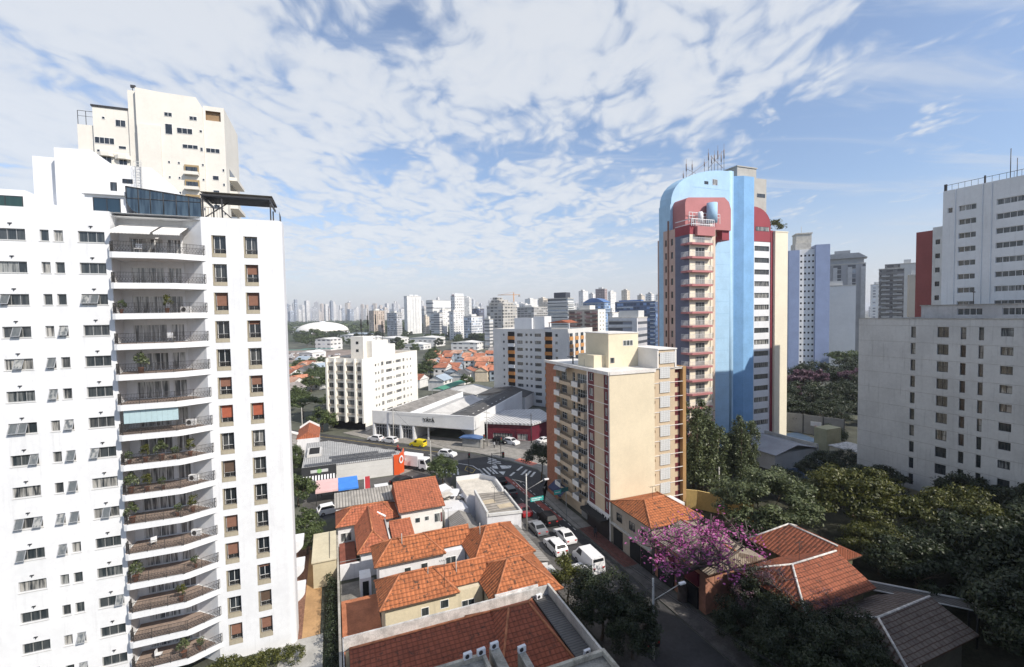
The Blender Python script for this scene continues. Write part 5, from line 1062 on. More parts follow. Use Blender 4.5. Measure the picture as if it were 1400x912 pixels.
ROWS = [
(-196, 860, 8.4, 36.2, 71.4, 'slab', 'slim white slab tower standing alone in the middle distance'),
(-176, 700, 22.5, 10.8, 39.1, 'grid', 'grey gridded office block left of the slim white slab tower'),
(-217, 720, 12.0, 21.1, 43.3, 'brown', 'brown and cream tower at the edge of the park trees'),
(-155, 900, 17.7, 65.5, 63.7, 'deck', 'broad white block with a dark blank end in the middle distance'),
(-99, 800, 9.3, 24.8, 67.4, 'chim', 'tall white tower with a red tipped crown in the middle distance'),
(-101, 640, 16.9, 6.0, 37.6, 'ribbon', 'grey banded block below the broad white block'),
(-100, 660, 5.2, 11.1, 41.9, 'white', 'narrow white tower between the grey banded block and the white twin'),
(-80, 630, 8.2, 21.8, 39.2, 'white2', 'bright white tower with a grey left flank rising from the trees'),
(-128, 680, 5.3, 7.6, 32.8, 'beige', 'small beige tower left of the grey banded block'),
(-53, 600, 13.2, 23.2, 31.9, 'glassy', 'white block with a sloping glass face right of the bright white tower'),
(-50, 700, 13.9, 13.4, 43.6, 'darkgl', 'dark glass office block behind the sloping glass block'),
(-9, 480, 21.6, 25.5, 43.2, 'tier', 'large stepped concrete block with uneven terraces on top'),
(-22, 450, 6.3, 6.1, 29.2, 'ribbon', 'white ribbon windowed block in front of the stepped concrete block'),
(31, 640, 28.1, 40.4, 43.5, 'tier2', 'long tiered grey block behind the orange balcony building'),
(54, 440, 22.3, 12.4, 48.4, 'ribbon2', 'white ribbon windowed tower with a dark box on its roof'),
(62, 330, 23.6, 13.2, 36.0, 'bal', 'beige apartment tower with dark red balconies and a bright white end'),
(122, 600, 31.1, 19.2, 47.0, 'blueg', 'office block under an arched blue roof'),
(132, 420, 39.0, 9.9, 43.6, 'blueg2', 'wide dark blue glass office block left of the blue tower'),
(72, 262, 17.5, 16.8, 30.6, 'office', 'grey office block with wide white spandrels and a roof box'),
(66, 300, 3.2, 10.6, 33.7, 'white', 'white balcony tower between the beige tower and the grey office block'),
(141, 900, 9.8, 21.2, 77.2, 'white', 'pale tower left of the dark pink tower on the skyline'),
(169, 950, 9.3, 13.3, 73.2, 'white2', 'small pale tower beside the dark pink tower on the skyline'),
(163, 800, 17.5, 10.8, 75.5, 'pinkd', 'dark pink tower on the skyline'),
(184, 850, 4.6, 26.7, 72.5, 'white', 'white tower right of the dark pink tower on the skyline'),
(227, 900, 11.4, 16.4, 77.1, 'beige', 'pale tower with a stepped top standing alone on the skyline'),
(213, 750, 7.0, 15.2, 61.2, 'beige', 'left one of three low pale towers above the blue glass office'),
(214, 700, 8.9, 12.8, 61.3, 'white2', 'middle one of three low pale towers above the blue glass office'),
(230, 720, 3.4, 11.3, 59.6, 'white', 'right one of three low pale towers above the blue glass office'),
(45, 1100, 15.5, 33.3, 69.7, 'white', 'hazy white tower right of the crane'),
(69, 1000, 11.7, 25.3, 67.6, 'beige', 'hazy tower with an orange stripe right of the crane'),
(197, 262, 17.5, 8.0, 47.0, 'blank', 'grey block with a blank side wall beside the slate blue tower'),
(255, 330, 27.5, 13.2, 66.2, 'crown', 'grey tower with dark glass bays under a hipped crown'),
(407, 500, 11.6, 7.2, 59.4, 'white2', 'distant small white block right of the hipped crown tower'),
(257, 300, 12.6, 6.0, 59.5, 'balc', 'dark balconied tower right of the hipped crown tower'),
(283, 320, 8.9, 6.0, 64.6, 'pale', 'pale grey tower slab beside the dark balconied tower'),
(234, 262, 5.1, 6.0, 52.4, 'tan', 'tan blank tower wall beside the dark red tower'),
]
glass_blue_cap = mat('blue_roof_metal', (.06, .15, .36), .4, .1)
for x, y, a, d, h, st, lb in ROWS:
    cs, sn = cos(FR['C']), sin(FR['C']); ca, cb = x*cs+y*sn, -x*sn+y*cs     # world corner -> frame C
    t = T('tower_block', lb, 'tower', 'C', ca, cb); m = FS[st]
    X0, X1, Y0, Y1 = ca-a, ca, cb, cb+d
    b = MB().box(X0, X1, Y0, Y1, 0, h); t.part('wall', b, m); rf = MB().box(X0-.2, X1+.2, Y0-.2, Y1+.2, h+.02, h+.6); t.part('roof', rf, pale_conc)
    lw = a*.4; l = MB()
    if st == 'tier':
        for k, (f0, f1, hh) in enumerate(((.08, .9, 3.), (.2, .7, 6.), (.3, .55, 8.5))): l.box(X0+a*f0, X0+a*f1, Y0+d*.1, Y0+d*f1, h+.62+(0 if k == 0 else (3., 6.)[k-1]), h+.6+hh)
        t.part('stepped_top', l, m)
    elif st == 'ribbon2':
        l.box(X0+a*.3, X1-a*.12, Y0+1, Y1-2, h+.62, h+6); t.part('roof_box', l, mat('roof_box_dark', (.05, .055, .07), .5)); b = MB()
        for k in range(13): b.box(X0-.5, X1+1.2, Y0-.9, Y1, 3.5*k+.6, 3.5*k+1.6)
        t.part('spandrel', b, mat('ribbon_white', (.62, .62, .60), .8))
    elif st == 'office':
        l.box(X0+a*.3, X1-.5, Y0+3, Y1-4, h+.62, h+4.4); t.part('roof_box', l, grey_w); b = MB()
        for k in range(8): b.box(X0-.3, X1-3, Y0-.6, Y0-.01, h-3.7*k-1.6, h-3.7*k)
        b.box(X1-2.9, X1+.02, Y0-.8, Y0+.5, 0, h+.2); t.part('spandrel', b, mat('office_white', (.60, .60, .61), .7))
    elif st == 'blueg':
        n = 12; pr = [(X0-1, h+.62)]+[(X0+a*i/n, h+.7+6*sin(pi*i/n)) for i in range(n+1)]+[(X1+1, h+.62)]; l.extr(pr, Y0-1, Y1+1); t.part('arched_roof', l, glass_blue_cap)
    elif st == 'crown':
        l.box(X0+1, X1-1, Y0+1, Y1-1, h+.62, h+4.4); l.extr([(X0-1, h+4.42), (X0+4, h+8), (X1-4, h+8), (X1+1, h+4.42)], Y0-1, Y1+1); l.box(X0+9, X1-9, Y0+4, Y1-3, h+8.02, h+10.6); t.part('hipped_crown', l, mat('crown_grey', (.34, .35, .36), .8)); b = MB()
        for f in (0., .3, .62, .9): b.box(X0+a*f, X0+a*f+2.6, Y0-.7, Y0-.01, 0, h-2)
        t.part('bay_pier', b, mat('bay_pier', (.46, .46, .46), .8))
    elif st == 'balc':
        l.box(X0+3, X1-2, Y0+1, Y1-1, h+.62, h+3.4); t.part('lift_house', l, m); b = MB()
        for k in range(19): b.box(X0+1, X0+a*.42, Y0-1.2, Y0-.01, 3*k+.4, 3*k+1.4); b.box(X0+a*.56, X1-1, Y0-1.2, Y0-.01, 3*k+.4, 3*k+1.4)
        t.part('balcony', b, mat('balcony_grey', (.36, .36, .35), .8))
    elif st == 'bal':
        l.box(X0+a*.35, X0+a*.7, Y0+2, Y1-2, h+.62, h+3.6); t.part('lift_house', l, cream_w); e_ = MB().box(X1+.01, X1+.3, Y0, Y1, 0, h+.3); t.part('end_wall', e_, mat('end_white', (.74, .72, .66), .8, .05))
        wm = MB().box(0, .06, -.55, .55, 0, 1.1).mesh('window', g_dark)
        for k in range(11): t.put('window', wm, X1+.3, Y0+d*.28, h-3*k-2.6); t.put('window', wm, X1+.3, Y0+d*.68, h-3*k-2.6)
        rb_ = MB()
        for k in range(11): rb_.box(X0+.6, X0+a*.42, Y0-.8, Y0-.01, h-3*k-3, h-3*k-2.2); rb_.box(X0+a*.62, X1-.6, Y0-.8, Y0-.01, h-3*k-3, h-3*k-2.2)
        t.part('balcony', rb_, mat('balcony_oxblood', (.25, .12, .10), .8))
    elif st == 'blueg2':
        l.box(X0+3, X1-14, Y0+2, Y1-1, h+.62, h+2.); t.part('roof_box', l, glass_blue_cap); b = MB()
        for k in range(12): b.box(X1-5, X1-.6, Y0-.5, Y0-.01, h-3.6*k-2.4, h-3.6*k-1.5)
        b.box(X0+2, X0+18, Y0-.4, Y0-.01, h-5.6, h-4.2); t.part('spandrel', b, mat('pale_spandrel', (.45, .50, .56), .6))
    elif st == 'chim':
        for f in (.1, .45, .8): l.box(X0+a*f, X0+a*f+1.2, Y0+.5, Y1-.5, h+.62, h+5)
        t.part('crown_fin', l, white); t.part('red_crown', MB().box(X0+1, X1-1, Y0+1, Y1-2, h+.62, h+3), rose)
    elif st == 'deck':
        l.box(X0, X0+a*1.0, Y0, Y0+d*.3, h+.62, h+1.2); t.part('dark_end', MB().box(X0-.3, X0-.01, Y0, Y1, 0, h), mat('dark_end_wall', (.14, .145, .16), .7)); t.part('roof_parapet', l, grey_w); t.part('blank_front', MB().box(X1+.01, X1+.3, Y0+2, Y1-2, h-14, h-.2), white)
    elif st == 'slab':
        for f in (.15, .5): l.box(X1-.5, X1+.5, Y0+d*f, Y0+d*f+d*.28, h+.62, h+3)
        t.part('lift_house', l, white)
        g_ = MB()
        for f in (.2, .4, .6, .8): g_.box(X1+.01, X1+.25, Y0+d*f-.35, Y0+d*f+.35, 2, h-2)
        t.part('window_strip', g_, mat('strip_grey', (.42, .43, .45), .6))
    else:
        l.box(X0+a*.25, X0+a*.25+lw, Y0+d*.25, Y0+d*.7, h+.62, h+3.2); t.part('lift_house', l, grey_w)
        if st in ('white', 'white2', 'beige'): l = MB().box(X0+a*.4, X1-a*.2, Y0+d*.1, Y0+d*.55, h+.62, h+2.2); t.part('stepped_top', l, m)
# orange balcony building (frame C)
th = T('apartment_block', 'grey and white apartment block with orange balcony panels behind the brick building', 'apartment building', 'C', -92, 150)
p0 = (-108.9, 142.6); H6 = 28.5; b = MB(); hs = []; NR = 10
for k in range(NR):
    z = 25.6-2.72*k
    hs += [(4.7, 5.5, z+.2, z+1.0), (11.3, 13.9, z, z+1.2), (15.1, 16.1, z+.2, z+1.1), (17.1, 18.1, z+.2, z+1.1), (19.2, 22.0, z, z+1.2), (27.9, 28.9, z+.1, z+1.1)]
rec = []
for x0, x1 in ((7.0, 10.2), (23.6, 26.6)): rec.append((x0, x1, 1.0, 27.4))
b.wall(p0, (1, 0), 33, 0, H6, hs+rec, .25); 
for x0, x1, _, _ in rec: b.face([(p0[0]+x0, 142.85, 1), (p0[0]+x1, 142.85, 1), (p0[0]+x1, 142.85, 27.4), (p0[0]+x0, 142.85, 27.4)], 1)
b.wall((-75.9, 142.6), (0, 1), 20, 0, H6); b.wall((-75.9, 162.6), (-1, 0), 33, 0, H6); b.wall((-108.9, 162.6), (0, -1), 20, 0, H6); b.face([(-108.9, 142.6, 28), (-75.9, 142.6, 28), (-75.9, 162.6, 28), (-108.9, 162.6, 28)], 2)
th.part('wall', b, [mat('block_white', (.62, .61, .59), .85, .06, .2, streak=.2), black, concrete])
put_windows(th, hs, p0, (1, 0), .25, FRONT, dark, g_std)
orp = mat('orange_panel_matte', (.52, .22, .06), .8, .1); pnl = MB().box(-1.5, 1.5, -.25, -.005, 0, 1.25).mesh('balcony_panel', orp); pnl2 = MB().box(-1.5, 1.5, -.25, -.005, 0, 1.25).mesh('balcony_panel', white)
for k in range(NR):
    z = 24.4-2.72*k
    th.put('balcony_panel', pnl if k % 3 != 1 else pnl2, p0[0]+8.6, 142.6, z); th.put('balcony_panel', pnl, p0[0]+25.1, 142.6, z)
    for j in range(4):
        y = 145+j*4.3; th.put('side_panel', prop('sp', lambda: MB().box(-1.3, 1.3, -.2, -.005, 0, 1.3).mesh('side_panel', mat('bright_orange', (.50, .25, .09), .8))), -75.9, y, z, RIGHT_)
        th.put('window', prop('sw', lambda: MB().box(-1.1, 1.1, -.06, -.005, 0, 1.2).mesh('window', g_std)), -75.9, y, z+1.35, RIGHT_)
b = MB(); b.box(-101, -93, 146, 150, 28.02, 32.5); b.box(-92.9, -88, 147, 152, 28.02, 33); th.part('lift_house', b, [white]); b = MB(); b.extr([(-86, 30.6), (-80, 31.6), (-77, 30.6)], 145, 153); th.part('tiled_canopy', b, tile_r)
for x in (-85.6, -77.4): th.part('canopy_post', MB().box(x, x+.3, 146, 146.3, 28.02, 30.6), white)
# tower crane
t = T('tower_crane', 'orange tower crane standing on the horizon above the stepped concrete block', 'crane', 'W', 6, 1150)
t.part('mast', MB().tube((6, 1150, 0), (6, 1150, 86), 1.6, n=4), mat('crane_orange', (.55, .25, .05), .6)); b = MB(); b.tube((-34, 1150, 83), (22, 1150, 83), .9, n=4); b.tube((6, 1150, 90), (-30, 1150, 83), .3, n=4); b.tube((6, 1150, 84), (6, 1150, 90), .9, n=4); t.part('jib', b, mat('crane_orange')); t.part('counterweight', MB().box(17, 22, 1148, 1152, 78, 83), concrete)
# sports arena dome
t = T('arena', 'large white domed sports arena beside the park trees', 'arena', 'W', -352, 850)
b = MB(); b.lathe(-352, 850, [(46*cos(pi/2*i/9)+.01, 9+17*sin(pi/2*i/9)) for i in range(10)], 40); t.part('dome', b, mat('dome_white', (.76, .73, .68), .7, .04, .02), smooth=True); b = MB(); b.lathe(-352, 850, [(6, 26), (5, 27.4)], 20); t.part('dome_cap', b, white); b = MB(); b.lathe(-352, 850, [(43, 0), (45, 9)], 40); t.part('drum', b, mat('arena_dark', (.12, .11, .10), .9))
rib = MB()
for k in range(24): a = 2*pi*k/24; rib.tube((-352+49*cos(a), 850+49*sin(a), 0), (-352+45*cos(a), 850+45*sin(a), 9.5), .7, n=4)
t.part('buttress', rib, white)
# low white buildings in the middle distance
LOW = [(-197, 475, 20, 18, 11.4, 'two storey white school block beside the parking lot', 'roofwhite'), (-245, 700, 66, 24, 8, 'long low shed with a blue grey sawtooth roof', 'blue'), (-165, 500, 17, 30, 10.6, 'white industrial block with a shaded loading bay', 'roofwhite'),
 (-146, 518, 34, 26, 9.3, 'wide white industrial hall with a pale roof behind the finned block', 'roofwhite'), (-99, 505, 33, 22, 9.7, 'long white two storey hall below the slim white slab tower', 'roofwhite'), (-101, 462, 25, 16, 5.2, 'low white roofed shed in front of the long white hall', 'roofwhite'), (-47, 445, 28, 20, 7., 'white roofed hall above the terracotta houses', 'roofwhite'),
 (-174, 384, 14, 16, 4.6, 'small white shed in the middle of the parking lot', 'roofwhite'), (-235, 650, 24, 14, 8.4, 'white pavilion behind the sawtooth shed', 'roofwhite'), (-455, 980, 46, 30, 15, 'pale stand with dark buttresses left of the arena', 'roofwhite')]
bl_roof = mat('blue_grey_roof', (.34, .40, .46), .6, .12, .1)
for x, y, w, d, h, lb, rm_ in LOW:
    cs, sn = cos(FR['B']), sin(FR['B']); a, c = x*cs+y*sn, -x*sn+y*cs; t = T('low_building', lb, 'building', 'B', a, c)
    t.part('wall', MB().box(a-w/2, a+w/2, c, c+d, 0, h), facade('low_white_facade', (.70, .69, .66), (.14, .14, .15), 6, 4.2, .55, .35)); t.part('roof', MB().extr([(a-w/2-.4, h+.02), (a, h+1.6), (a+w/2+.4, h+.02)], c-.5, c+d+.5), bl_roof if rm_ == 'blue' else mat('hall_white_roof', (.66, .65, .62), .8, .1, .1))  # white roofs, except the blue grey one
flat('car_park', [(-215, 355), (-120, 345), (-110, 470), (-240, 480)], .06, mat('pinkish_asphalt', (.25, .20, .17), .9, .2, .1), 'W')
for i, (x, y, w, d) in enumerate([(-214, 440, 30, 6), (-192, 452, 30, 6)]):
    t = T('canopy', ('left' if i == 0 else 'right')+' one of two long green parking canopies by the school block', 'canopy', 'W', x, y); b = MB(); b.box(x-w/2, x+w/2, y-d/2, y+d/2, 3.2, 3.4); t.part('cover', b, mat('teal_canopy', (.10, .26, .22), .7)); t.part('post', MB().box(x-.1, x+.1, y-.1, y+.1, 0, 3.19), grey_w)
# terracotta rows
random.seed(3)
terra = [mat('terracotta_%s' % n, c, .85, .35, .3) for n, c in (('light', (.50, .22, .13)), ('mid', (.42, .16, .09)), ('deep', (.32, .12, .07)), ('faded', (.46, .28, .20)), ('grey', (.30, .27, .25)))]
hw = [mat('terrace_white', (.66, .65, .62), .85), mat('terrace_blue_grey', (.34, .40, .46), .85), mat('terrace_cream', (.58, .50, .38), .85)]
def small_house(x, y, rz, w, d, h, label, group, tm, wm):
    e = link('terrace_house', None, None, (x, y, 0), rz); tag(e, label, 'house', group)
    link('wall', MB().box(-w/2, w/2, -d/2, d/2, 0, h).mesh('wall', wm), e)
    r = MB(); r.face([(-w/2-.4, -d/2-.5, h), (w/2+.4, -d/2-.5, h), (w/2+.4, 0, h+2.2), (-w/2-.4, 0, h+2.2)]); r.face([(w/2+.4, d/2+.5, h), (-w/2-.4, d/2+.5, h), (-w/2-.4, 0, h+2.2), (w/2+.4, 0, h+2.2)])
    for s in (-1, 1): r.face([(s*(w/2+.02), -d/2, h), (s*(w/2+.02), d/2, h), (s*(w/2+.02), 0, h+2.2)], 1)
    r.face([(-w/2-.4, -d/2-.5, h-.02), (-w/2-.4, d/2+.5, h-.02), (w/2+.4, d/2+.5, h-.02), (w/2+.4, -d/2-.5, h-.02)], 1)
    link('roof', r.mesh('roof', [tm, wm]), e)
    wn = prop('terr_win', lambda: MB().box(-.6, .6, -.05, 0, 0, 1.2).mesh('window', g_dark))
    for xx in (-w*.25, w*.25):
        for zz in ((.9,) if h < 4 else (.9, 3.4)): link('window', wn, e, (xx, -d/2-.005, zz))
for r_, (y, x0, x1, hh) in enumerate(((238, -34, 6, 5.2), (252, -42, 8, 5.4), (272, -52, 4, 5.2), (292, -46, 2, 5.2), (312, -62, 2, 5.), (334, -58, 0, 5.), (356, -64, -2, 5.), (380, -40, 0, 5.))):
    x = x0
    while x < x1:
        w = random.uniform(5.5, 9)
        if random.random() < .88: small_house(x+w/2, y+random.uniform(-3.5, 3.5)-(x-x0)*.16, FR['B']*.55+random.choice((0, 0, pi/2)), w, 8.5+random.uniform(-2, 2), hh+random.uniform(-1.6, .5), 'terracotta roofed house in the tight rows beyond the white store', 'terracotta roofed houses in rows', random.choices(terra, (4, 4, 3, 2, 1))[0], random.choice(hw))
        x += w+random.choice((.4, .6, 2.5))
for i in range(12):
    x = -122-random.uniform(0, 26); y = 232+i*6.4+random.uniform(-2, 2); small_house(x+i*.6, y, FR['B']+random.choice((0, pi/2)), random.uniform(7, 10), random.uniform(7, 10), 3.6, 'small house among the mixed roofs left of the finned block', 'small houses by the playing field', random.choice(terra+[pale_conc, rf_d, bl_roof]), hw[0])
for i in range(16):
    x, y = random.choice(((random.uniform(-50, -22), random.uniform(205, 236)), (random.uniform(-112, -88), random.uniform(190, 235)), (random.uniform(-150, -120), random.uniform(240, 330)))); small_house(x, y, FR['B']+random.choice((0, pi/2)), random.uniform(7, 11), random.uniform(7, 10), random.uniform(3.2, 5), 'small roofed house around the finned white block', 'small houses around the finned block', random.choice(terra+[pale_conc, rf_d, bl_roof, rf_g]), hw[0])
# houses across the avenue on the left
for i, (x, y, w, d, h, lb, rm_) in enumerate([(-6.5, 131, 5, 12, 3.6, 'white walled house with a red tiled roof at the edge of the avenue', tile_r), (-13, 126, 8, 10, 3.4, 'house with a dark grey gable roof and white parapets by the avenue', rf_g), (-20, 134, 7, 10, 3.2, 'low grey roofed house behind the white tower', rf_g)]):
    t = T('low_house', lb, 'house', 'A', x, y); t.part('wall', MB().box(x-w/2, x+w/2, y-d/2, y+d/2, 0, h), wall_w); r = MB(); r.extr([(x-w/2-.2, h+.02), (x, h+1.7), (x+w/2+.2, h+.02)], y-d/2+.3, y+d/2-.3); t.part('roof', r, rm_)
    b = MB(); b.extr([(x-w/2, h), (x-w/2, h+.7), (x, h+2.2), (x+w/2, h+.7), (x+w/2, h)], y+d/2-.29, y+d/2); t.part('gable_parapet', b, white)
# dense towers between the middle distance and the skyline
random.seed(31)
for i in range(46):
    u = random.uniform(560, 905); Y = random.uniform(850, 1450); vtop = random.gauss(419, 4.5); x = (u-700)/625*Y; h = 34+(431-(u-700)*.0175-vtop)/625*Y; w = random.uniform(11, 24); d = random.uniform(10, 20); k = random.choice(('white', 'white2', 'beige', 'white', 'ribbon', 'glassy'))
    b = MB().box(-w/2, w/2, -d/2, d/2, 0, h); b.box(-w*.3, w*.2, -d*.3, d*.3, h+.05, h+random.uniform(2, 5)); b.box(w*.22, w*.4, -d*.2, d*.2, h+.05, h+random.uniform(1, 3)); o = link('tower_block', b.mesh('tower_block', FS[k]), None, (x, Y, 0), R(random.choice((-35, -35, -19, 12)))); tag(o, 'pale tower in the dense cluster behind the middle distance towers', 'tower', 'pale towers behind the middle distance')
# far skyline
random.seed(9)
sky_m = [facade('skyline_pale', (.66, .65, .63), (.35, .36, .38), 7, 7, .5, .4), facade('skyline_grey', (.44, .45, .47), (.25, .26, .28), 8, 7, .5, .5), facade('skyline_tan', (.56, .50, .44), (.3, .28, .27), 7, 8, .5, .4), facade('skyline_blue', (.30, .34, .40), (.18, .2, .24), 9, 7, .6, .5)]
lab = ['pale tower block in the hazy far skyline', 'grey tower block in the hazy far skyline', 'tan tower block in the hazy far skyline', 'blue grey tower block in the hazy far skyline']
for i in range(295):
    u = (random.uniform(385, 910) if i % 3 else random.uniform(392, 600)) if i < 268 else random.uniform(1190, 1260); Y = random.uniform(1500, 4200) if u > 640 else random.uniform(2500, 4600)
    vtop = random.gauss(421-(u-650)*.004, 4.0)
    if u < 560: vtop = random.gauss(418.5, 3.) if random.random() < .4 else random.uniform(421, 428.5)
    x = (u-700)/625*Y; h = 34+(431-(u-700)*.0175-vtop)/625*Y; w = random.uniform(10, 30)*(.8 if u < 560 else 1); d = random.uniform(14, 26)
    if h < 24: h = random.uniform(24, 40)
    k = random.choices((0, 1, 2, 3), (6, 3, 2, 2))[0]; b = MB().box(-w/2, w/2, -d/2, d/2, 0, h); 
    if random.random() < .6: b.box(-w/4, w/4, -d/4, d/4, h+.05, h+random.uniform(3, 6))
    o = link('skyline_tower', b.mesh('skyline_tower', sky_m[k]), None, (x, Y, 0), R(random.choice((-35, -35, 10, -15)))); tag(o, lab[k], 'tower', lab[k].split(' in ')[0]+'s of the skyline')
# ------------------------------------------------------------------ vegetation
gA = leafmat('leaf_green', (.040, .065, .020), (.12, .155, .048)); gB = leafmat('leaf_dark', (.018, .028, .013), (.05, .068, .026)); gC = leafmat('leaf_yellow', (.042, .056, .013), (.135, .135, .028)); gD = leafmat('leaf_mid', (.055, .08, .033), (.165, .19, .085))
gPk = leafmat('blossom_magenta', (.40, .065, .28), (.66, .22, .50), .35); gPp = leafmat('blossom_dull', (.10, .055, .08), (.22, .12, .16), .3); gDry = leafmat('leaf_dry', (.055, .045, .03), (.12, .10, .07), .2)
def leaves(b, rng, c, rad, n, size, flat_=.5, up=.35):
    """n leaf quads through an ellipsoid clump, denser towards its skin"""
    for _ in range(n):
        d = Vector((rng.gauss(0, 1), rng.gauss(0, 1), rng.gauss(0, 1))).normalized(); r = rng.random()**.45
        p = Vector((c[0]+d.x*rad[0]*r, c[1]+d.y*rad[1]*r, c[2]+d.z*rad[2]*r))
        nrm = (d+Vector((0, 0, up))+Vector((rng.gauss(0, 1), rng.gauss(0, 1), rng.gauss(0, 1)))*flat_).normalized()
        a = nrm.orthogonal().normalized(); a.rotate(Matrix.Rotation(rng.uniform(0, 2*pi), 3, nrm)); e = nrm.cross(a); l = size*rng.uniform(.7, 1.35); w = l*.5
        b.face([p-a*l*.5, p-e*w*.5, p+a*l*.5, p+e*w*.5])
def crown_mesh(name, seed, R_, H_, n_clump, n_leaf, size, m, cr=.3, low=-.35, z0=0., flat_top=0.):
    rng = random.Random(seed); b = MB(); k = 0
    for i in range(n_clump):
        while True:
            d = Vector((rng.gauss(0, 1), rng.gauss(0, 1), rng.gauss(0, 1))).normalized()
            if d.z > low: break
        r = rng.uniform(.55, .95); q = cr*rng.uniform(.7, 1.3)
        c = (d.x*R_*r, d.y*R_*r, z0+d.z*H_*r*(1-flat_top))
        leaves(b, rng, c, (R_*q, R_*q, H_*q*.8), n_leaf, size)
    return b.mesh(name, m)
def trunk_mesh(seed, h, R_, H_, r0=.25, nb=7):
    rng = random.Random(seed+100); b = MB(); p = Vector((0, 0, 0)); pts = [p]
    for i in range(3): p = p+Vector((rng.uniform(-.15, .15), rng.uniform(-.15, .15), h/3)); pts.append(p)
    for i in range(3): b.tube(pts[i], pts[i+1], r0*(1-.18*i), r0*(1-.18*(i+1)), 7)
    for i in range(nb):
        a = 2*pi*i/nb+rng.uniform(-.3, .3); q = p+Vector((cos(a)*R_*.35, sin(a)*R_*.35, H_*.35)); b.tube(p, q, r0*.4, r0*.22, 5); b.tube(q, q+Vector((cos(a+.3)*R_*.35, sin(a+.3)*R_*.35, H_*.3)), r0*.22, r0*.08, 5)
    return b.mesh('trunk', bark)
TREE = {}
def tree(kind, label, x, y, s=1., rz=0., fr='A', group=None, sz=None, name='tree', z=0):
    if kind not in TREE: TREE[kind] = KINDS[kind]()
    tm, cm = TREE[kind]; X, Y = fw(fr, x, y); e = link(name, None, None, (X, Y, z), rz); e.scale = (s, s, sz or s); tag(e, label, 'tree' if name != 'bush' else 'bush', group)
    if tm: link('trunk', tm, e)
    link('crown', cm, e); return e
def K(seed, R_, H_, th_, ncl, nl, size, m, cr=.3, low=-.35, r0=.25, ft=0.):
    return lambda: (trunk_mesh(seed, th_, R_, H_, r0), crown_mesh('crown', seed, R_, H_, ncl, nl, size, m, cr, low, th_+H_*.55, ft))
def palm():
    rng = random.Random(4); b = MB(); tr_ = MB().tube((0, 0, 0), (.1, .05, 7), .18, .13, 7).mesh('trunk', bark)
    for i in range(22):
        a = 2*pi*i/22+rng.uniform(-.2, .2); el = rng.uniform(-.1, .9); L_ = rng.uniform(2.2, 3.0); prev = Vector((.1, .05, 7)); d = Vector((cos(a)*cos(el), sin(a)*cos(el), sin(el)))
        for k in range(8):
            nx = prev+d*(L_/8); d = (d+Vector((0, 0, -.17))).normalized(); s = Vector((-sin(a), cos(a), 0))
            for sg in (-1, 1):
                w = .7*(1-abs(k-3)/6)
                b.face([prev, nx, nx+s*sg*w+Vector((0, 0, -.25))+d*.25, prev+s*sg*w+Vector((0, 0, -.25))+d*.25])
            prev = nx
    return tr_, b.mesh('crown', gD)
def feathery():
    """tall drooping palm clump: stacked sprays along several stems"""
    rng = random.Random(8); b = MB(); t_ = MB()
    for i in range(13):
        a = rng.uniform(0, 2*pi); r = rng.uniform(0, 3.4); x, y = r*cos(a), r*sin(a); H_ = rng.uniform(9, 17)-r*.9; t_.tube((x*.6, y*.6, 0), (x, y, H_), .16, .06, 5)
        for k in range(int(H_/1.2)):
            z = H_-k*1.15
            for j in range(6):
                aa = rng.uniform(0, 2*pi); o = rng.uniform(.5, 1.3)*(1 if k else .4); leaves(b, rng, (x+cos(aa)*o, y+sin(aa)*o, z-.5), (.62, .62, .85), 26, .42, .5, .1)
    return t_.mesh('trunk', bark), b.mesh('crown', gD)
def branchy(seed, h, spread, levels, tips, m, nflow, fr_=.5, size=.16):
    rng = random.Random(seed); tb = MB(); fb = MB(); ends = []
    def grow(p, d, l, r, lv):
        n = 3; q = p
        for i in range(n):
            d = (d+Vector((rng.gauss(0, .13), rng.gauss(0, .13), rng.gauss(.03, .1)))).normalized(); nq = q+d*(l/n); tb.tube(q, nq, r*(1-.2*i/n), r*(1-.2*(i+1)/n), 5, cap=False); q = nq
            if lv <= 1 and rng.random() < .7: ends.append(q)
        if lv == 0: ends.append(q); return
        for i in range(tips):
            a = rng.uniform(0, 2*pi); s = Vector((cos(a), sin(a), rng.uniform(-.15, .45))); grow(q, (d*.62+s*spread).normalized(), l*rng.uniform(.62, .85), r*.62, lv-1)
    grow(Vector((0, 0, 0)), Vector((.1, 0, 1)), h, .24, levels)
    for e in ends:
        if rng.random() < fr_: leaves(fb, rng, e, (.42, .42, .34), nflow, size, 1.)
    return tb.mesh('trunk', mat('ipe_bark', (.10, .08, .07), .9, .25, 3.)), fb.mesh('blossom', m)
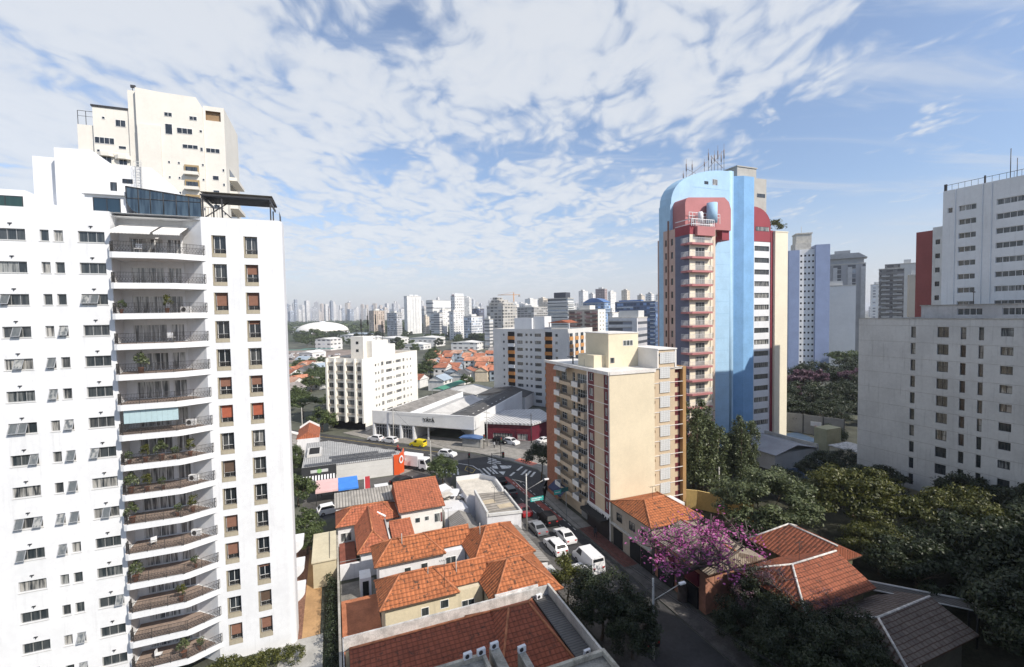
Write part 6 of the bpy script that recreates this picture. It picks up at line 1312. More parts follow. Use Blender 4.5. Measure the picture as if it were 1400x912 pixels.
KINDS = {'big': lambda: (trunk_mesh(31, 3.5, 7, 6, .35), crown_mesh('crown', 31, 7.6, 6.0, 78, 260, .46, gD, .21, -.45, 7.0)),
 'mango': lambda: (trunk_mesh(41, 3., 6, 5, .35), crown_mesh('crown', 41, 7., 4.6, 64, 230, .42, gC, .23, -.3, 6.2)), 'dark': lambda: (trunk_mesh(51, 3., 6, 5, .3), crown_mesh('crown', 51, 6.5, 4.6, 50, 200, .46, gB, .25, -.4, 6.)),
 'round': K(61, 3., 2.6, 1.6, 44, 190, .26, gA, .28, -.5, .18), 'street': K(71, 3.2, 2.2, 3.6, 34, 170, .28, gB, .30, -.3, .17), 'fg': K(81, 3.6, 3.4, 2.4, 66, 240, .23, gB, .24, -.6, .2), 'fgl': K(82, 1.9, 2.2, 2.4, 22, 120, .28, gC, .34, -.5, .14),
 'mid': K(91, 4.2, 3.4, 2.2, 30, 110, .55, gA, .32, -.5), 'umb': K(95, 6., 2.2, 4.4, 34, 120, .55, gA, .27, -.2, .3), 'far': K(97, 5., 4.2, 2.5, 20, 60, 1.1, gA, .36, -.5), 'fard': K(98, 5., 4.4, 2.5, 20, 60, 1.1, gB, .36, -.5),
 'palm': palm, 'feather': feathery, 'ipe': lambda: branchy(5, 1.9, 1.0, 5, 3, gPk, 7, .32, .13), 'ipe_bare': lambda: branchy(9, 2.6, .8, 5, 3, gPp, 8, .22, .17), 'ipe_far': lambda: branchy(12, 3.0, .75, 4, 3, gPp, 60, .9, .34), 'bush': lambda: (None, crown_mesh('crown', 15, 1., .9, 16, 60, .17, gC, .4, -.2, .55))}
tree('ipe', 'pink ipe tree in full magenta blossom over the grey tiled shop roof', 37.3, 41.6, 2.65, .4, name='ipe_tree', sz=2.2)
tree('ipe_bare', 'mostly bare ipe tree with dull purple blossom at the bottom right of the street', 40.6, 31.5, 1.05, 1.2, name='ipe_tree')
tree('ipe_bare', 'bare branched ipe tree in front of the rusty orange roof', 46.0, 29.0, .85, 2.7, name='ipe_tree')
tree('big', 'large feathery green tree with sunlit clumps above the rusty orange roof', 58.5, 48.0, .95, .5, sz=.8)
tree('mango', 'wide olive green mango tree in front of the grey block', 70.5, 42.5, 1.0, 0, name='mango_tree')
tree('mango', 'smaller olive green mango tree right of the rusty orange roof', 64, 36, .62, 2.2, name='mango_tree')
tree('mango', 'olive green mango tree at the foot of the grey block, right of the wide one', 77, 34, .9, 4.1, name='mango_tree')
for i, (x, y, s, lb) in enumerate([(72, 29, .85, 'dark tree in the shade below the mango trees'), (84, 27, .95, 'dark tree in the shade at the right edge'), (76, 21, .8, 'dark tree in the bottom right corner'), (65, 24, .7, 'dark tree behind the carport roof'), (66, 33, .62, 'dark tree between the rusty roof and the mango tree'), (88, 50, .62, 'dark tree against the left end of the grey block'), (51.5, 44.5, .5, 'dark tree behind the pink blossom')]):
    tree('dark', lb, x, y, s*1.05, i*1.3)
for i, (x, y, s, lb) in enumerate([(41.2, 34.5, .85, 'dark shrubby tree at the foot of the shop with grey tiles'), (39.4, 29.5, .9, 'dark shrubby tree beside the bare ipe by the kerb'), (42.6, 26, .9, 'dark shrubby tree left of the grey ribbed tile roof'), (38.6, 24.5, .95, 'dark shrubby tree lowest beside the kerb'), (36.2, 28.5, .8, 'added dark tree overhanging the right kerb, darkening the bottom of the street'), (37.0, 33.2, .7, 'added dark tree before the bare ipe, darkening the bottom of the street')]):  # last two trees are added to darken the bottom of the street
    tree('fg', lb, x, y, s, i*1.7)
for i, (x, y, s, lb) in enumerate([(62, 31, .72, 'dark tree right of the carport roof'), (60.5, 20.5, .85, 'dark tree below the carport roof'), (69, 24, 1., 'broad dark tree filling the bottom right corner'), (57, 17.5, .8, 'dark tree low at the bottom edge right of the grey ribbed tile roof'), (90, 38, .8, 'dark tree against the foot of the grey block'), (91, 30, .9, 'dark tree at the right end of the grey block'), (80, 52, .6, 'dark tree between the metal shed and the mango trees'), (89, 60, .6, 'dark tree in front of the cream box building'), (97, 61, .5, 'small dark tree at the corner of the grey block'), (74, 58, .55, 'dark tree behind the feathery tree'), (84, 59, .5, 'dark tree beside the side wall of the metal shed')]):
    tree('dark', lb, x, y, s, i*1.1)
tree('feather', 'tall drooping palm clump between the ochre wall and the blue tower', 65.0, 66.5, 1.2, 0, name='palm_tree')
tree('feather', 'shorter drooping palm clump right of the tall one, before the metal shed', 73, 66, .95, 2., name='palm_tree')
tree('street', 'street tree with a thin dark trunk on the corner pavement', 38.3, 82.6, 1.12, 0)
tree('round', 'round clipped green tree beside the zebra crossing', 20.0, 90.6, 1.0, 0)
tree('fg', 'dense dark leaved street tree beside the green walled house', 25.0, 39.6, 1.0, 1.)
tree('fg', 'second dark leaved street tree under the lamp, nearer the camera', 26.4, 36.2, .85, 3.)
tree('fgl', 'young yellow green tree at the kerb beside the orange roofs', 24.6, 46.2, 1.0, 0)
tree('mid', 'green garden tree beside the beige outbuilding and the white tower', -4.9, 76, .62, 0)
tree('mid', 'taller green garden tree behind the first, by the market canopies', -6.6, 90, .8, 2.)
tree('round', 'leafy garden tree low against the white tower', -4.3, 71, .72, 4.)
tree('mid', 'bushy green tree beside the finned white block', -3.6, 146, 1.0, 1.); tree('umb', 'wide flat crowned tree left of the finned white block', -10, 168, 1.0, .5); tree('umb', 'flat crowned tree behind the wide one, half hidden by the white tower', -16, 182, .9, 2.5)
tree('round', 'small ochre tree behind the low grey roofed house', -9.5, 118, .8, 2.); tree('round', 'small green tree beside the solar roofed store', -8.6, 110, .75, 3.)
tree('mid', 'round dark green tree among the terracotta roofs', 50, 250, 1.45, 1.5); tree('mid', 'low green tree left of the terracotta roofs', 44, 248, 1.1, 2.5); tree('mid', 'green tree behind the warehouse roofs', 66, 330, 1.3, 0); tree('mid', 'green tree above the terracotta roofs', 74, 352, 1.4, 3)
tree('ipe_far', 'far ipe tree with dull pink blossom beside the slate blue tower', 152, 106, 1.9, 0, name='ipe_tree'); tree('ipe_far', 'far ipe tree with sparse pink blossom left of the fuller one', 140, 110, 1.5, 2, name='ipe_tree'); tree('ipe_far', 'far ipe tree with grey pink crown against the grey block', 166, 103, 1.9, 4., name='ipe_tree')
for i, (x, y, s, lb) in enumerate([(124, 93, .95, 'dark garden tree left behind the court wall'), (131, 88, .95, 'dark garden tree behind the basketball hoop'), (139, 92, 1., 'dark garden tree right behind the court wall'), (146, 84, .9, 'dark garden tree close to the grey block'), (133, 104, .9, 'dark garden tree further back below the palms')]): tree('dark', lb, x, y, s, i*.9, sz=s*.8)
for i, (x, y, s, lb) in enumerate([(118, 98, 1.1, 'dark tree by the end wall of the blue tower'), (126, 100, 1., 'dark tree in the second row behind the court'), (139, 101, 1.1, 'dark tree in the second row, nearer the grey block'), (147, 94, 1.1, 'dark tree in the second row against the grey block'), (160, 96, 1.2, 'dark tree below the far pink ipe trees'), (180, 108, 1.4, 'dark tree behind the far pink ipe trees'), (170, 118, 1.4, 'dark tree at the foot of the slate blue tower'), (200, 120, 1.5, 'dark tree right of the foot of the slate blue tower')]): tree('dark', lb, x, y, s, i)
tree('umb', 'dark flat layered tree in front of the grey blank walled tower', 236, 148, 1.7, 0); tree('round', 'small yellow olive tree behind the cream box building', 113, 74.5, 1.0, 0)
for i, (x, y, lb) in enumerate([(154, 116, 'palm beside the end wall of the blue tower'), (159, 113, 'second palm, right of the one beside the blue tower'), (150, 112, 'shorter palm in front of the two others')]): tree('palm', lb, x, y, 1.15-.15*i, i, name='palm_tree')
tree('palm', 'palm top rising at the foot of the white tower', -19.2, 45.5, .62, 0, name='palm_tree')
tree('bush', 'roof plant on the end wall of the blue tower', 109.8, 88, 2.6, 0, z=54.4, name='bush')
for i in range(7): tree('bush', 'sunlit bush in the row at the foot of the white tower', -11.0+i*1.1, 49.2+random.uniform(-.4, .4), 1.0+.25*random.random(), i, group='bushes at the foot of the white tower', name='bush')
for i in range(3): tree('bush', 'planting along the foot of the orange panelled block', 58+i*3, 166-i*3, 2.2, i, group='bushes by the orange panelled block', name='bush')
rng = random.Random(77); hb_ = MB()
for i in range(260): leaves(hb_, rng, (-1.1+rng.uniform(-.45, .45), 30+rng.random()*31, rng.uniform(.4, 2.0)), (.5, .5, .4), 26, .2, .7)
hd = T('hedge', 'long clipped dark hedge between the path and the boundary wall', 'hedge', 'A', -1.1, 45); hd.part('foliage', hb_, gB)
rng = random.Random(12)
for i in range(30):
    u = rng.choice((rng.uniform(398, 450), rng.uniform(398, 450), rng.uniform(570, 680))); Y = rng.uniform(170, 330) if u < 460 else rng.uniform(205, 400); x = (u-700)/625*Y
    tree('mid', 'green garden tree among the small houses of the middle distance', x, Y, rng.uniform(.6, 1.1), rng.uniform(0, 6), 'W', 'garden trees among the small houses')
# park and street trees of the middle distance: each its own thing
rng = random.Random(2)
for i in range(110):
    u = rng.uniform(400, 690); Y = rng.uniform(400, 800) if u > 480 else rng.uniform(520, 800); x = (u-700)/625*Y
    if 575 < u < 690 and Y < 440: continue
    k = rng.choice(('far', 'fard', 'far')); tree(k, 'far green tree in the belt between the low white halls' if k == 'far' else 'far dark tree in the belt between the low white halls', x, Y, rng.uniform(.8, 1.35), rng.uniform(0, 6), 'W', 'far trees between the halls' if k == 'far' else 'far dark trees between the halls')
for i, (u, Y, s) in enumerate([(429, 640, 2.0), (440, 655, 1.6), (420, 700, 1.4), (455, 690, 1.5), (468, 700, 1.3)]): tree('far', ORD[i]+' tree from the left in the clump before the arena', (u-700)/625*Y, Y, s, i, 'W')
for i in range(16):
    u = rng.uniform(595, 690); Y = rng.uniform(470, 560); tree(rng.choice(('far', 'fard')), 'tree at the foot of the middle distance towers', (u-700)/625*Y, Y, rng.uniform(.9, 1.3), i, 'W', 'trees at the foot of the towers')
pb_ = MB(); rng = random.Random(6)
for i in range(900):
    Y = rng.uniform(900, 2300); u = rng.uniform(380, 640)-max(0, (Y-1500)/12); x = (u-700)/625*Y; r = rng.uniform(8, 15); hz = rng.uniform(7, 13)+(2 if Y > 1500 else 0)
    leaves(pb_, rng, (x, Y, hz), (r, r, r*.55), 26, 7.5, .5, .6)
o = link('park_woodland', pb_.mesh('park_woodland', gA), None, (0, 0, 0)); tag(o, 'far park woodland behind the domed arena', 'woodland', None, 'stuff')
# ------------------------------------------------------------------ vehicles
def paint(name, c, metal=0.): return mat(name, c, .28, .03, 1., metal=metal, spec=.6)
carglass = mat('car_glass', (.015, .018, .022), .55, .05, spec=.25); hub = mat('wheel_rim', (.35, .35, .36), .35, .1, metal=.6); redl = mat('tail_lamp', (.45, .02, .02), .3, .05); headl = mat('head_lamp', (.70, .70, .68), .15, .03)
PROF = {'sedan': (4.5, 1.76, [(-2.25, .55), (-2.22, .92), (-1.55, 1.0), (-.85, 1.40), (.25, 1.43), (1.05, 1.0), (1.95, .86), (2.22, .62), (2.25, .35)], 2, 3, 4, 5),
 'suv': (4.4, 1.84, [(-2.2, .6), (-2.18, 1.05), (-2.02, 1.12), (-1.65, 1.62), (.35, 1.66), (1.0, 1.14), (1.95, 1.0), (2.18, .7), (2.2, .4)], 2, 3, 4, 5),
 'van': (5.3, 1.95, [(-2.65, .5), (-2.62, 1.25), (-2.6, 1.35), (-2.5, 2.3), (1.0, 2.35), (1.95, 1.35), (2.45, 1.1), (2.62, .75), (2.65, .4)], 2, 3, 4, 5),
 'smallvan': (4.4, 1.8, [(-2.2, .5), (-2.18, 1.1), (-2.16, 1.2), (-2.1, 1.85), (.35, 1.9), (1.1, 1.15), (1.9, .98), (2.18, .7), (2.2, .4)], 2, 3, 4, 5)}
def car(kind, body, label, a, b_, rz, fr='A', name='parked_car', cat='car', group=None, panel=False):
    Lc, Wd, pf, i0, i1, i2, i3 = PROF[kind]; x, y = fw(fr, a, b_); e = link(name, None, None, (x, y, .01), FR[fr]+rz); tag(e, label, cat, group)
    hwid = lambda z: Wd/2*(1 if z < pf[i0][1]+.02 else 1-.2*(z-pf[i0][1])/max(.3, pf[i1][1]-pf[i0][1])*(1 if 'van' not in kind else .4))
    b = MB(); n = len(pf); Lp = [(p[0], -hwid(p[1]), p[1]) for p in pf]; Rp = [(p[0], hwid(p[1]), p[1]) for p in pf]
    bot = [(-Lc/2+.05, .25), (Lc/2-.05, .25)]
    for i in range(n-1): b.face([Rp[i], Lp[i], Lp[i+1], Rp[i+1]])
    b.face([Lp[-1], (bot[1][0], -Wd/2*.95, .25), (bot[1][0], Wd/2*.95, .25), Rp[-1]]); b.face([Rp[0], (bot[0][0], Wd/2*.95, .25), (bot[0][0], -Wd/2*.95, .25), Lp[0]]); b.face([(bot[0][0], -Wd/2*.95, .25), (bot[0][0], Wd/2*.95, .25), (bot[1][0], Wd/2*.95, .25), (bot[1][0], -Wd/2*.95, .25)])
    for S_, sg in ((Lp, -1), (Rp, 1)):                    # each side: lower body strip, then the cabin above the waist
        low = [S_[j] for j in range(0, i0+1)]+[S_[j] for j in range(i3, n)]; b.face(low+[(bot[1][0], sg*Wd/2*.95, .25), (bot[0][0], sg*Wd/2*.95, .25)]); b.face([S_[i0], S_[i1], S_[i2], S_[i3]])
    link('body', b.mesh('body', body), e)
    def pane(nm, q, off): g = MB(); o = Vector(off); g.face([Vector(v)+o for v in q]); link(nm, g.mesh(nm, carglass), e)
    lerp = lambda p, q, f: tuple(p[k]+(q[k]-p[k])*f for k in range(3))
    A0, A1 = lerp(Lp[i2], Lp[i3], .08), lerp(Lp[i2], Lp[i3], .95); B0, B1 = lerp(Rp[i2], Rp[i3], .08), lerp(Rp[i2], Rp[i3], .95)
    pane('windscreen', [lerp(A0, B0, .06), lerp(A1, B1, .05), lerp(A1, B1, .95), lerp(A0, B0, .94)], (.012, 0, .012))
    A0, A1 = lerp(Lp[i1], Lp[i0], .1), lerp(Lp[i1], Lp[i0], .9); B0, B1 = lerp(Rp[i1], Rp[i0], .1), lerp(Rp[i1], Rp[i0], .9)
    if kind == 'van': A1, B1 = lerp(A0, A1, .5), lerp(B0, B1, .5)
    pane('rear_window', [lerp(A0, B0, .08), lerp(A0, B0, .92), lerp(A1, B1, .92), lerp(A1, B1, .08)], (-.012, 0, .012))
    for S_, sg in ((Lp, -1), (Rp, 1)):
        if 'van' in kind: q = [lerp(S_[i2], S_[i1], .02), lerp(S_[i2], S_[i1], .28), lerp(S_[i3], S_[i0], .38), lerp(S_[i3], S_[i0], .04)]; c = Vector(q[0])*.5+Vector(q[2])*.5
        else: q = [S_[i0], S_[i1], S_[i2], S_[i3]]; c = sum((Vector(v) for v in q), Vector())/4
        pane('side_window', [c+(Vector(v)-c)*.84 for v in q], (0, sg*.014, .0))
    key = ('wheel',)
    if key not in WM:
        w = MB(); w.tube((0, -.1, .32), (0, .1, .32), .32, n=14); r = MB(); r.tube((0, -.11, .32), (0, .11, .32), .19, n=10); WM[key] = (w.mesh('wheel', rubber), r.mesh('rim', hub))
    for wx in (-Lc*.30, Lc*.30):
        for sg in (-1, 1): o = link('wheel', WM[key][0], e, (wx, sg*(Wd/2-.09), 0)); link('rim', WM[key][1], o)
    zl = pf[1][1]-.18
    for sg in (-1, 1):
        link('tail_light', MB().box(-Lc/2-.02, -Lc/2+.12, sg*Wd*.36-.16, sg*Wd*.36+.16, zl-.1, zl+.08).mesh('tail_light', redl), e); link('headlight', MB().box(Lc/2-.12, Lc/2+.015, sg*Wd*.36-.18, sg*Wd*.36+.18, pf[-2][1]-.06, pf[-2][1]+.08).mesh('headlight', headl), e)
    return e
UP = pi/2; cwh = paint('white_paint', (.74, .74, .74)); cbk = mat('black_paint', (.012, .012, .014), .5, .03, spec=.25); csv = paint('silver_paint', (.30, .31, .33), .4); cgr = paint('grey_paint', (.07, .075, .085)); crd = paint('red_paint', (.25, .015, .02)); cyl = paint('yellow_paint', (.72, .58, .02))
car('suv', cbk, 'black car driving up the street ahead of the white sedan', 31.8, 66.4, UP, name='car'); car('sedan', csv, 'dark silver sedan in the left lane behind the street lamp', 28.95, 64.2, UP, name='car')
car('sedan', cwh, 'white sedan in the right lane between the black car and the white van', 31.7, 60.2, UP, name='car'); car('suv', cwh, 'white hatchback in the left lane beside the wine red box front', 28.9, 57.8, UP, name='car')
car('van', cwh, 'white delivery van driving up the street', 31.1, 52.4, UP, name='van', cat='van'); car('sedan', cwh, 'white car half hidden under the dark street tree', 28.9, 50.3, UP, name='car')
car('sedan', crd, 'dark red car in the left lane beyond the silver sedan', 29.4, 71.0, UP, name='car'); car('suv', cgr, 'dark grey car waiting near the crossing', 30.2, 79.6, UP, name='car'); car('sedan', cbk, 'black car rounding the corner at the crossing', 30.6, 86.0, UP, name='car'); car('sedan', cbk, 'dark car in deep shade near the bottom of the street', 28.9, 38.6, UP, name='car')
AVE = math.atan2(.726, -.688)
car('suv', cwh, 'white car crossing the middle of the wide junction', 25.0, 107.3, AVE+pi, name='car'); car('smallvan', cyl, 'bright yellow delivery van at the kerb of the white store', 20.0, 119.0, AVE, name='van', cat='van')
car('suv', cwh, 'white hatchback parked at the left end of the white store', 10.2, 129.4, AVE, name='parked_car'); car('suv', cwh, 'white car parked behind the white hatchback, nearer the yellow van', 13.6, 125.8, AVE, name='parked_car')
car('suv', cwh, 'white car parked beside the pink canopy', -1.2, 84.6, .15, name='parked_car'); car('sedan', cbk, 'dark car parked behind the red tiled gable house', 12.2, 94.2, .5, name='parked_car')
car('suv', cwh, 'white car parked in front of the crimson shop', 42.8, 110.4, -1.1, name='parked_car'); car('sedan', cwh, 'white car parked at the far end of the crimson shop, beside the brick wall', 51.5, 108.4, .2, name='parked_car'); car('suv', cbk, 'black car parked left of the white car at the crimson shop', 40.6, 112.6, -1.1, name='parked_car')
rng = random.Random(14)
for i in range(22):
    k = rng.random(); car('suv' if k < .5 else 'sedan', cwh if k < .6 else cgr, ('tiny white' if k < .6 else 'tiny grey')+' car in the far parking lot', -210+rng.random()*80, 372+(i % 5)*20, rng.choice((0, UP)), 'W', 'parked_car', 'car', ('white' if k < .6 else 'grey')+' cars in the far parking lot')
# box truck
t = T('truck', 'white box truck parked beside the orange corner panel', 'truck', 'A', 16.4, 101.4); hd_ = Vector((.72, -.69, 0)); t.e.rotation_euler.z = FR['A']+math.atan2(hd_.y, hd_.x); t.o = (0, 0, 0)
t.part('cargo_box', MB().box(-3.4, 1.3, -1.15, 1.15, 1.0, 3.3), cwh); b = MB(); b.extr([(1.5, .6), (1.5, 2.7), (2.9, 2.75), (3.35, 1.7), (3.4, .6)], -1.1, 1.1); t.part('cab', b, cwh); b = MB(); b.face([(2.93, -.95, 2.66), (3.36, -1., 1.75), (3.36, 1., 1.75), (2.93, .95, 2.66)]); t.part('windscreen', b, carglass)
for sg in (-1, 1): b = MB(); b.face([(1.9, sg*1.112, 1.7), (3.1, sg*1.112, 1.7), (2.8, sg*1.112, 2.5), (1.9, sg*1.112, 2.5)]); t.part('side_window', b, carglass)
t.part('chassis', MB().box(-3.3, 3.2, -.5, .5, .55, .98), dark)
for wx in (-2.2, 2.5):
    for sg in (-1, 1): b = MB().tube((wx, sg*1.0-.13, .46), (wx, sg*1.0+.13, .46), .46, n=14); t.part('wheel', b, rubber)
# motorcycles and people
def person(label, a, b_, rz, cloth, legs, fr='A', sit=False, z=.14):
    x, y = fw(fr, a, b_)
    if sit: V_ = [((0, 0, .9), .13), ((0, 0, 1.12), .15), ((.05, 0, 1.38), .15), ((.06, 0, 1.5), .06), ((.1, 0, 1.62), .11), ((.1, .2, 1.36), .06), ((.3, .26, 1.15), .05), ((.5, .22, 1.1), .04), ((.1, -.2, 1.36), .06), ((.3, -.26, 1.15), .05), ((.5, -.22, 1.1), .04), ((.3, .14, .82), .09), ((.25, .16, .42), .06), ((.38, .16, .36), .05), ((.3, -.14, .82), .09), ((.25, -.16, .42), .06), ((.38, -.16, .36), .05)]
    else: V_ = [((0, 0, .92), .13), ((0, 0, 1.15), .13), ((0, 0, 1.4), .15), ((0, 0, 1.52), .055), ((.02, 0, 1.65), .105), ((0, .2, 1.4), .055), ((.03, .25, 1.14), .045), ((.08, .24, .9), .035), ((0, -.2, 1.4), .055), ((-.03, -.25, 1.14), .045), ((.02, -.24, .9), .035), ((.08, .09, .85), .09), ((.12, .1, .47), .06), ((.1, .1, .06), .045), ((-.08, -.09, .85), .09), ((-.1, -.1, .47), .06), ((-.14, -.1, .06), .045)]
    E_ = [(0, 1), (1, 2), (2, 3), (3, 4), (2, 5), (5, 6), (6, 7), (2, 8), (8, 9), (9, 10), (0, 11), (11, 12), (12, 13), (0, 14), (14, 15), (15, 16)]
    me = bpy.data.meshes.new('body'); me.from_pydata([v for v, _ in V_], E_, []); me.materials.append(cloth)
    e = link('person', None, None, (x, y, z), FR[fr]+rz); tag(e, label, 'person'); o = link('body', me, e); o.modifiers.new('skin', 'SKIN'); 
    for i, (_, r) in enumerate(V_): me.skin_vertices[0].data[i].radius = (r, r)
    me.skin_vertices[0].data[0].use_root = True; o.modifiers.new('sub', 'SUBSURF').levels = 1; o.modifiers['sub'].render_levels = 1
    hair = MB().lathe(V_[4][0][0]-.015, 0, [(.05, V_[4][0][2]-.02), (.118, V_[4][0][2]+.02), (.10, V_[4][0][2]+.09), (.03, V_[4][0][2]+.125)], 10); link('hair' if not sit else 'helmet', hair.mesh('hair', black if not sit else crd), e)
    tr_ = MB()
    for i, j in ((0, 11), (11, 12), (12, 13), (0, 14), (14, 15), (15, 16)): tr_.tube(V_[i][0], V_[j][0], V_[i][1]*1.12, V_[j][1]*1.15, 7)
    link('trousers', tr_.mesh('trousers', legs), e); return e
def moto(label, a, b_, rz, c=crd):
    x, y = fw('A', a, b_); e = link('motorcycle', None, None, (x, y, .01), FR['A']+rz); tag(e, label, 'motorcycle'); w = prop('mw', lambda: MB().tube((0, -.06, .3), (0, .06, .3), .3, n=12).mesh('wheel', rubber))
    for wx in (-.65, .65): link('wheel', w, e, (wx, 0, 0))
    link('body', MB().extr([(-.75, .75), (-.6, .82), (-.1, .78), (.3, .98), (.45, .85), (.3, .4), (-.4, .38)], -.13, .13).mesh('body', c), e); link('handlebar', MB().tube((.42, -.35, 1.05), (.42, .35, 1.05), .025, n=5).tube((.42, 0, 1.05), (.65, 0, .3), .04, n=5).mesh('handlebar', dark), e)
moto('red motorcycle ridden along the avenue beside the solar roofed store', 14.6, 116.8, AVE); person('rider in a red jacket on the motorcycle on the avenue', 14.6, 116.8, AVE, mat('red_jacket', (.42, .05, .04), .8), mat('dark_trousers', (.03, .03, .04), .9), sit=True, z=0)
moto('dark motorcycle parked before the crimson shop window', 39.3, 111.4, -1.2, cgr)
person('pedestrian in dark clothes on the pavement beside the black canopy', 35.9, 58.4, -UP, mat('dark_shirt', (.045, .045, .055), .9), mat('dark_trousers')); person('pedestrian in a light shirt by the grey kiosk', 37.4, 108.6, 1., mat('light_shirt', (.45, .45, .46), .9), mat('dark_trousers')); person('pedestrian in a black shirt before the crimson shop', 38.4, 109.6, 2., mat('black_shirt', (.02, .02, .022), .9), mat('dark_trousers'))
# ------------------------------------------------------------------ street furniture
galv = mat('galvanised', (.42, .42, .40), .5, .1, metal=.4); signg = mat('street_sign_teal', (.03, .36, .32), .5, .05)
pole_c = mat('concrete_pole', (.42, .41, .38), .9, .15, 1.)
t = T('street_lamp', 'tall grey street lamp with a long arm at the corner of the patched roof', 'street lamp', 'A', 27.4, 64.6); b = MB(); b.tube((27.4, 64.6, 0), (27.4, 64.6, 9.2), .15, .1, 8); t.part('pole', b, galv); t.part('arm', MB().tube((27.4, 64.6, 6.6), (30.2, 63.6, 8.3), .06, .05, 6), galv); t.part('lamp_head', MB().box(30.0, 30.7, 63.3, 63.6, 8.2, 8.38), white)
b = MB(); b.tube((27.4, 64.6, 6.2), (26.0, 66.4, 7.8), .04, n=5); b.tube((27.4, 64.6, 7.8), (25.8, 66.6, 7.9), .04, n=5); t.part('bracket', b, galv)
t = T('street_sign', 'teal street name sign facing the camera on an arm of the street lamp', 'street sign', 'A', 28.6, 64.4, 4.9); t.part('panel', MB().box(28.0, 30.2, 64.36, 64.42, 4.7, 5.35), signg); b = MB(); b.tube((27.4, 64.6, 5.0), (28.1, 64.45, 5.0), .04, n=5); t.part('bracket', b, galv)
b = MB(); rr = random.Random(3); x = 28.15
while x < 30.0: w = rr.uniform(.08, .2); b.box(x, x+w, 64.345, 64.357, 5.06, 5.22); x += w+.06
x = 28.2
while x < 29.5: w = rr.uniform(.06, .16); b.box(x, x+w, 64.345, 64.357, 4.82, 4.93); x += w+.05
t.part('lettering', b, white)
t = T('street_sign', 'smaller teal street sign turned sideways over the right pavement', 'street sign', 'A', 33.4, 65.6); t.part('panel', MB().box(32.9, 34.2, 66.0, 66.05, 4.4, 5.1).box(34.22, 35.6, 66.1, 66.15, 4.6, 5.3, 1), [signg, mat('sign_back', (.02, .10, .10), .7)]); t.part('lettering', MB().box(33.1, 34.0, 65.985, 65.997, 4.7, 4.82), white); t.part('post', MB().tube((35.2, 66.2, 0.13), (35.2, 66.2, 5.3), .06, n=6), galv)
def pole(label, a, b_, h, arms=(), fr='A', m=None, name='utility_pole', r=.15):
    t = T(name, label, 'pole' if name != 'traffic_light' else 'traffic light', fr, a, b_); t.part('post', MB().tube((a, b_, 0), (a, b_, h), r, r*.65, 8), m or pole_c)
    for z, l, dx, dy in arms: t.part('cross_arm', MB().tube((a-dx*l/2, b_-dy*l/2, z), (a+dx*l/2, b_+dy*l/2, z), .05, n=5), dark)
    return t
pole('grey utility pole at the corner of the parking lot by the truck', 18.6, 95.4, 7.6); pole('utility pole in front of the left shop windows of the white store', 15.0, 129.0, 9., ((8.2, 1.6, .7, .7),)); pole('utility pole between the kiosk and the crimson shop', 36.4, 111.2, 9.5, ((8.8, 1.6, .8, -.6), (7.6, 1.4, .8, -.6)), m=galv)
pole('dark utility pole in front of the crimson shop', 47.8, 108.8, 8., ((7.4, 1.4, .8, .4),), m=dark); pole('utility pole with transformers left of the finned white block', -8.4, 137, 9.5, ((9, 1.8, .8, .5), (8, 1.6, .8, .5)))
t = pole('utility pole with cross arms at the bottom of the street', 28.2, 35.4, 8.2, ((7.4, 1.6, 1, .2),)); t.part('lamp_arm', MB().tube((28.2, 35.4, 6.0), (31.2, 35.0, 7.2), .05, .04, 6), galv); t.part('lamp_head', MB().box(31.0, 31.7, 34.8, 35.1, 7.15, 7.3), white)
pole('utility pole behind the drooping palms beside the ochre wall', 60.4, 58.5, 7.5, ((7, 1.4, .5, .8),))
def signal(label, a, b_, h, red=False, arm=None):
    t = pole(label, a, b_, h, name='traffic_light', m=dark, r=.09); z = h-1.1; x = a+(arm or 0)
    if arm: t.part('arm', MB().tube((a, b_, h-.2), (x, b_, h-.2), .06, n=6), dark)
    t.part('signal_head', MB().box(x-.2, x+.2, b_-.45, b_-.1, z, z+1.1), dark)
    for k, (nm, c) in enumerate((('green_lens', (.02, .10, .06)), ('amber_lens', (.16, .09, .01)), ('red_lens', (.5, .01, .01)))): t.part('lens', MB().tube((x, b_-.47, z+.2+k*.34), (x, b_-.455, z+.2+k*.34), .12, n=10), mat(nm, c, .3))
signal('traffic light on the island before the wide junction', 26.4, 93.6, 4.6); signal('traffic light beside the kiosk with its red lamp upward', 34.9, 109.4, 3.8, True); signal('tall traffic light pole at the left kerb of the street', 27.2, 80.6, 8.0, False, 2.2); signal('traffic light on the far corner by the coral ramp', 36.2, 100.4, 5.2)
rng = random.Random(1)
def cable(label, p, q, sag, fr='A', n=10, r=.022):
    b = MB(); P = [Vector(p).lerp(Vector(q), i/n)-Vector((0, 0, sag*4*(i/n)*(1-i/n))) for i in range(n+1)]
    for a, c in zip(P, P[1:]): b.tube(a, c, r, n=4, cap=False)
    solo('overhead_cable', label, 'cable', fr, p[0], p[1], p[2], b, black, 'overhead cables')
for i, (p, q, s) in enumerate([((28.2, 35.4, 7.9), (27.4, 64.6, 8.9), .8), ((28.6, 35.4, 7.4), (27.4, 64.6, 8.0), .9), ((27.4, 64.6, 8.9), (27.2, 80.6, 7.8), .4), ((18.6, 95.4, 7.4), (27.2, 80.6, 7.6), .5), ((28.2, 35.4, 7.8), (33, 12, 7.6), .6), ((28.5, 35.4, 7.3), (34, 12, 7.2), .7), ((18.6, 95.4, 7.3), (15, 129, 8.6), .8), ((36.4, 111.2, 9.2), (15, 129, 8.8), .9), ((36.4, 111.2, 8.6), (47.8, 108.8, 7.6), .4), ((60.4, 58.5, 7.2), (48, 62.5, 7.8), .4), ((60.4, 58.5, 6.9), (52.2, 61.5, 5.5), .3)]): cable('thin black overhead cable strung between the poles', p, q, s)
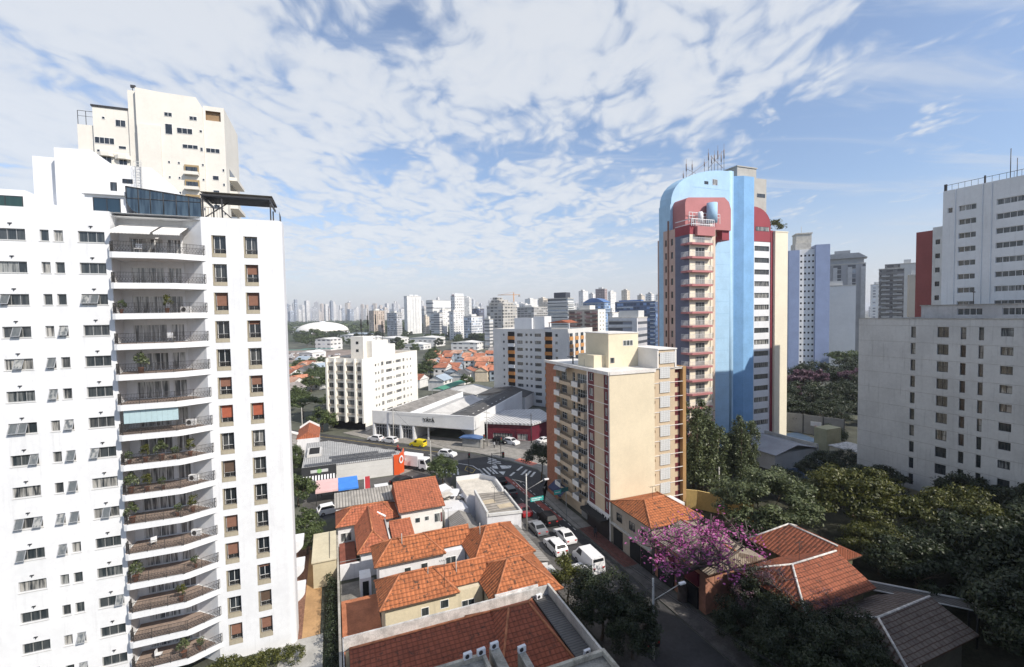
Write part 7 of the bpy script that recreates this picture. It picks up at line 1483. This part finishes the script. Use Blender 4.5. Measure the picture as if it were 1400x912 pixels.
# ------------------------------------------------------------------ balcony and roof clutter
pot = MB().lathe(0, 0, [(.13, 0), (.2, .36), (.22, .38)], 10).mesh('pot', mat('clay_pot', (.28, .12, .07), .85)); fol = [crown_mesh('foliage', 200+k, .42, .6, 9, 34, .16, m_, .5, -.6, .85) for k, m_ in enumerate((gA, gC, gD))]
acb = MB().box(-.42, .42, -.17, .17, 0, .58).mesh('case', white); acf = MB().tube((-.1, -.19, .3), (-.1, -.171, .3), .22, n=14).mesh('fan_grille', dark)
chb = MB(); chb.box(-.24, .24, -.24, .24, .40, .45)
for sx in (-1, 1):
    for sy in (-1, 1): chb.box(sx*.2-.02, sx*.2+.02, sy*.2-.02, sy*.2+.02, 0, .40)
ch_s = MB().box(-.24, .24, -.24, .24, .40, .45).mesh('seat', white); ch_b = MB().box(-.24, .24, .20, .24, .45, .9).mesh('backrest', white); ch_l = MB().box(-.02, .02, -.02, .02, 0, .40).mesh('leg', alu)
def at_balcony(k, x, y=51.2): return fw('A', x, y)+(slabz[k]+.545,)
def plant(label, loc, s, j, group=None):
    e = link('potted_plant', None, None, loc, FR['A']+j); e.scale = (s, s, s*1.15); tag(e, label, 'potted plant', group); link('pot', pot, e); link('foliage', fol[j % 3], e)
def ac(label, loc, rz, group=None, sc=1.): e = link('air_conditioner', None, None, loc, rz); e.scale = (sc, sc, sc); tag(e, label, 'air conditioner', group); link('case', acb, e); link('fan_grille', acf, e)
def chair(label, loc, rz):
    e = link('balcony_chair', None, None, loc, rz); tag(e, label, 'chair'); link('seat', ch_s, e); link('backrest', ch_b, e)
    for sx in (-1, 1):
        for sy in (-1, 1): link('leg', ch_l, e, (sx*.2, sy*.2, 0))
POSN = {-17.4: 'left end', -16.2: 'left half', -15.0: 'middle', -14.0: 'right half', -12.9: 'right end'}
bl = lambda k: ORD[k]+' balcony from the top' if k < 8 else ORD[NF-1-k]+' balcony from the bottom'
j = 0
for k, xs in ((2, (-17.4, -14.0)), (4, (-16.2,)), (7, (-17.4, -16.2, -15.0, -14.0, -12.9)), (8, (-17.4, -15.0, -16.2)), (9, (-17.4, -14.0, -12.9)), (11, (-17.4, -12.9)), (12, (-14.0,)), (14, (-14.0, -12.9))):
    for x in xs: plant('potted plant at the %s of the %s, white tower' % (POSN[x], bl(k)), at_balcony(k, x, 50.75 if x < -13.5 else 51.3), 0.8+(j % 3)*.22, j); j += 1
for k, x in ((0, -16.2), (3, -14.0), (10, -16.2), (14, -16.2)): chair('white chair on the white tower, %s' % bl(k), at_balcony(k, x, 51.5), FR['A']+k); 
for k in (2, 6, 8, 10): ac('air conditioner on the white tower, %s' % bl(k), at_balcony(k, -12.95, 52.3), FR['A']-.4)
for (x, y, z, lb) in [(8.2, 30.45, 9.76, 'air conditioner leftmost on the concrete parapet below the dark red tiles'), (9.2, 30.45, 9.76, 'second air conditioner from the left on the concrete parapet'), (10.25, 30.6, 9.81, 'air conditioner on the short parapet by the stair opening'), (12.15, 30.0, 9.41, 'rightmost air conditioner by the stair opening'), (18.4, 40.6, 5.62, 'air conditioner on the corner of the dark ribbed sheet roof'), (18.9, 32.2, 5.62, 'air conditioner at the lower end of the dark ribbed sheet roof')]: ac(lb, fw('A', x, y)+(z,), FR['A']+.1, None, .72)
for (x, y, z, lb) in [(16.2, 53.1, 7.3, 'thin vent pipe on the farther orange roof'), (8.6, 47.2, 6.9, 'thin vent pipe on the nearer orange roof'), (7.0, 55.0, 6.9, 'thin vent pipe left on the farther orange roof'), (11.6, 47.0, 6.6, 'vent pipe by the valley of the nearer orange roof')]: solo('vent_pipe', lb, 'pipe', 'A', x, y, z, MB().tube((x, y, z-.8), (x, y, z+1.1), .05, n=6), pole_c)
for (x, y, z, h, lb) in [(12.9, 55.8, 7.1, 2.6, 'thin television aerial on the ridge of the farther orange roof'), (10.0, 45.6, 6.0, 2.8, 'thin television aerial on the front slope of the nearer orange roof'), (46, 33.6, 6.8, 2.2, 'television aerial on the rusty orange roof'), (22.6, 66, 4.95, 2.4, 'television aerial on the patched flat roof'), (41, 51.5, 7.8, 1.8, 'television aerial on the hip roof against the cream wall')]:
    t = T('television_aerial', lb, 'aerial', 'A', x, y, z); t.part('mast', MB().tube((x, y, z), (x, y, z+h), .025, n=5), dark); b = MB(); b.tube((x-.5, y, z+h), (x+.5, y, z+h), .018, n=4)
    for k in range(5): b.tube((x-.45+k*.22, y-.3+k*.04, z+h), (x-.45+k*.22, y+.3-k*.04, z+h), .012, n=4)
    t.part('antenna_bar', b, dark)
# ------------------------------------------------------------------ air
m, t_, p_ = mk('haze_air'); t_.nodes.clear(); pv = N(t_, 'ShaderNodeVolumePrincipled'); pv.inputs['Color'].default_value = (.90, .93, 1, 1); pv.inputs['Density'].default_value = .00018; pv.inputs['Anisotropy'].default_value = .25
oo = N(t_, 'ShaderNodeOutputMaterial'); L(t_, pv.outputs[0], oo.inputs[1]); hz = MB().box(-7000, 7000, -480, 8900, -1, 96)
o = link('haze', hz.mesh('haze', m), None); tag(o, 'thin pale haze over the whole city', 'haze', None, 'stuff')
